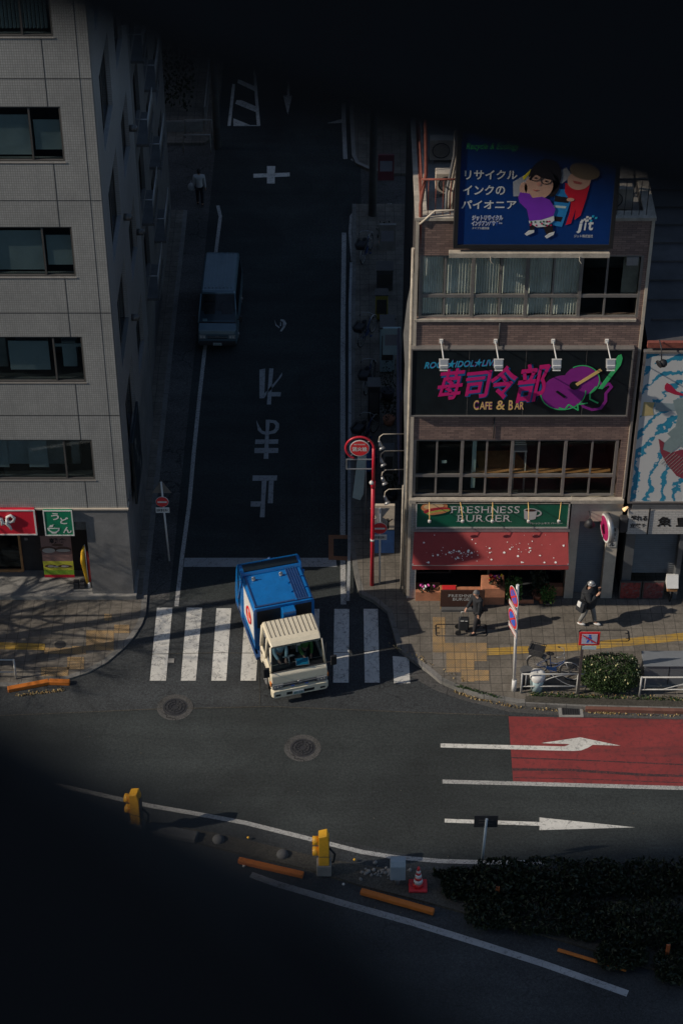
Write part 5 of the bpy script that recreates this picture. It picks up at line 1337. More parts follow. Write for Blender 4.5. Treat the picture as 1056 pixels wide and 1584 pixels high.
# --- garbage truck: local frame, front bumper at y=0 facing -Y, x right when seen from the camera
TRK = thing('garbage_truck', 'blue refuse truck with ribbed cream cab driving over the crosswalk', 'truck', (-1.22, 45.03, 0), world_coords=False, rotz=R(15.6))
HW = .86
def rrect(xa, xb, z0, z1, y, r=.06, n=3):
    pts = []
    for cx, cz, a0 in ((xb - r, z0 + r, -90), (xb - r, z1 - r, 0), (xa + r, z1 - r, 90), (xa + r, z0 + r, 180)):
        for k in range(n + 1):
            a = R(a0 + 90 * k / n); pts.append((cx + r * math.cos(a), y, cz + r * math.sin(a)))
    return pts
# cab shell: side profile (y, z) swept across, with window openings left as separate glass on dark interior
cab = MB()
prof = [(.02, .62), (.0, .80), (.03, 1.08), (.10, 1.16)]       # nose up to the windscreen base
cab.prism([(.03, .55), (.0, .62), (.0, .82), (.035, 1.08), (.13, 1.17), (1.40, 1.17), (1.40, .55), (1.22, .55), (1.16, .70), (1.0, .82), (.62, .82), (.46, .70), (.40, .55)], -HW + .012, HW - .012, 'YZ')
cb = cab.build('cab_body', 'cream', TRK, bevel=.035)
rf = MB()
zr0, zr1 = 1.93, 2.02
loft(rf, [rrect(-.74, .74, 1.90, 1.97, .36, .03), rrect(-.765, .765, 1.90, 2.03, .50, .05), rrect(-.775, .775, 1.90, 2.05, .75, .06), rrect(-.775, .775, 1.90, 2.05, 1.36, .06), rrect(-.76, .76, 1.90, 2.03, 1.40, .05)])
rf.build('cab_roof', 'cream', cb)
rb = MB()
for k in range(11):
    x = -.66 + k * .132; rb.box(x - .011, x + .011, .66, 1.39, 2.048, 2.056)
rb.build('roof_groove', mat('groove', (.12, .10, .075), .6), cb)
pil = MB()
for s_ in (-1, 1):
    pil.tube([(s_ * (HW - .05), .13, 1.15), (s_ * .765, .38, 1.93)], .035, 6)
    pil.tube([(s_ * (HW - .04), 1.36, 1.15), (s_ * .76, 1.36, 1.95)], .05, 6)
    pil.tube([(s_ * (HW - .03), .78, 1.15), (s_ * .77, .80, 1.93)], .025, 6)
pil.box(-.8, .8, 1.36, 1.40, 1.15, 1.93); pil.build('cab_pillar', 'cream', cb)
ws = MB(); ws._add([(-.80, .115, 1.165), (.80, .115, 1.165), (.735, .365, 1.94), (-.735, .365, 1.94)], [(0, 1, 2, 3)]); ws.build('windscreen', 'glass_clear', TRK, fix=False)
gs = MB()
gs.tube([(-.80, .11, 1.17), (-.735, .36, 1.94), (.735, .36, 1.94), (.80, .11, 1.17), (-.80, .11, 1.17)], .014, 5); gs.build('windscreen_seal', 'black', TRK)
for s_ in (-1, 1):
    t = MB(); t._add([(s_ * .81, .16, 1.18), (s_ * .81, 1.33, 1.18), (s_ * .77, 1.33, 1.92), (s_ * .765, .40, 1.92)], [(0, 1, 2, 3)]); t.build('side_window', 'glass_dark', TRK, fix=False)
t = MB(); t.box(-.78, .78, .12, .40, 1.12, 1.175); t.box(-.74, .74, .42, 1.3, 1.12, 1.20); t.build('dashboard', 'dark', TRK)
for x, m2 in ((.34, 'dark'), (-.40, 'dark')):
    t = MB(); t.box(x - .24, x + .24, .72, 1.15, 1.17, 1.30); t.box(x - .24, x + .24, 1.10, 1.25, 1.30, 1.85); t.build('seat', m2, TRK, bevel=.03)
t = MB(); t.torus((.0, 0, 0), .17, .014, 'Z', 22, 6); t.box(-.16, .16, -.012, .012, -.012, .0)
t.xform(Matrix.Translation((-.22, .42, 1.42)) @ Matrix.Rotation(R(-38), 4, 'X')); t.cyl((-.22, .42, 1.42), (-.22, .30, 1.2), .02); t.build('steering_wheel', 'steel', TRK)
t = MB(); t.obox((.16, .30, 1.22), (.34, .20, .03), (R(25), 0, R(-6))); t.build('clipboard', 'cyan', TRK)
t = MB(); t.obox((.16, .30, 1.212), (.40, .25, .02), (R(25), 0, R(-6))); t.build('clipboard_backing', 'white', TRK)
t = MB(); t.box(-.01, .04, .35, .36, 1.6, 1.85); t.box(.0, .12, .34, .35, 1.84, 1.90); t.build('sun_strip', 'steel', TRK)
# bumper, grille, lamps
t = MB(); loft(t, [rrect(-HW, HW, .30, .56, .10, .05), rrect(-HW, HW, .28, .58, .0, .06), rrect(-HW + .05, HW - .05, .30, .56, -.07, .06)]); t.build('front_bumper', 'cream', TRK)
t = MB(); t.box(-.42, .42, -.078, -.06, .36, .46); t.box(-.75, -.6, -.074, -.05, .36, .43); t.box(.6, .75, -.074, -.05, .36, .43); t.build('bumper_intake', 'black', TRK)
t = MB(); t.box(-.24, .10, -.095, -.08, .34, .47); t.build('number_plate', plain('plate', (.42, .46, .47)), TRK)
t = MB(); text(t, '81-16', -.07, .395, .26, .07, XZ(-.098), .02); t.build('plate_lettering', 'signgreen', TRK)
t = MB(); t.box(-.5, .5, -.022, -.003, .64, .78); t.build('grille', 'dark', TRK)
t = MB(); t.box(-.55, .55, -.035, -.02, .735, .765); t.box(-.45, .45, -.03, -.02, .665, .68); t.torus((0, -.04, .785), .07, .012, 'Y', 20, 6, .7); t.build('grille_trim', 'steel', TRK)
for s_ in (-1, 1):
    t = MB(); t.box(s_ * .50, s_ * .83, -.028, .03, .60, .77); hl = t.build('headlight', plain('lamp_glass', (.22, .22, .22), .15), TRK, bevel=.02)
    t = MB()
    for k in range(3): t.cyl((s_ * (.57 + k * .09), -.03, .685), (s_ * (.57 + k * .09), -.045, .685), .034, n=12)
    t.build('reflector', 'steel', hl)
    MB().box(s_ * .835, s_ * .875, .0, .12, .72, .86).build('indicator', 'orange', TRK, bevel=.01)
    t = MB(); t.tube([(s_ * .82, .10, 1.2), (s_ * 1.0, -.06, 1.35), (s_ * 1.0, -.06, 1.55)], .012, 5); mr = t.build('mirror_arm', 'black', TRK)
    MB().box(s_ * .92, s_ * 1.10, -.10, -.03, 1.22, 1.58).build('mirror', 'black', mr, bevel=.02)
    t = MB(); t.box(s_ * .851, s_ * .856, .20, .22, .7, 1.9); t.box(s_ * .851, s_ * .872, 1.1, 1.22, 1.05, 1.08); t.build('door_seam', 'dark', TRK)
    t = MB(); t.cyl((s_ * .12, .11, 1.175), (s_ * .12 + .42, .07, 1.24), .009, n=5); t.build('wiper', 'black', TRK)
for s_ in (-.22, .20): MB().box(s_ - .05, s_ + .05, -.045, -.02, .64, .665).build('position_lamp', 'sign_blue', TRK)
t = MB(); t.box(-.30, -.10, -.006, .02, .98, 1.06) if False else None
t = MB(); t.box(-.55, .55, .3, 4.2, .38, .56); t.build('chassis', 'black', TRK)
for s_ in (-1, 1):
    make_wheel(TRK, s_ * .74, .80, .33, .2); make_wheel(TRK, s_ * .70, 3.15, .33, .3)
# box body
B0, B1 = 1.74, 3.20
t = MB(); HB = .92; BZ1 = 2.28
loft(t, [rrect(-HB, HB, .62, BZ1 - .02, B0, .08, 4), rrect(-HB, HB, .60, BZ1, B0 + .05, .09, 4), rrect(-HB, HB, .60, BZ1, B1, .09, 4)])
bd = t.build('box_body', 'blue', TRK)
t = MB()   # pocket openings at the front with a centre cover
t.box(-.83, -.12, B0 - .012, B0 + .01, 1.5, 2.16); t.box(.33, .83, B0 - .012, B0 + .01, 1.5, 2.16); t.build('front_recess', 'black', bd)
t = MB(); t.box(-.10, .30, B0 - .26, B0 - .001, 1.3, 2.18); t.build('front_cover', 'blue', bd, bevel=.02)
t = MB(); t.box(-.88, .88, B0 + .04, B0 + .09, BZ1 + .0, BZ1 + .035); t.box(-.86, -.83, B0 + .1, B1, BZ1, BZ1 + .03)
for k in range(5): t.box(.40 + k * .075, .425 + k * .075, B0 + .1, B1 + .05, BZ1, BZ1 + .035)
t.build('roof_rail', 'blue_dark', bd)
t = MB()
for (x, y) in ((-.62, B1 - .22), (.22, B1 - .22)):
    t.cyl((x, y, BZ1), (x, y, BZ1 + .06), .05, n=10); t.torus((x, y, BZ1 + .09), .045, .018, 'Y', 12, 5)
t.build('lifting_eye', 'steel', bd)
t = MB()
for (x, y) in ((.36, 2.2), (.36, 2.6), (.80, 1.8), (.80, 2.3), (.80, 2.8), (.38, 1.8)): t.box(x - .03, x + .03, y - .03, y + .03, BZ1, BZ1 + .05)
t.build('hinge_block', 'blue', bd)
# white panel with ring emblem on the left side (seen from here)
t = MB(); t.box(-HB - .008, -HB - .001, B0 + .06, B1 - .18, 1.0, 2.08); t.build('side_panel', 'white', bd)
t = MB(); t.xform(Matrix.Identity(4))
t.torus((-HB - .014, 2.35, 1.52), .26, .035, 'X', 26, 5); t.build('emblem_ring', 'red', bd)
t = MB(); t.cyl((-HB - .012, 2.35, 1.52), (-HB - .018, 2.35, 1.52), .11, n=18); t.build('emblem_centre', 'orange', bd)
# tailgate hopper
t = MB()
prof = [(B1 + .03, .55), (B1 + .03, 2.22), (B1 + .10, 2.36), (B1 + .40, 2.40), (B1 + .58, 2.32), (B1 + .72, 2.05), (B1 + .84, 1.55), (B1 + .98, 1.0), (B1 + .98, .55)]
t.prism(prof, -HB - .03, HB + .03, 'YZ'); hp = t.build('tailgate', 'blue', TRK, bevel=.04)
t = MB(); t.obox((0, B1 + .25, 2.392), (1.66, .27, .03), (R(7.5), 0, 0)); t.build('tailgate_hatch', 'signblack', hp)
t = MB()
for s_ in (-1, 1):
    t.cyl((s_ * .96, B1 - .02, 2.12), (s_ * .99, B1 + .3, 1.2), .03, n=8); t.sph((s_ * .955, B1 - .02, 2.14), .05, n=8, m=6)
t.cyl((-.8, B1 + .02, 2.22), (.8, B1 + .02, 2.22), .022, n=8); t.build('hydraulic_ram', 'blue', hp)
t = MB(); t.sph((.1, B1 + .70, 2.18), .07, n=8, m=6); t.box(-.1, .25, B1 + .62, B1 + .72, 2.14, 2.2); t.build('rear_beacon', 'blue_dark', hp)
t = MB(); t.box(-.96, .96, 1.45, 4.1, .50, .60); t.build('body_frame', 'blue_dark', TRK)
for s_ in (-1, 1):
    t = MB(); t.box(s_ * .86, s_ * .92, 1.6, 2.7, .35, .6); t.build('side_guard', 'blue_dark', TRK)

# --- silver blue van parked in the side street; front at y=0 facing -Y
VAN = thing('parked_van', 'silver blue van with ribbed roof parked in the shaded side street', 'van', (-4.42, 62.6, 0), world_coords=False, rotz=R(-1))
VAN.scale = (.88, .81, .92)
H2 = .80
t = MB()
secs = []
for y, hw, z0, z1, tw in ((-.0, .72, .45, .80, .72), (.05, .78, .30, .95, .76), (.35, .80, .28, 1.06, .76), (.60, .80, .28, 1.12, .76)):
    secs.append([(hw, y, z0), (hw, y, (z0 + z1) / 2), (tw, y, z1), (-tw, y, z1), (-hw, y, (z0 + z1) / 2), (-hw, y, z0)])
loft(t, secs)
t.build('bonnet', 'van', VAN, bevel=.03)
t = MB()
def vsec(y, zt, hw=H2, rw=.70): return [(hw, y, .28), (hw, y, 1.08), (hw - .01, y, 1.12), (rw, y, zt - .06), (rw - .07, y, zt), (-rw + .07, y, zt), (-rw, y, zt - .06), (-hw + .01, y, 1.12), (-hw, y, 1.08), (-hw, y, .28)]
loft(t, [vsec(1.38, 1.90), vsec(1.5, 1.95), vsec(2.5, 1.97), vsec(4.4, 1.97), vsec(4.62, 1.90)])
t.build('body', 'van', VAN)
t = MB(); loft(t, [[(H2, y, .28), (H2, y, 1.1), (-H2, y, 1.1), (-H2, y, .28)] for y in (.60, 1.38)]); t.build('front_door_sides', 'van', VAN)
t = MB(); t._add([(-.75, .42, 1.10), (.75, .42, 1.10), (.66, 1.28, 1.90), (-.66, 1.28, 1.90)], [(0, 1, 2, 3)]); t.build('windscreen', 'glass_clear', VAN, fix=False)
t = MB()
for s_ in (-1, 1): t.tube([(s_ * .77, .40, 1.10), (s_ * .68, 1.30, 1.90)], .035, 6); 
t.tube([(-.66, 1.34, 1.90), (.66, 1.34, 1.90)], .05, 6); t.build('windscreen_pillar', 'van', VAN)
t = MB(); t.box(-.74, .74, .4, .85, 1.06, 1.09); t.box(-.7, .7, 1.3, 1.36, 1.1, 1.9); t.build('cab_interior', 'dark', VAN)
for x in (-.36, .36): t = MB(); t.box(x - .22, x + .22, 1.02, 1.16, 1.1, 1.6); t.build('seat', 'dark', VAN, bevel=.03)
t = MB(); t.box(-.6, -.42, .5, .6, 1.09, 1.16); t.build('dashboard_box', 'blind', VAN)
for s_ in (-1, 1):
    t = MB(); t._add([(s_ * .80, .55, 1.14), (s_ * .80, 4.4, 1.14), (s_ * .72, 4.4, 1.80), (s_ * .72, 1.25, 1.80)], [(0, 1, 2, 3)]); t.build('side_window', 'glass_dark', VAN, fix=False)
t = MB()
for k in range(8): x = -.53 + k * .15; t.box(x - .022, x + .022, 1.65, 4.45, 1.968, 1.992)
t.build('roof_rib', 'van', VAN)
t = MB(); t.box(-.74, .74, -.045, .06, .28, .48); t.build('front_bumper', 'dark', VAN, bevel=.03)
t = MB(); t.box(-.40, .40, -.02, .0, .60, .70); t.build('grille', 'black', VAN); t = MB(); t.box(-.42, .42, -.03, -.018, .66, .69); t.torus((0, -.03, .70), .05, .01, 'Y', 16, 5, .6); t.build('grille_trim', 'steel', VAN)
t = MB(); t.box(-.17, .17, -.062, -.048, .30, .42); t.build('number_plate', plain('plate', (.42, .46, .47)), VAN)
t = MB(); text(t, '30-56', 0, .355, .26, .07, XZ(-.066), .01); t.build('plate_lettering', 'signgreen', VAN)
for s_ in (-1, 1):
    t = MB(); t.box(s_ * .46, s_ * .74, -.012, .10, .58, .76); hl = t.build('headlight', 'steel', VAN, bevel=.02)
    t = MB()
    for k in range(2): t.cyl((s_ * (.53 + k * .12), -.015, .67), (s_ * (.53 + k * .12), -.03, .67), .045, n=12)
    t.build('reflector', 'white', hl)
    t = MB(); t.tube([(s_ * .78, .62, 1.12), (s_ * .92, .55, 1.16)], .02, 5); t.box(s_ * .88, s_ * 1.0, .48, .58, 1.08, 1.34); t.build('mirror', 'dark', VAN)
    make_wheel(VAN, s_ * .70, .85, .31, .18); make_wheel(VAN, s_ * .70, 3.6, .31, .18)

# ============================================================ PEOPLE
def skinmesh(chains, mats_, name, parent, root=0, sub=2, extra=None):
    """chains: list of lists of (x,y,z,r); equal points are shared"""
    verts, rad, edges = [], [], []
    idx = {}
    def vid(p):
        k = (round(p[0], 4), round(p[1], 4), round(p[2], 4))
        if k not in idx: idx[k] = len(verts); verts.append(p[:3]); rad.append(p[3:] if len(p) > 4 else (p[3], p[3]))
        return idx[k]
    for c_ in chains:
        ids = [vid(p) for p in c_]
        edges += list(zip(ids[:-1], ids[1:]))
    me = bpy.data.meshes.new('skin'); me.from_pydata(verts, edges, [])
    o = bpy.data.objects.new('skin', me); COL.objects.link(o)
    md = o.modifiers.new('s', 'SKIN'); md.use_smooth_shade = True
    for i, v in enumerate(me.skin_vertices[0].data): v.radius = rad[i]; v.use_root = (i == root)
    if sub: sb = o.modifiers.new('u', 'SUBSURF'); sb.levels = sub; sb.render_levels = sub
    dg = bpy.context.evaluated_depsgraph_get(); dg.update()
    m2 = bpy.data.meshes.new_from_object(o.evaluated_get(dg)); m2.name = name
    bpy.data.objects.remove(o); bpy.data.meshes.remove(me)
    m2.materials.clear()
    m2.materials.append(M[mats_] if isinstance(mats_, str) else mats_)
    for p in m2.polygons: p.use_smooth = True
    ob = bpy.data.objects.new(name, m2); COL.objects.link(ob); ob.parent = parent
    return ob
def V4(v, r): return (*v, r)
def make_person(label, loc, face, hgt=1.68, stride=.0, lhand=None, rhand=None, hair='hair_grey', top='coat', trousers='trouser_dark', coat_len=.80, hat=None, lean=0.0, bulk=1.0, seated=False, shoe='rubber', head_down=0.0, sleeves=True):
    """local frame: faces -Y, feet at z=0; lhand is the +X hand"""
    k = hgt / 1.70
    P = thing('person', label, 'person', loc, world_coords=False, rotz=face)
    def q(x, y, z): return Vector((x * k, (y - lean * max(0, z - .9)) * k, z * k))
    pel, che, nek, hd = q(0, 0, .92), q(0, .0, 1.27), q(0, -.01, 1.45), q(0, -.02, 1.50)
    sh = {s_: q(s_ * .185, .0, 1.40) for s_ in (-1, 1)}
    if seated:
        kn = {s_: q(s_ * .12, -.42, .90) for s_ in (-1, 1)}; an = {s_: q(s_ * .12, -.50, .45) for s_ in (-1, 1)}
    else:
        kn = {1: q(.10, -.5 * stride - .04, .50), -1: q(-.10, .30 * stride, .50)}
        an = {1: q(.10, -stride, .08), -1: q(-.10, stride * .9, .11 if stride else .08)}
    chains = [[V4(pel, .125 * k), V4(q(0, 0, 1.08), .12 * k), V4(che, .14 * k), V4(q(0, 0, 1.38), .10 * k), V4(nek, .055 * k), V4(hd, .06 * k)]]
    for s_ in (-1, 1):
        hip = q(s_ * .09, 0, .88)
        ft = an[s_] + Vector((0, -.15 * k, -.045 * k))
        chains.append([V4(pel, .125 * k), V4(hip, .085 * k), V4(kn[s_], .055 * k), V4(an[s_], .038 * k), V4(ft, .035 * k)])
    tgt = {1: lhand or (.24, -.02, .84), -1: rhand or (-.24, -.02, .84)}
    hands = {}
    for s_ in (-1, 1):
        w_ = q(*tgt[s_]); a = sh[s_]; d = w_ - a; L = d.length; mx = .56 * k
        if L > mx: w_ = a + d * mx / L; d = w_ - a; L = mx
        off = math.sqrt(max(0, (mx / 2) ** 2 - (L / 2) ** 2))
        pole = Vector((s_ * .6, .5, -1)); pole = (pole - d.normalized() * pole.dot(d.normalized())).normalized()
        el = a + d / 2 + pole * off
        fore = (w_ - el).normalized(); palm = w_ + fore * .075 * k
        chains.append([V4(q(0, 0, 1.38), .10 * k), V4(a, .062 * k), V4(el, .042 * k), V4(w_, .028 * k), (*palm, .026 * k, .014 * k)])
        side = fore.cross(Vector((0, 0, 1)));
        side = side.normalized() if side.length > .1 else Vector((0, 1, 0)); bend = fore.cross(side).normalized()
        for i, ln in enumerate((.062, .070, .066, .05)):
            b0 = palm + side * (i - 1.5) * .018 * k
            f1 = b0 + fore * ln * .55 * k + bend * .006; f2 = f1 + fore * ln * .35 * k + bend * .03 * k
            chains.append([(*palm, .026 * k, .014 * k), V4(b0 + fore * .012 * k, .010 * k), V4(f1, .0085 * k), V4(f2, .007 * k)])
        th = w_ + fore * .03 * k
        chains.append([V4(w_, .028 * k), V4(th + side * .034 * k, .011 * k), V4(th + side * .048 * k + fore * .045 * k + bend * .012, .008 * k)])
        hands[s_] = palm + fore * .04 * k
        sh[s_] = (a, el, w_)
    body = skinmesh(chains, 'skin', 'body', P, 0, 1)
    # head: shaped and joined into the same body mesh
    hb = MB(); hc = hd + Vector((0, -.015 * k - .02 * head_down, .105 * k)); n, m_ = 18, 14; vs = []
    for j in range(m_ + 1):
        t = math.pi * j / m_
        for i in range(n):
            a = 2 * math.pi * i / n; x, y, z = math.sin(t) * math.cos(a), math.sin(t) * math.sin(a), math.cos(t)
            rx, ry, rz = .074, .094, .118
            if z < -.1: rx *= 1 - .28 * (-z); ry *= 1 - .22 * (-z)
            if y < -.75 and abs(x) < .3: y -= .16 * math.exp(-((z + .08) / .16) ** 2) * (1 - abs(x) / .3)      # nose
            if y < -.55: y += .07 * math.exp(-((abs(x) - .38) / .18) ** 2) * math.exp(-((z - .08) / .12) ** 2)   # eye sockets
            if y < -.5: y -= .05 * math.exp(-(x / .3) ** 2) * math.exp(-((z + .52) / .08) ** 2)                     # lips
            vs.append((rx * x * k, ry * y * k, rz * z * k))
    hb._add(vs, [(j * n + i, (j + 1) * n + i, (j + 1) * n + (i + 1) % n, j * n + (i + 1) % n) for j in range(m_) for i in range(n)], True)
    for s_ in (-1, 1): hb.sph((s_ * .077 * k, .01 * k, -.005), .024 * k, (.4, .9, 1.3), n=8, m=6)
    rotm = Matrix.Translation(hc) @ Matrix.Rotation(head_down * .6, 4, 'X')
    hb.xform(rotm)
    tmp = hb.build('head_tmp', 'skin', None)
    bm = bmesh.new(); bm.from_mesh(body.data); bm.from_mesh(tmp.data); bm.to_mesh(body.data); bm.free(); bpy.data.objects.remove(tmp)
    for p in body.data.polygons: p.use_smooth = True
    fm = MB()
    for s_ in (-1, 1): fm.sph((s_ * .030 * k, -.082 * k, .012 * k), .010 * k, (1.3, .6, .8), n=8, m=6)
    fm.obox((0, -.092 * k, -.058 * k), (.042 * k, .008, .008)); fm.xform(rotm); fm.build('facial_features', 'hair_black', P)
    hm = MB(); vs = []
    for j in range(9):
        t = math.pi * .66 * j / 8
        for i in range(n):
            a = 2 * math.pi * i / n; x, y, z = math.sin(t) * math.cos(a), math.sin(t) * math.sin(a), math.cos(t)
            if y < -.2 and z < .45: y *= .78; z = max(z, .40)
            bump_ = 1 + .04 * noise.noise(Vector((x * 5, y * 5, z * 5)))
            vs.append((.084 * x * k * bump_, .106 * y * k * bump_ + .004, .131 * z * k * bump_ + .003))
    hm._add(vs, [(j * n + i, (j + 1) * n + i, (j + 1) * n + (i + 1) % n, j * n + (i + 1) % n) for j in range(8) for i in range(n)], True)
    hm.xform(rotm); hm.build('hat' if hat else 'hair', hat or hair, P)
    if hat:
        br = MB(); br.torus((0, 0, .03 * k), .095 * k, .018 * k, 'Z', 20, 6, 1.15); br.xform(rotm); br.build('hat_brim', hat, P)
    # clothing
    c2 = [[V4(q(0, 0, coat_len + .0), .17 * k * bulk), V4(q(0, 0, .95), .165 * k * bulk), V4(q(0, 0, 1.15), .155 * k * bulk), V4(q(0, 0, 1.30), .16 * k * bulk), V4(q(0, 0, 1.40), .12 * k * bulk), V4(q(0, -.01, 1.47), .075 * k)]]
    if sleeves:
        for s_ in (-1, 1):
            a, el, w_ = sh[s_]; c2.append([V4(q(0, 0, 1.40), .12 * k * bulk), V4(a, .080 * k * bulk), V4(el, .062 * k * bulk), V4(w_ - (w_ - el) * .05, .048 * k * bulk)])
    skinmesh(c2, top, 'coat' if coat_len < .85 else 'shirt', P, 0, 2)
    c3 = []
    for s_ in (-1, 1):
        hip = q(s_ * .09, 0, .86)
        c3.append([V4(q(0, 0, .93), .135 * k), V4(hip, .10 * k), V4(kn[s_], .075 * k), V4(an[s_] + Vector((0, 0, .03 * k)), .062 * k)])
    skinmesh(c3, trousers, 'trousers', P, 0, 2)
    for s_ in (-1, 1):
        sm_ = MB(); f0 = an[s_]; sm_.sph(f0 + Vector((0, -.07 * k, -.035 * k)), .05 * k, (1, 2.6, .85), n=12, m=8); sm_.build('shoe', shoe, P)
    return P, hands, sh
p1, h1, _ = make_person('person in dark clothes with grey hair walking past the brown shop panel', (*G(737, 976, KH), KH), R(-62), 1.68, stride=.16, lhand=(.20, -.10, .83), rhand=(-.18, -.30, .92), lean=.08, head_down=.5)
p2, h2, _ = make_person('person in bulky black coat and grey knit hat walking by the shutter', (*G(906, 966, KH), KH), R(68), 1.76, stride=.22, lhand=(.08, -.26, 1.46), rhand=(-.12, -.26, 1.36), hat='steel', trousers='trouser_grey', coat_len=.70, bulk=1.62, head_down=.25, shoe='white')
p3, h3, _ = make_person('person in white top and black trousers walking up the dark side street pavement', (*G(310, 318, KL), KL), R(180), 1.62, stride=.10, top='shirt', hair='hair_black', coat_len=.92)
# things they carry
a = p1.matrix_world
def at_local(P, v): return Matrix.Translation(P.location) @ Euler((0, 0, P.rotation_euler.z)).to_matrix().to_4x4() @ Vector(v)
hp_ = at_local(p1, h1[-1])
BG = thing('trolley_bag', 'black wheeled shopping bag held in front of the grey haired person', 'bag', (hp_.x, hp_.y, KH))
t = MB(); t.box(hp_.x - .17, hp_.x + .15, hp_.y - .11, hp_.y + .11, KH + .12, KH + .55); t.build('bag_body', 'coat', BG, bevel=.04)
t = MB(); t.tube([(hp_.x - .12, hp_.y, KH + .5), (hp_.x - .10, hp_.y, hp_.z), (hp_.x + .10, hp_.y, hp_.z), (hp_.x + .12, hp_.y, KH + .5)], .011, 6); t.build('handle', 'steel', BG)
for s_ in (-1, 1): MB().cyl((hp_.x - .18, hp_.y + s_ * .15 - .02, KH + .09), (hp_.x - .18, hp_.y + s_ * .15 + .02, KH + .09), .09, n=16).build('wheel', 'rubber', BG)
t = MB(); t.box(hp_.x - .12, hp_.x - .02, hp_.y - .14, hp_.y - .132, KH + .55, KH + .58); t.box(hp_.x + .02, hp_.x + .09, hp_.y - .14, hp_.y - .132, KH + .54, KH + .57); t.build('clasp', 'white', BG)
b0 = at_local(p2, (-.36, .12, 1.02))
SHB = thing('shoulder_bag', 'black and white shoulder bag on the back of the person in the bulky coat', 'bag', tuple(b0))
MB().obox(b0, (.16, .3, .36), (0, R(12), R(40))).build('bag_body', 'coat', SHB, bevel=.04)
MB().obox(b0 + Vector((-.07, -.03, .12)), (.06, .14, .18), (0, R(14), R(40))).build('white_flap', 'white', SHB, bevel=.02)
t = MB(); u0 = at_local(p2, (-.30, .1, 1.2)); u1 = at_local(p2, (.05, -.02, 1.56)); t.tube([u0, (u0 + u1) / 2 + Vector((-.04, 0, .05)), u1], .014, 5); t.build('strap', 'coat', SHB)
b0 = at_local(p3, (.30, -.05, .98))
HBG = thing('white_bundle', 'white bag hanging from the hand of the person in the side street', 'bag', tuple(b0))
t = MB(); t.sph(b0 + Vector((0, 0, -.16)), .16, (1, .6, 1.2), n=12, m=8); t.build('bag_body', 'shirt', HBG); t = MB(); t.torus(b0 + Vector((0, 0, .06)), .05, .008, 'Y', 14, 5); t.build('handle', 'shirt', HBG)
# two people in the cab
def cab_pt(x, y, z):
    v = Matrix.Translation(TRK.location) @ Matrix.Rotation(R(15.6), 4, 'Z') @ Vector((x, y, z)); return v
for x, lab, tp, md in ((-.40, 'driver in pale blue shirt seated behind the truck windscreen', 'blind', None), (.36, 'passenger with lime vest seated in the truck cab', None, None)):
    v = cab_pt(x, .80, .33)
    if tp is None: MATS.get('vest') or plain('vest', (.10, .24, .05)); tp2 = MATS['vest']; M['vest'] = tp2; tp = 'vest'
    make_person(lab, tuple(v), R(15.6), 1.55, lhand=(.12, -.38, 1.05), rhand=(-.12, -.38, 1.05), top=tp, hair='hair_black', coat_len=.95, seated=True)

# ============================================================ STREET FURNITURE, right corner
def ring_text(t): return t
# fire hydrant sign
hx, hy = G(575, 905, KH)
hz = F(577, 740, hy)[1]
cx, cz = F(556, 693, hy)
HS = thing('hydrant_sign', 'red pole with hooped round fire hydrant sign at the mouth of the side street', 'sign', (hx, hy, KH))
px = F(577, 720, hy)[0]
t = MB(); t.cyl((hx, hy, KH), (hx, hy, hz - .35), .06, n=12); t.cyl((hx, hy, hz - .35), (hx, hy, hz - .1), .075, n=12); t.cyl((hx, hy, hz - .1), (hx, hy, cz), .045, n=12); t.build('pole', 'redpole', HS)
rr = hx - cx
t = MB(); t.tube([(cx + rr * math.cos(R(a)), hy, cz + rr * math.sin(R(a))) for a in range(0, 250, 8)], .035, 8); t.build('hoop', 'redpole', HS)
t = MB(); t.cyl((cx, hy - .02, cz), (cx, hy + .02, cz), .295, n=36); t.build('disc_rim', 'white', HS)
t = MB(); t.cyl((cx, hy - .026, cz), (cx, hy - .0205, cz), .272, n=36); t.build('disc', 'red', HS)
t = MB(); text(t, '消火栓', cx, cz - .02, .45, .17, XZ(hy - .031), .03); text(t, 'FIRE HYDRANT', cx, cz + .155, .34, .05, XZ(hy - .031), .02); t.build('lettering', 'white', HS)
t = MB(); t.cyl((cx + .24, hy, cz + .22), (cx + .33, hy, cz + .30), .015); t.cyl((cx - .22, hy, cz - .25), (cx - .3, hy, cz - .33), .015); t.build('clamp', 'steel', HS)
fx0, fz1 = F(535, 710, hy); fx1, fz0 = F(576, 726, hy)
t = MB(); t.box(fx0, hx - .05, hy - .012, hy + .012, fz1 - .03, fz1); t.box(fx0, hx - .05, hy - .012, hy + .012, fz0, fz0 + .03); t.box(fx0, fx0 + .03, hy - .012, hy + .012, fz0 + .03, fz1 - .03); t.build('empty_frame', 'steel', HS)
t = MB(); t.sph((hx - .05, hy - .05, F(573, 745, hy)[1]), .07, n=10, m=6); t.cyl((hx, hy, 1.95), (hx, hy, 2.03), .068, n=12); t.build('pole_band', 'white', HS)
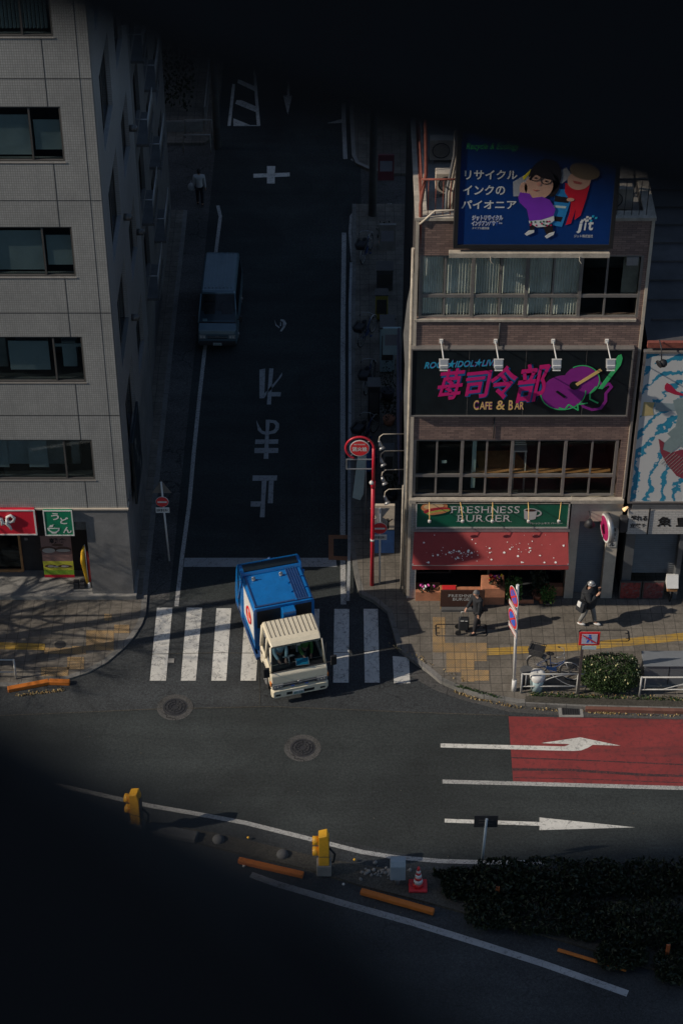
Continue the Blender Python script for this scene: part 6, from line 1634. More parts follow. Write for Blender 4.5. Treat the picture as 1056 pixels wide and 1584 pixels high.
# no entry signs
def no_entry(px, pyb, pyd, label, rdisc=.30, lean=0, mirror=True, plate_w=.36, KH=KH):
    X, Y = G(px, pyb, KH); zc = F(px, pyd, Y)[1]
    S_ = thing('no_entry_sign', label, 'road sign', (X, Y, KH))
    dx = F(px + lean, pyd, Y)[0] - X
    t = MB(); t.cyl((X, Y + .05, KH), (X + dx, Y + .05, zc + .75), .032, n=10); t.build('pole', 'white', S_)
    t = MB(); t.cyl((X + dx, Y - .01, zc), (X + dx, Y + .01, zc), rdisc, n=32); t.build('disc_rim', 'white', S_)
    t = MB(); t.cyl((X + dx, Y - .018, zc), (X + dx, Y - .0105, zc), rdisc * .95, n=32); t.build('disc', 'red', S_)
    MB().box(X + dx - rdisc * .72, X + dx + rdisc * .72, Y - .026, Y - .019, zc - rdisc * .14, zc + rdisc * .14).build('bar', 'white', S_)
    MB().box(X + dx - plate_w, X + dx + plate_w, Y - .012, Y + .0, zc - rdisc - .24, zc - rdisc - .03).build('plate', 'white', S_)
    t = MB(); text(t, '自転車を除く', X + dx, zc - rdisc - .135, plate_w * 1.75, .12, XZ(Y - .018), .02); t.build('plate_lettering', 'black', S_)
    return S_, X + dx, Y, zc
s1_, sx, sy, sz = no_entry(587, 903, 817, 'no entry sign with small plate beside the red hydrant pole', rdisc=.225, plate_w=.22)
t = MB(); t.prism([(sx - .30, sz + .72), (sx + .30, sz + .72), (sx + .0, sz + .22)], sy + .08, sy + .10, 'XZ'); t.cyl((sx, sy + .1, sz + .1), (sx, sy + .11, sz + .1), .25, n=24); t.build('sign_backs', 'steel', s1_)
s2_, sx, sy, sz = no_entry(262, 869, 776, 'tilted no entry sign with small plate by the grey building wall', rdisc=.20, plate_w=.21, lean=-11, KH=KL)
t = MB(); t.prism([(sx - .30, sz + .30), (sx + .30, sz + .30), (sx, sz + .80)], sy + .06, sy + .08, 'XZ'); t.build('warning_triangle_back', plain('tri_grey', (.12, .11, .10)), s2_)
# no parking pole
X, Y = G(794, 1068, KH)
zt = F(800, 905, Y)[1]
NP = thing('no_parking_sign', 'white pole with two round blue and red signs seen edge on', 'road sign', (X, Y, KH))
t = MB(); t.cyl((X, Y, KH), (F(800, 905, Y)[0], Y, zt), .045, n=12); t.cyl((X, Y, KH), (X, Y, KH + .45), .075, .07, n=12); t.build('pole', 'white', NP)
nrm = Vector((-.93, -.30, -.05)).normalized(); side = Vector((-nrm.y, nrm.x, 0)).normalized(); up = nrm.cross(side) * -1
if up.z < 0: up = -up
def signdisc(c, kind):
    t = MB(); t.cyl(c, c + nrm * .012, .33, n=32); t.build('disc_rim', 'white', NP)
    t = MB(); t.cyl(c + nrm * .013, c + nrm * .018, .31, n=32); t.build('disc_ring', 'red', NP)
    t = MB(); t.cyl(c + nrm * .019, c + nrm * .024, .225, n=32); t.build('disc_field', 'sign_blue', NP)
    t = MB()
    for a in ([45, -45] if kind == 2 else [45]):
        d = side * math.cos(R(a)) + up * math.sin(R(a)); e = nrm.cross(d)
        o_ = c + nrm * (.028 + .001 * (a > 0)); t.quad(o_ + d * .24 + e * .028, o_ + d * .24 - e * .028, o_ - d * .24 - e * .028, o_ - d * .24 + e * .028)
    t.build('slash', 'red', NP, fix=False)
def plate(c):
    t = MB(); w_, h_ = side * .30, up * .10
    t._add([c - w_ - h_, c + w_ - h_, c + w_ + h_, c - w_ + h_, c - w_ - h_ - nrm * .01, c + w_ - h_ - nrm * .01, c + w_ + h_ - nrm * .01, c - w_ + h_ - nrm * .01], [(0, 1, 2, 3), (7, 6, 5, 4), (0, 4, 5, 1), (1, 5, 6, 2), (2, 6, 7, 3), (3, 7, 4, 0)]); t.build('arrow_plate', 'white', NP)
    t = MB()
    for sg in (1, -1):
        o_ = c + nrm * .004 + h_ * .75 * sg; t.quad(o_ - w_ * .92 - h_ * .12, o_ + w_ * .92 - h_ * .12, o_ + w_ * .92 + h_ * .12, o_ - w_ * .92 + h_ * .12)
    t.build('plate_border', 'red', NP, fix=False)
c1 = Vector((F(798, 922, Y)[0], Y, F(798, 922, Y)[1])) + nrm * .06; c2 = Vector((F(796, 956, Y)[0], Y, F(796, 956, Y)[1])) + nrm * .06
signdisc(c1, 2); signdisc(c2, 1)
plate(Vector((c1.x, c1.y, (c1.z + c2.z) / 2)) + nrm * .02); plate(c2 - Vector((0, 0, .44)))
# crossing prohibition sign with red frame
X, Y = G(893, 1075, KH); zc = F(911, 988, Y)[1]; xc = F(911, 988, Y)[0]
CS = thing('no_crossing_sign', 'red framed board with crossed out walking figure on a rusty post', 'road sign', (X, Y, KH))
t = MB(); t.box(X - .04, X + .04, Y + .02, Y + .08, KH, zc - .35); t.tube([(X, Y + .05, zc - .4), (X + .1, Y + .05, zc - .1)], .03, 6); t.build('post', 'alu_dark', CS)
sw, sh_ = .30, .26
t = MB(); t.box(xc - sw, xc + sw, Y - .01, Y + .02, zc - sh_, zc + sh_); t.build('frame', 'red', CS, bevel=.01)
t = MB(); t.box(xc - sw * .74, xc + sw * .74, Y - .018, Y - .011, zc - sh_ * .72, zc + sh_ * .72); t.build('board', plain('sign_pale', (.50, .52, .62)), CS)
t = MB(); T = XZ(Y - .022)
for pts in ([(-.03, .10), (.04, .10), (.06, .02), (.02, -.02), (-.05, .0)], [(-.05, .0), (.02, -.02), (-.04, -.14), (-.09, -.14)], [(.02, .0), (.06, -.02), (.11, -.13), (.06, -.14)], [(-.04, .09), (-.12, .02), (-.10, -.01), (-.02, .06)]): t._add([T(xc + a_, zc + b_) for a_, b_ in pts], [tuple(range(len(pts)))])
t.disc((xc, Y - .022, zc + .145), (0, 1, 0), .035, 12); t.build('walking_figure', 'sign_blue', CS)
t = MB(); T = XZ(Y - .028); t.quad(T(xc - .22, zc + .14), T(xc - .19, zc + .17), T(xc + .22, zc - .14), T(xc + .19, zc - .17)); t.build('slash', 'red', CS, fix=False)
MB().box(xc - .18, xc + .22, Y - .01, Y + .01, zc - sh_ - .16, zc - sh_ - .03).build('plate', 'blind', CS)
# guard rails
def guard(label, pxa, pxb, py, posts=(0, 1), arch=True, nm='guard_rail', KH=KH):
    Xa, Y = G(pxa, py, KH); Xb, _ = G(pxb, py, KH)
    g_ = thing(nm, label, 'guard rail', ((Xa + Xb) / 2, Y, KH), 'white guard rails along the kerb')
    for f_ in posts:
        x = Xa + (Xb - Xa) * f_; t = MB(); t.cyl((x, Y, KH), (x, Y, KH + .80), .03, n=10); t.build('post', 'rail', g_)
    t = MB(); t.cyl((Xa, Y, KH + .78), (Xb, Y, KH + .78), .024, n=10); t.cyl((Xa, Y, KH + .28), (Xb, Y, KH + .28), .02, n=8); t.build('rail', 'rail', g_)
    t = MB(); t.cyl((Xa + .12, Y, KH + .28), (Xa + .12, Y, KH + .78), .018, n=6)
    if arch:
        L = Xb - Xa
        t.tube([(Xa + L * (.18 + .5 * u), Y, KH + .28 + .46 * math.sin(u * math.pi / 2)) for u in [i / 10 for i in range(11)]], .016, 6)
        t.tube([(Xa + L * (.46 + .4 * u), Y, KH + .74 - .46 * math.sin(u * math.pi / 2)) for u in [i / 10 for i in range(11)]], .012, 6)
    t.build('brace', 'rail', g_)
    return g_
guard('white guard rail in front of the parked bicycle', 805, 905, 1072, (0, .86))
guard('white guard rail right of the clipped bush', 988, 1180, 1077, (0, .9))
guard('white guard rail on the left pavement at the photo edge', -130, 27, 1050, (.0, .99), arch=False, KH=KL)
# bollard dark bin and white bucket
X, Y = G(812, 1060, KH)
t = MB(); t.cyl((X, Y, KH), (X, Y, KH + .58), .17, .19, 16); D1 = thing('dark_bin', 'dark round bin beside the foot of the no parking pole', 'bin', (X, Y, KH)); t.build('bin_body', 'dark', D1)
t = MB(); t.cyl((X, Y, KH + .58), (X, Y, KH + .64), .21, .19, 16); t.build('rim', 'concrete_dark', D1)
X, Y = G(829, 1066, KH)
D2 = thing('white_bucket', 'white bucket with crumpled pale bag behind the guard rail', 'bin', (X, Y, KH))
t = MB(); t.cyl((X, Y, KH), (X, Y, KH + .55), .17, .21, 18); t.build('bucket', 'blind', D2)
t = MB(); vs = []
for j in range(5):
    for i in range(18):
        a = 2 * math.pi * i / 18; r_ = (.22, .245, .21, .12, .02)[j] * (1 + .10 * noise.noise(Vector((math.cos(a) * 2, math.sin(a) * 2, j)))); vs.append((X + r_ * math.cos(a), Y + r_ * math.sin(a), KH + (.46, .58, .66, .69, .66)[j] + .03 * noise.noise(Vector((math.cos(a) * 3, math.sin(a) * 3, j + 5)))))
t._add(vs, [(j * 18 + i, j * 18 + (i + 1) % 18, (j + 1) * 18 + (i + 1) % 18, (j + 1) * 18 + i) for j in range(4) for i in range(18)], True); t.build('bag', 'white', D2, fix=False)
# bicycle
wr_, wf_ = G(829, 1040, KH), G(880, 1052, KH)
BK = thing('bicycle', 'blue city bicycle with dark rear basket standing behind the rail', 'bicycle', ((wr_[0] + wf_[0]) / 2, (wr_[1] + wf_[1]) / 2, KH))
ax = Vector((wf_[0] - wr_[0], wf_[1] - wr_[1], 0)); Lb = ax.length; ang_ = math.atan2(ax.y, ax.x)
kb = 1.0
MT = Matrix.Translation((wr_[0], wr_[1], KH)) @ Matrix.Rotation(ang_, 4, 'Z') @ Matrix.Rotation(R(-5), 4, 'X') @ Matrix.Scale(Lb / 1.04, 4)
def bk(nm, mb, m_, p=None): mb.xform(MT); return mb.build(nm, m_, p or BK)
for x_ in (0, 1.04):
    t = MB(); t.torus((x_, 0, .33), .315, .02, 'Y', 36, 8); wh = bk('wheel', t, 'rubber')
    t = MB(); t.torus((x_, 0, .33), .292, .009, 'Y', 36, 6); t.cyl((x_, -.04, .33), (x_, .04, .33), .025, n=8)
    for k in range(18): a = 2 * math.pi * k / 18; t.cyl((x_, (-1) ** k * .02, .33), (x_ + .29 * math.cos(a), 0, .33 + .29 * math.sin(a)), .0028, n=4, cap=False)
    bk('rim', t, 'steel', wh)
    t = MB(); t.tube([(x_ + .35 * math.cos(R(a)), 0, .33 + .35 * math.sin(R(a))) for a in range(20 if x_ else 30, 180, 12)], [.018] * len(range(20 if x_ else 30, 180, 12)), 6); bk('mudguard', t, 'steel')
t = MB(); t.tube([(.44, 0, .28), (.36, 0, .78)], .018, 8); t.tube([(.44, 0, .28), (.60, 0, .40), (.80, 0, .62), (.83, 0, .72)], .022, 8); t.tube([(.40, 0, .50), (.60, 0, .52), (.81, 0, .68)], .016, 8)
for s_ in (-1, 1): t.tube([(.44, s_ * .02, .28), (0, s_ * .05, .33)], .011, 6); t.tube([(.37, s_ * .02, .66), (0, s_ * .05, .33)], .009, 6)
bk('frame', t, plain('bicycle_blue', (.012, .035, .11), .35))
t = MB(); t.tube([(.80, 0, .86), (.83, 0, .72), (.88, .04, .64), (1.04, .045, .33)], .012, 6); t.tube([(.88, -.04, .64), (1.04, -.045, .33)], .012, 6); bk('fork', t, 'steel')
t = MB(); t.cyl((.80, 0, .84), (.78, 0, .98), .012); t.tube([(.60, -.26, .96), (.72, -.22, .98), (.80, 0, .97), (.72, .22, .98), (.60, .26, .96)], .011, 6); hb_ = bk('handlebar', t, 'steel')
t = MB(); t.cyl((.60, -.26, .96), (.52, -.27, .955), .017, n=8); t.cyl((.60, .26, .96), (.52, .27, .955), .017, n=8); bk('grip', t, 'rubber', hb_)
t = MB(); t.sph((.36, 0, .85), .10, (1.3, .9, .35), n=12, m=8); t.cyl((.36, 0, .76), (.36, 0, .84), .013); bk('saddle', t, 'rubber')
t = MB(); t.box(.30, .62, -.035, -.02, .24, .36); t.torus((.44, -.03, .28), .09, .01, 'Y', 16, 5); t.cyl((.44, -.12, .28), (.50, -.12, .16), .008); t.cyl((.44, .1, .28), (.38, .1, .40), .008); t.box(.46, .56, -.18, -.10, .14, .16); bk('chain_case', t, plain('bicycle_blue', (.012, .035, .11), .35))
t = MB(); t.box(-.22, .26, -.07, .07, .70, .715); bk('carrier', t, 'steel')
t = MB()
for zz in (.74, .80, .86, .92, .98):
    s_ = (zz - .74) * .2; xa, xb, w2 = -.24 - s_, .14 + s_, .15 + s_
    t.tube([(xa, -w2, zz), (xb, -w2, zz), (xb, w2, zz), (xa, w2, zz), (xa, -w2, zz)], .010, 5)
for k in range(9):
    u = k / 8
    for s_ in (-1, 1): x_ = -.24 + .38 * u; t.cyl((x_, s_ * .15, .73), (-.288 + .476 * u, s_ * .198, .98), .008, n=4)
for k in range(7):
    u = k / 6 * 2 - 1
    for xx, xt in ((-.24, -.288), (.14, .188)): t.cyl((xx, u * .15, .73), (xt, u * .198, .98), .008, n=4)
t.box(-.235, .135, -.145, .145, .725, .735); t.prism([(-.245, .76), (.145, .76), (.18, .94), (-.28, .94)], -.172, -.166, 'XZ'); t.prism([(-.245, .76), (.145, .76), (.18, .94), (-.28, .94)], .166, .172, 'XZ'); t.box(-.27, .17, -.16, .16, .80, .90); bk('basket', t, 'dark')
for (x, y, rz_, lab) in ((.9, 57.3, 80, 'bicycle parked in the shade beside the striped hoarding'), (1.0, 60.4, 95, 'bicycle parked in the shade beside the pale cabinet'), (.95, 63.2, 84, 'bicycle parked in the shade near the yellow crate'), (.98, 68.6, 92, 'bicycle parked in the shade close to the cross street')):
    o = copy_tree(BK); o.location = (x, y, KH); o.rotation_euler.z = R(rz_); o['label'] = lab; o['group'] = 'bicycles parked in the shaded side street'
# low steel frames on the pavement
for i, (xa, xb, ya_, yb_, lab) in enumerate(((673, 751, 966, 984, 'flat black steel frame lying on the pavement under the walking person'), (896, 970, 975, 992, 'flat black steel frame on the pavement behind the red framed sign'))):
    a_ = G(xa, ya_, KH); b_ = G(xb, yb_, KH)
    o = thing('pavement_frame', lab, 'steel frame', ((a_[0] + b_[0]) / 2, b_[1], KH), 'flat steel frames on the pavement')
    t = MB(); z = KH + .006
    X0, Y0 = G(xa + 1, yb_, KH); X1, Y1 = G(xb, ya_, KH)
    t.tube([(X0 + .05, Y0, z), (X1 - .05, Y0, z), (X1, Y0 + .05, z), (X1, Y1 - .05, z), (X1 - .05, Y1, z), (X0 + .05, Y1, z), (X0, Y1 - .05, z), (X0, Y0 + .05, z), (X0 + .05, Y0, z)], .018, 6); t.build('frame', 'black', o)
    t = MB()
    for (x_, s_) in ((X0, 1), (X1, -1)):
        for f_ in (.25, .7): t.cyl((x_, Y0 + (Y1 - Y0) * f_, z), (x_ + s_ * .10, Y0 + (Y1 - Y0) * f_, z), .018, n=6); t.cyl((x_, Y0 + (Y1 - Y0) * f_, z), (x_, Y0 + (Y1 - Y0) * f_, KH), .015, n=6)
    t.build('lug', 'black', o)
# big grey utility cabinet at the right edge
X0, Yc = G(990, 1062, KH); X1 = X0 + 2.2
UC = thing('utility_cabinet', 'large grey street cabinet standing in shade at the right edge', 'cabinet', ((X0 + X1) / 2, Yc, KH))
MB().box(X0 + .05, X1, Yc, Yc + .55, KH + .06, KH + .85).build('casing', plain('cabinet_grey', (.13, .14, .15)), UC, bevel=.02)
MB().box(X0, X1 + .05, Yc - .05, Yc + .6, KH + .852, KH + .90).build('lid', plain('cabinet_lid', (.17, .18, .19)), UC, bevel=.015)
MB().box(X0 + .02, X1 + .02, Yc - .02, Yc + .57, KH, KH + .055).build('plinth', 'concrete', UC)
t = MB()
for k in (1, 2): t.box(X0 + .05 + k * .72, X0 + .07 + k * .72, Yc - .006, Yc - .001, KH + .08, KH + .82)
t.build('door_seam', 'black', UC)
# drain, manholes
def manhole(px, py, r_, lab, ring=True):
    X, Y = G(px, py); o = thing('manhole', lab, 'manhole', (X, Y, 0))
    t = MB(); t.cyl((X, Y, -.01), (X, Y, .004), r_ * 1.48, n=40); t.build('concrete_ring', 'asphalt_old', o)
    t = MB(); t.cyl((X, Y, -.01), (X, Y, .010), r_, n=36); t.build('cover', 'dark', o)
    t = MB()
    for k in range(3): t.torus((X, Y, .011), r_ * (.3 + .26 * k), .012, 'Z', 30, 5)
    for k in range(12): a = math.pi * k / 6; t.cyl((X + r_ * .3 * math.cos(a), Y + r_ * .3 * math.sin(a), .011), (X + r_ * .82 * math.cos(a), Y + r_ * .82 * math.sin(a), .011), .01, n=4)
    t.build('cast_pattern', 'black', o)
manhole(271, 1094, .36, 'round manhole in its pale ring left below the crosswalk'); manhole(468, 1157, .36, 'round manhole in its worn ring in the middle of the main road')
X, Y = G(93, 994, KH); o = tag(MB().cyl((X, Y, 0), (X, Y, KL + .012), .17, n=24).build('access_cover', 'dark'), 'small round cover in the yellow strip of the left pavement', 'cover')
X, Y = G(882, 1101); DG = thing('storm_drain', 'square grated drain in the gutter beside the red lane', 'drain', (X, Y, 0))
t = MB(); t.box(X - .36, X + .36, Y - .22, Y + .25, -.02, .012); t.build('surround', 'concrete', DG)
t = MB(); t.box(X - .26, X + .26, Y - .14, Y + .17, .0, .016); t.build('pit', 'black', DG); t = MB()
for k in range(8): t.box(X - .25 + k * .068, X - .22 + k * .068, Y - .13, Y + .16, .016, .022)
t.build('grate', 'dark', DG)
X, Y = G(265, 1022); tag(MB().box(X - .09, X + .09, Y - .09, Y + .09, -.01, .009).build('valve_cover', 'concrete'), 'small square valve cover between the first two crosswalk bars', 'cover')
# rusty plate frame in the side road
a_ = [G(*p) for p in ((508, 828), (559, 828), (560, 868), (508, 866))]
PF = thing('road_plate', 'rust brown square steel frame set in the side road near the stop line', 'plate', (*a_[0], 0))
t = MB()
def lerp(p, c, f): return (p[0] + (c[0] - p[0]) * f, p[1] + (c[1] - p[1]) * f)
cc = (sum(p[0] for p in a_) / 4, sum(p[1] for p in a_) / 4); inn = [lerp(p, cc, .3) for p in a_]
for k in range(4): t.prism([a_[k], a_[(k + 1) % 4], inn[(k + 1) % 4], inn[k]], 0, .014)
t.build('rim', plain('rust_brown', (.26, .12, .06), .8), PF); t = MB(); t.prism(inn, -.005, .009); t.build('plate', 'asphalt_new', PF)

# ---- median furniture
def signal_box(px, py, label):
    X, Y = G(px, py, .07)
    S_ = thing('warning_light', label, 'warning light', (X, Y, .07), 'yellow warning light boxes on the median', world_coords=False)
    t = MB(); t.box(-.20, .20, -.17, .17, 0, .42); t.build('concrete_foot', 'concrete', S_, bevel=.03)
    t = MB(); t.prism([(-.14, .42), (.14, .42), (.14, 1.42), (.09, 1.62), (-.14, 1.55)], -.15, .13, 'XZ'); t.build('housing', 'yellow', S_, bevel=.02)
    for z in (.86, 1.28):
        t = MB(); t.cyl((-.14, 0, z), (-.30, 0, z), .125, .125, 20); t.cyl((-.30, 0, z), (-.305, 0, z), .10, .10, 20); v_ = t.build('lamp_hood', 'yellow', S_)
        t = MB(); t.cyl((-.306, 0, z), (-.31, 0, z), .095, .095, 18); t.build('lens', 'orange', v_)
    t = MB(); t.box(-.13, .142, -.156, -.15, .78, .80); t.box(.141, .15, -.12, .1, .5, 1.35); t.box(.14, .16, -.1, -.06, 1.38, 1.43); t.box(.14, .16, -.1, -.06, .70, .75); t.build('seam', 'alu_dark', S_)
    t = MB(); t.tube([(.16, .05, .9), (.30, .12, .6), (.26, .1, .3), (.12, .05, .35)], .03, 6); t.build('cable', 'rubber', S_)
    return S_
sb1 = signal_box(501, 1349, 'yellow twin lamp warning box on a concrete foot, middle of the median')
sb2 = copy_tree(sb1); sb2.location = (*G(214, 1285, .07), .07); sb2.rotation_euler.z = R(-12); sb2['label'] = 'yellow twin lamp warning box half hidden at the left end of the median'
def kerbbar(pa, pb, label, z0=.07, w_=.16, h_=.12, bend=None):
    A_ = Vector((*G(*pa, z0 + h_), 0)); B_ = Vector((*G(*pb, z0 + h_), 0)); pts = [A_] + ([Vector((*G(*bend, z0 + h_), 0))] if bend else []) + [B_]
    t = MB()
    for a_, b_ in zip(pts[:-1], pts[1:]):
        d = (b_ - a_).normalized(); n_ = Vector((-d.y, d.x, 0)) * w_ / 2
        t.prism([tuple((a_ + n_)[:2]), tuple((b_ + n_)[:2]), tuple((b_ - n_)[:2]), tuple((a_ - n_)[:2])], z0 - .02, z0 + h_)
    return tag(t.build('kerb_marker', 'orange', None, bevel=.02), label, 'kerb marker', 'orange kerb markers')
kerbbar((369, 1328), (469, 1351), 'orange kerb marker on the median left of the middle warning light')
kerbbar((558, 1376), (671, 1408), 'orange kerb marker below the traffic cone')
kerbbar((862, 1468), (968, 1500), 'faint orange kerb marker under the shaded median shrubs', w_=.10, h_=.03)
kerbbar((12, 1064), (108, 1053), 'orange kerb marker along the left pavement with leaves in front', z0=.01, bend=(76, 1052))
for px, py, r_, lab in ((338, 1299, .17, 'grey concrete dome on the median nearest the left warning light'), (437, 1322, .17, 'grey concrete dome on the median between the two warning lights')):
    X, Y = G(px, py, .07); t = MB(); t.sph((X, Y, .07), r_, (1, 1, .8), n=16, m=10); tag(t.build('concrete_dome', 'concrete_dark'), lab, 'dome')
for i, (px, py, c_) in enumerate(((384, 1296, 'yellow'), (531, 1368, 'white'), (377, 1340, 'white'), (548, 1330, 'yellow'), (689, 1348, 'beige'), (722, 1420, 'steel'))):
    X, Y = G(px, py, .07); t = MB(); t.sph((X, Y, .08), .038, n=10, m=8)
    lab = ['small yellow stud on the median left of the middle warning light', 'small white stud by the kerb right of the middle warning light', 'small pale stud at the end of the left orange marker', 'small yellow stud close behind the middle warning light', 'small pinkish stud near the cone', 'small grey stud by the median shrubs'][i]
    tag(t.build('road_stud', c_), lab, 'stud')
X, Y = G(250, 1280, .07); t = MB(); t.obox((X + .35, Y - .25, .12), (1.35, .32, .18), (0, 0, R(-14))); tag(t.build('concrete_block', 'concrete_dark', None, bevel=.03), 'long low concrete block beside the left warning light', 'block')
X, Y = G(590, 1350, .07)
RK = thing('rubble', 'small heap of broken stones beside the grey pole box', 'rubble', (X, Y, .07)); RK['kind'] = 'stuff'
t = MB(); rnd = random.Random(11)
for k in range(60): t.sph((X + rnd.gauss(0, .28), Y + rnd.gauss(0, .10), .09), .02 + .06 * rnd.random() ** 2, (1, .8, .7), n=5, m=4, rot=(rnd.random() * 3, rnd.random() * 3, 0))
t.build('stones', 'concrete', RK)
# grey box on short post
X, Y = G(614, 1366, .07)
GBX = thing('control_box', 'pale blue grey box on a short post left of the traffic cone', 'box', (X, Y, .07))
t = MB(); t.prism([(Y - .15, .35), (Y + .13, .35), (Y + .13, 1.02), (Y - .05, 1.02), (Y - .15, .88)], X - .20, X + .21, 'YZ'); t.build('casing', plain('box_blue_grey', (.28, .33, .36)), GBX, bevel=.02)
t = MB(); t.cyl((X, Y, .07), (X, Y, .36), .07, n=12); t.sph((X, Y - .05, .32), .1, n=12, m=8); t.build('post', 'steel', GBX)
# traffic cone
X, Y = G(646, 1372, .07)
CN = thing('traffic_cone', 'red traffic cone with white bands on a weighted base', 'cone', (X, Y, .07))
t = MB(); t.box(X - .25, X + .25, Y - .22, Y + .22, .07, .15); t.build('base', 'red', CN, bevel=.03)
def cr(z): return .15 - .12 * z / .72
t = MB()
for a_, b_ in ((0.0, .14), (.27, .35), (.46, .53), (.61, .72)): t.cyl((X, Y, .15 + a_), (X, Y, .15 + b_), cr(a_), cr(b_), 20)
t.build('cone_body', 'red', CN)
t = MB()
for a_, b_ in ((.141, .269), (.351, .459), (.531, .609)): t.cyl((X, Y, .15 + a_), (X, Y, .15 + b_), cr(a_) + .003, cr(b_) + .003, 20)
t.build('white_band', 'white', CN)
# sign seen from behind
X, Y = G(744, 1341, .07); zt = F(748, 1267, Y)[1]
BS = thing('road_sign', 'small dark sign board seen from behind on a pale pole at the median', 'road sign', (X, Y, .07))
t = MB(); t.cyl((X, Y, .07), (X + .06, Y, zt), .035, n=10); t.build('pole', plain('pole_blue_grey', (.36, .42, .46)), BS)
sxw = 18 / FPX * 58.5
zc = F(748, 1273, Y)[1]
MB().box(X + .05 - sxw, X + .05 + sxw, Y + .04, Y + .06, zc - .22, zc + .23).build('board', 'dark', BS, bevel=.005)
t = MB(); t.box(X + .05 - sxw * .6, X + .05 + sxw * .6, Y + .025, Y + .039, zc - .05, zc - .02); t.box(X + .05 - sxw * .6, X + .05 + sxw * .6, Y + .025, Y + .039, zc + .05, zc + .08); t.build('back_brace', 'alu_dark', BS)
# orange markers in the shrubs
for px, py, lab in ((768, 1392, 'thin orange marker post in the shrubs under the dark sign'), (1030, 1482, 'thin orange marker post at the far right of the shrubs')):
    X, Y = G(px, py, .07); o = thing('marker_post', lab, 'marker post', (X, Y, .07), 'orange marker posts among the median shrubs'); MB().box(X - .05, X + .05, Y - .02, Y + .02, .07, .62).build('post', plain('marker_orange', (.45, .12, .04)), o, bevel=.01)

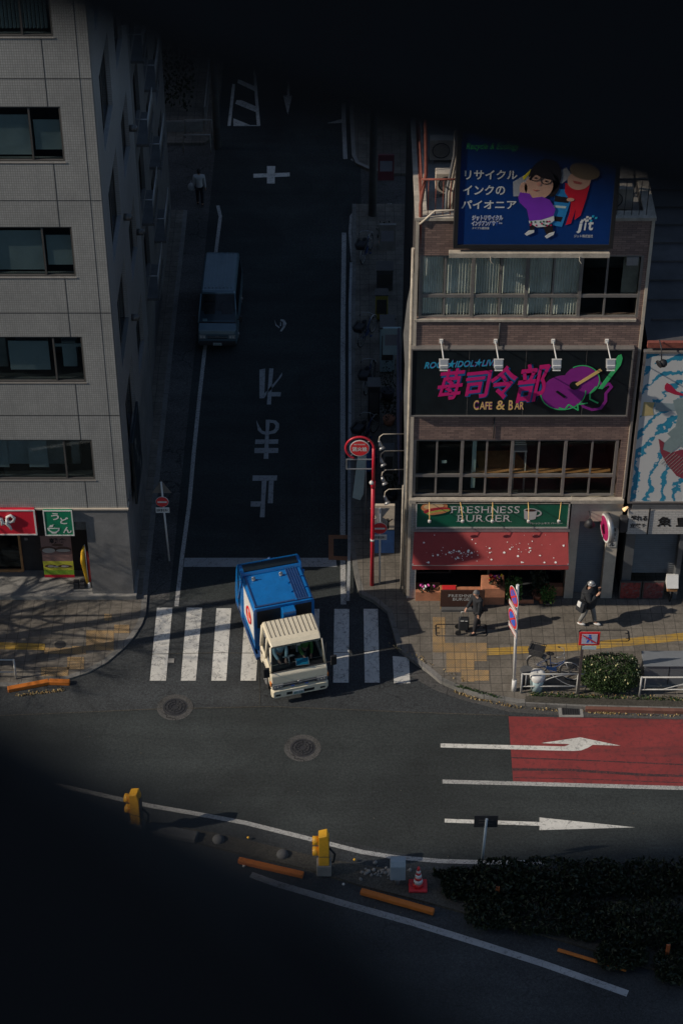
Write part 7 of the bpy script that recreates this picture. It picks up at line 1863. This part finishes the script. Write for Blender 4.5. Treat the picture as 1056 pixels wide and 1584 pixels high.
# ---- clutter along the right pavement of the side street
def clutter():
    o = thing('banner_stand', 'leaning pale blue sheet banner behind the hydrant sign', 'banner', (.62, 52.6, KH))
    t = MB(); t.prism([F(545, 770, 52.6), F(557, 774, 52.6), F(562, 764, 52.6), F(566, 705, 52.6), F(553, 705, 52.6)], 52.6, 52.63, 'XZ'); t.build('cloth', 'blind', o)
    MB().cyl((F(566, 705, 52.6)[0], 52.62, KH), (F(566, 705, 52.6)[0], 52.62, F(566, 705, 52.6)[1]), .02).build('pole', 'steel', o)
    o = thing('striped_hoarding', 'dark hoarding with slanting purple and blue stripes', 'hoarding', (1.75, 56, KH))
    t = MB(); t.box(1.84, 1.9, 53.6, 57.5, 1.2, 4.6); t.build('board', plain('hoarding', (.12, .09, .11)), o)
    t = MB()
    for k in range(9): t.obox((1.83, 54.0 + k * .38, 2.9), (.012, .12, 3.2), (R(-30), 0, 0))
    t.build('stripe', plain('hoarding_stripe', (.24, .22, .34)), o)
    for (x, y, w2, d, h, m_, nm, lab, cat) in ((1.55, 55.2, .35, .4, 1.3, 'concrete', 'standing_board', 'pale standing board under the striped hoarding', 'board'),
        (1.45, 64.5, .45, .4, 1.1, plain('case_yellow', (.35, .30, .06)), 'yellow_crate', 'dull yellow crate on the right pavement of the side street', 'crate'),
        (1.1, 58.5, .4, .5, 1.5, 'dark', 'vending_cabinet', 'dark cabinet on the right pavement of the side street', 'cabinet'),
        (1.6, 61.5, .5, .8, 1.9, 'blind', 'pale_cabinet', 'pale blue cabinet by the wall of the side street', 'cabinet'),
        (1.6, 66.5, .6, .6, .9, 'concrete_dark', 'concrete_box', 'grey box on the right pavement near the cross street', 'box')):
        o = thing(nm, lab, cat, (x, y, KH)); MB().box(x - w2 / 2, x + w2 / 2, y - d / 2, y + d / 2, KH + .05, KH + h).build('casing', m_, o, bevel=.02)
        t = MB(); t.box(x - w2 / 2 - .02, x + w2 / 2 + .02, y - d / 2 - .02, y + d / 2 + .02, KH + h + .001, KH + h + .04); t.box(x - w2 / 2 + .05, x + w2 / 2 - .05, y - d / 2 - .015, y - d / 2 - .001, KH + h * .3, KH + h * .85); t.build('lid', 'alu_dark', o)
    o = thing('scooter', 'small parked scooter with blue cover beside the right kerb', 'scooter', (.85, 55.4, KH))
    t = MB(); t.sph((.9, 55.5, .75), .36, (.8, 1.9, .8), n=14, m=10); t.build('cover', 'blue_dark', o)
    for y in (54.95, 56.05): MB().cyl((.86, y, .34), (.96, y, .34), .21, n=18).build('wheel', 'rubber', o)
    t = MB(); t.tube([(.62, 55.1, 1.12), (.9, 55.0, 1.08), (1.2, 55.1, 1.12)], .02, 6); t.build('handlebar', 'steel', o)
    o = thing('tree_pot', 'bare leafy pot plant beside the pale cabinet', 'plant', (1.7, 60, KH)); t = MB(); t.cyl((1.6, 59.6, KH), (1.6, 59.6, .5), .2, .24, 12); t.build('pot', 'dark', o)
    L = MB(); rnd = random.Random(4)
    for k in range(200): leafq(L, Vector((1.6 + rnd.gauss(0, .2), 59.6 + rnd.gauss(0, .2), .9 + rnd.gauss(0, .35))), rnd)
    L.build('foliage', 'leaf_dark', o, fix=False)
    o = thing('utility_pole', 'dark concrete utility pole at the cross street corner', 'pole', (1.2, 71.5, KH)); MB().cyl((1.2, 71.5, 0), (1.25, 71.5, 11), .16, .12, 12).build('pole', 'concrete_dark', o)
    t = MB(); t.box(1.0, 1.4, 71.3, 71.7, 6.6, 7.4); t.cyl((.8, 71.5, 8.4), (1.8, 71.5, 8.4), .04); t.build('transformer', 'steel', o)
    o = thing('utility_pole', 'grey utility pole on the left pavement of the side street', 'pole', (-5.95, 74, KH))
    X, Y = G(316, 300, KH)
    MB().cyl((X + .35, 76.8, 0), (X + .35, 76.8, 9), .15, .12, 12).build('pole', 'concrete_dark', o)
    rnd = random.Random(12)
    for k, (y, lab) in enumerate(((54.2, 'low potted plant by the wall nearest the lamp arms'), (58.2, 'potted plant by the wall beyond the striped hoarding'), (63.0, 'potted plant by the wall beyond the pale cabinet'), (69.2, 'potted plant by the wall near the cross street'))): plant('potted_plant', lab, 1.62, y, KH, .6, .8, .25, [], 160, 'leaf_dark', 40 + k)
    for k, (x, y, z_, lab) in enumerate(((1.75, 59.5, 2.6, 'small signboard on the side street wall above the pale cabinet'), (1.7, 65.5, 2.9, 'small signboard on the side street wall above the yellow crate'), (1.72, 70, 3.1, 'small signboard on the side street wall near the cross street'))):
        o = thing('wall_sign', lab, 'sign', (x, y, z_)); MB().box(x - .35, x + .25, y - .05, y + .05, z_ - .5, z_ + .6).build('panel', ('blind', 'concrete', 'hoarding_b')[k] if k < 2 else plain('sign_maroon', (.18, .05, .06)), o, bevel=.01)
        MB().box(x - .28, x + .18, y - .056, y - .051, z_ - .1, z_ + .35).build('print', plain('sign_print', (.30, .30, .33)), o)
    # left pavement strip fence and planter beyond the cross street
    o = thing('garden_fence', 'pale low fence round the dark garden beyond the cross street', 'fence', (-6, 82, KH))
    t = MB()
    for k in range(26): t.box(-5.62, -5.58, 78 + k * .5, 78.06 + k * .5, KH, 1.2)
    t.box(-5.63, -5.57, 78, 91, 1.15, 1.22); t.box(-5.63, -5.57, 78, 91, .35, .40); t.box(-9, -5.7, 77.9, 77.95, KH, .6); t.build('rail', 'concrete', o)
    L = MB(); rnd = random.Random(9)
    for k in range(1800): leafq(L, Vector((-7.6 + rnd.uniform(-1.4, 1.4), rnd.uniform(79, 90), .4 + abs(rnd.gauss(0, .6)))), rnd, .06, .12)
    tag(L.build('garden_shrubs', 'leaf_dark', None, fix=False), 'dark shrubs inside the fenced garden beyond the cross street', 'shrubs', kind='stuff')
    o = thing('parking_barrier', 'pale tubular barrier on the left pavement by the cross street', 'barrier', (-6, 76, KH)); t = MB()
    t.tube([(-6.4, 76.2, KH), (-6.4, 76.2, .95), (-5.3, 76.2, .95), (-5.3, 76.2, KH)], .035, 6); t.tube([(-6.4, 77.4, KH), (-6.4, 77.4, .95), (-5.3, 77.4, .95), (-5.3, 77.4, KH)], .035, 6); t.build('tube', 'concrete', o)
clutter()

# ============================================================ PLANTS AND LITTER
def shrub(label, c, size, n, leaf='leaf', seed=1, flowers=0, name='shrub', lf=(.03, .055), group=None, core=True, cat='bush'):
    rnd = random.Random(seed); P = thing(name, label, cat, c, group)
    L = MB(); cx, cy, cz = c; sx, sy, sz = (s / 2 for s in size)
    for i in range(n):
        while True:
            v = Vector((rnd.uniform(-1, 1), rnd.uniform(-1, 1), rnd.uniform(-1, 1)))
            rr_ = (abs(v.x) ** 3 + abs(v.y) ** 3 + abs(v.z) ** 3) ** (1 / 3)
            if .001 < rr_ <= 1: break
        tgt_ = .72 + .28 * rnd.random() ** .6 if rnd.random() < .85 else .5 * rnd.random() + .3
        v = v / rr_ * tgt_
        bump_ = 1 + .16 * noise.noise(v * 2.3 + Vector((seed, 0, 0))) + .08 * noise.noise(v * 6)
        if noise.noise(v * 4.1 + Vector((0, seed, 3))) < -.42: continue
        p = Vector((cx + v.x * sx * bump_, cy + v.y * sy * bump_, cz + sz + v.z * sz * bump_))
        if p.z < cz: continue
        leafq(L, p, rnd, *lf)
    L.build('foliage', leaf, P, fix=False)
    t = MB()
    for k in range(9):
        a = rnd.random() * 6.28; t.tube([(cx + .06 * math.cos(a), cy + .06 * math.sin(a), cz - .02), (cx + sx * .4 * math.cos(a), cy + sy * .4 * math.sin(a), cz + sz * .9), (cx + sx * .75 * math.cos(a), cy + sy * .75 * math.sin(a), cz + sz * 1.5)], [.02, .013, .005], 5)
    t.build('stem', 'bark', P)
    if flowers:
        f = MB()
        for k in range(flowers):
            v = Vector((rnd.gauss(0, 1), rnd.gauss(0, 1) - .5, abs(rnd.gauss(0, 1)) + .2)).normalized(); rr_ = (abs(v.x) ** 3 + abs(v.y) ** 3 + abs(v.z) ** 3) ** (1 / 3); v /= rr_
            leafq(f, Vector((cx + v.x * sx, cy + v.y * sy, cz + sz + v.z * sz)), rnd, .035, .055)
        f.build('pale_leaf', plain('pale_leaf', (.62, .58, .30)), P, fix=False)
    return P
X, Y = G(940, 1062, KH)
shrub('dense clipped green bush spotted with pale leaves behind the kerb', (X, Y, KH), (1.75, 1.05, 1.12), 9500, 'leaf', 3, 60, 'bush', (.022, .042))
rnd = random.Random(21)
spots = [(715, 1372, 1.3, 1.1, .8), (775, 1370, 1.4, 1.2, .9), (845, 1368, 1.6, 1.2, 1.0), (925, 1366, 1.5, 1.2, .9), (1005, 1366, 1.6, 1.3, 1.0), (1085, 1368, 1.6, 1.3, 1.0), (760, 1418, 1.4, 1.1, .7), (835, 1422, 1.6, 1.3, .9), (915, 1430, 1.7, 1.3, .9), (1000, 1440, 1.7, 1.4, 1.0), (1085, 1450, 1.7, 1.4, 1.0), (960, 1482, 1.3, .9, .6), (1060, 1500, 1.5, 1.1, .7)]
shl = ['leftmost shrub of the shaded median, below the dark sign pole', 'median shrub just right of the dark sign pole', 'third median shrub from the left in the row nearest the lane', 'median shrub in the row nearest the lane, left of the frame edge pair', 'median shrub in the row nearest the lane close to the right edge', 'median shrub beyond the right edge of the lane row', 'leftmost shrub of the lower median row', 'second shrub of the lower median row', 'middle shrub of the lower median row', 'fourth shrub of the lower median row', 'last shrub of the lower median row at the right edge', 'low sparse shrub at the bottom edge of the median', 'low sparse shrub at the bottom right corner of the median']
for i, (px, py, a_, b_, h_) in enumerate(spots):
    X, Y = G(px, py, .07); shrub(shl[i], (X, Y, .07), (a_ * (.9 + .25 * ((i * 7) % 5) / 4), b_, h_ * (.4 + .35 * ((i * 3) % 4) / 3)), 1900, 'leaf_dark', 30 + i, 0, 'shrub', (.025, .09), 'shrubs on the shaded median')
L = MB()
for k in range(5200):
    px = rnd.uniform(670, 1250); py = 1346 + (rnd.random() ** .8) * max(8, (px - 640) * .34)
    X, Y = G(px, py, .07); leafq(L, Vector((X, Y, .08 + .10 * rnd.random())), rnd, .03, .08)
tag(L.build('ground_cover', 'leaf_dark', None, fix=False), 'dark ground cover filling the median between the shrubs', 'ground cover', kind='stuff')
L = MB()
def scatter(n, fn, a=.02, b=.05):
    for k in range(n):
        x, y, z = fn(); L_ = Vector((x, y, z)); leafq(L, L_, rnd, a, b)
def along(pts, w_, z):
    def f():
        i = rnd.randrange(len(pts) - 1); u = rnd.random(); px = pts[i][0] + (pts[i + 1][0] - pts[i][0]) * u; py = pts[i][1] + (pts[i + 1][1] - pts[i][1]) * u
        X, Y = G(px, py); return (X + rnd.gauss(0, .05), Y + abs(rnd.gauss(0, w_)) - w_ * .5, z)
    return f
scatter(170, along([(700, 1070), (740, 1082), (790, 1094), (860, 1100)], .06, .02)); scatter(110, along([(905, 1102), (960, 1105), (1056, 1108)], .06, .02)); scatter(90, along([(925, 1103), (950, 1104)], .05, .02))
scatter(130, along([(30, 1076), (100, 1068)], .07, .02)); scatter(140, along([(820, 1078), (900, 1081), (960, 1083), (1056, 1088)], .10, KH + .02)); scatter(60, along([(600, 1000), (720, 1060)], .05, KH + .02))
scatter(60, lambda: (rnd.uniform(-11, 10), rnd.uniform(36, 44), .012), .008, .02)
tag(L.build('leaf_litter', 'leaf_dry', None, fix=False), 'dry brown leaves scattered along the kerbs and gutter', 'leaf litter', kind='stuff')
L = MB()
scatter(700, along([(820, 1080), (900, 1083), (1000, 1086), (1120, 1089)], .10, KH + .03), .02, .05); scatter(260, along([(705, 1066), (735, 1074), (770, 1084)], .05, KH + .02), .015, .04)
tag(L.build('kerb_weeds', 'leaf', None, fix=False), 'low green weeds growing along the kerb under the guard rails', 'weeds', kind='stuff')
struct(MB().prism(gp((812, 1077), (1300, 1090), (1300, 1100), (900, 1090), (812, 1086), z=KH), KH - .05, KH + .012).build('verge', 'soil'))
struct(MB().prism([G(*p, z=KH) for p in ((905, 1092.5), (1400, 1104), (1400, 1109), (905, 1097))], 0, KH + .008).build('kerb', 'curb_red'))

# ---- bare street trees and poles outside the left edge, whose shadows fall over the pavement
def bare_tree(label, x, y, h, seed, r0=.16):
    rnd = random.Random(seed); P = thing('bare_tree', label, 'tree', (x, y, 0), 'bare street trees outside the left edge')
    t = MB(); top = Vector((x, y, h * .38)); t.tube([(x, y, 0), (x + .05, y, h * .2), top], [r0, r0 * .85, r0 * .75], 10); t.build('trunk', 'bark', P)
    b_ = MB()
    def rec(p, d, ln, r_, lv):
        q_ = p + d * ln; mid = p + d * ln * .5 + Vector((rnd.gauss(0, .05), rnd.gauss(0, .05), rnd.gauss(0, .04))) * ln
        b_.tube([p, mid, q_], [r_, r_ * .8, r_ * .62], 5 if lv > 1 else 4)
        if lv == 0: return
        for k in range(rnd.choice((2, 3, 3))):
            nd = (d + Vector((rnd.gauss(0, .55), rnd.gauss(0, .55), rnd.gauss(.1, .35)))).normalized(); rec(q_ if k else mid, nd, ln * rnd.uniform(.62, .82), r_ * .58, lv - 1)
    for k in range(5):
        a = 6.28 * k / 5 + rnd.random(); rec(top, Vector((math.cos(a) * .7, math.sin(a) * .7, .8)).normalized(), h * .2, r0 * .55, 5)
    b_.build('crown', 'bark', P)
bare_tree('bare street tree outside the left edge of the view', -18.2, 45.6, 9.8, 3, .17)
bare_tree('second bare street tree outside the left edge of the view', -20.6, 46.9, 9.0, 8, .16)
bare_tree('third bare street tree outside the left edge of the view', -22.4, 45.2, 9.5, 15, .16)
# lamp columns whose straight shadows cross the pavement and the crosswalk
def lamp_post(label, x, y, h, r_):
    P = thing('street_lamp', label, 'street lamp', (x, y, 0), 'street lamps outside the left edge'); t = MB(); t.cyl((x, y, 0), (x, y, h), r_ * 1.1, r_, 12); t.build('post', 'concrete', P)
    t = MB(); t.tube([(x, y, h - .1), (x, y - .6, h + .25), (x, y - 1.4, h + .3)], .05, 8); t.build('arm', 'steel', P); MB().box(x - .15, x + .15, y - 1.9, y - 1.3, h + .22, h + .36).build('lamp_head', 'steel', P, bevel=.03)
sl = math.tan(SUN_AZ)
def back(px, py, x):   # foot of a post at x whose shadow line runs through the pavement point under that pixel
    X, Y = G(px, py, .05); return (x, Y - (X - x) * sl)
lamp_post('street lamp column outside the left edge of the view', *back(150, 962, -14.5), 9.4, .13)
# unseen board added outside the frame to throw a shadow on the awning
HB_ = thing('shadow_board', 'unseen board on a tall post added outside the left edge to shade the awning', 'road sign', (-11.5, 40.4, 0), None)
bp = Vector((2.9, YR - .5, 2.75)) + sun_to * (16.2)
MB().obox(bp, (.06, 1.5, 1.25), (0, 0, R(8))).build('board', 'steel', HB_); ppx, ppy = back(215, 990, bp.x - .3); MB().cyl((ppx, ppy, 0), (ppx, ppy, bp.z + .4), .15, .12).build('post', 'steel', HB_); MB().cyl((ppx, ppy, bp.z), (bp.x, bp.y - .4, bp.z), .05).build('arm', 'steel', HB_)

bare_tree('bare street tree nearest the left edge of the view', -15.6, 47.4, 8.0, 27, .14)
# ============================================================ THE VIEWING DECK the picture is taken from, and an unseen tower added to shade it
def C(px, py, d):
    u = (px - 528) / FPX; v = (py - 792) / FPX
    return Vector((0, 0, CAM_H)) + d * (Vector((0, _c, -_s)) + u * Vector((1, 0, 0)) - v * Vector((0, _s, _c)))
VD = thing('viewing_deck', 'black out of focus steelwork framing the top and lower left of the view', 'steelwork', (0, 0, CAM_H - 1.5))
def slab(pts, ds, th, nm):
    f_ = [C(a, b, d) for (a, b), d in zip(pts, ds)]
    k = Vector((0, _c, -_s)) * th
    vs = f_ + [p + k for p in f_]; n = len(f_)
    mb = MB(); mb._add(vs, [tuple(range(n)), tuple(range(n, 2 * n))[::-1]] + [(i, (i + 1) % n, n + (i + 1) % n, n + i) for i in range(n)])
    return mb.build(nm, 'deck_black', VD)
slab([(-260, -90), (90, -8), (300, 84), (480, 146), (640, 188), (800, 228), (960, 264), (1300, 352), (1300, -900), (-260, -900)], [.72] * 10, .06, 'girder')
slab([(-500, 866), (0, 1134), (220, 1250), (400, 1350), (530, 1440), (660, 1560), (800, 1740), (800, 2300), (-500, 2300)], [.72, .66, .62, .58, .53, .50, .46, .5, .7], .04, 'diagonal_brace')
t = MB(); t.box(-4, 4, -5, -.35, CAM_H + 1.6, CAM_H + 1.9); t.build('roof_slab', 'deck_black', VD); t = MB(); t.box(-4, 4, -5, -.35, CAM_H - 1.9, CAM_H - 1.6); t.build('floor_slab', 'deck_black', VD)
t = MB(); t.box(-.05, .05, -.35, -.30, CAM_H + .45, CAM_H + 1.7); t.cyl((0, -.3, CAM_H + .6), C(500, -700, .9), .03); t.build('hanger', 'deck_black', VD)
t = MB(); t.cyl((-.4, -.35, CAM_H - 1.7), C(0, 1900, .6), .03); t.build('strut', 'deck_black', VD)
TW = thing('shade_tower', 'unseen tower block added behind the viewpoint to shade the median and deck', 'building', (-100, -30, 0))  # added out of view, sized and turned so its shadow covers the median
mt = Matrix.Translation((-100, 0, 0)) @ Matrix.Rotation(R(TW_ROT), 4, 'Z')
t = MB(); t.box(-75, 62, -70, TW_Y, 0, 80); t.xform(mt); t.build('wall', 'concrete_dark', TW)
t = MB(); t.box(-75.3, 62.3, -70.3, TW_Y + .3, 80.01, 81); t.xform(mt); t.build('roof_parapet', 'concrete_dark', TW)
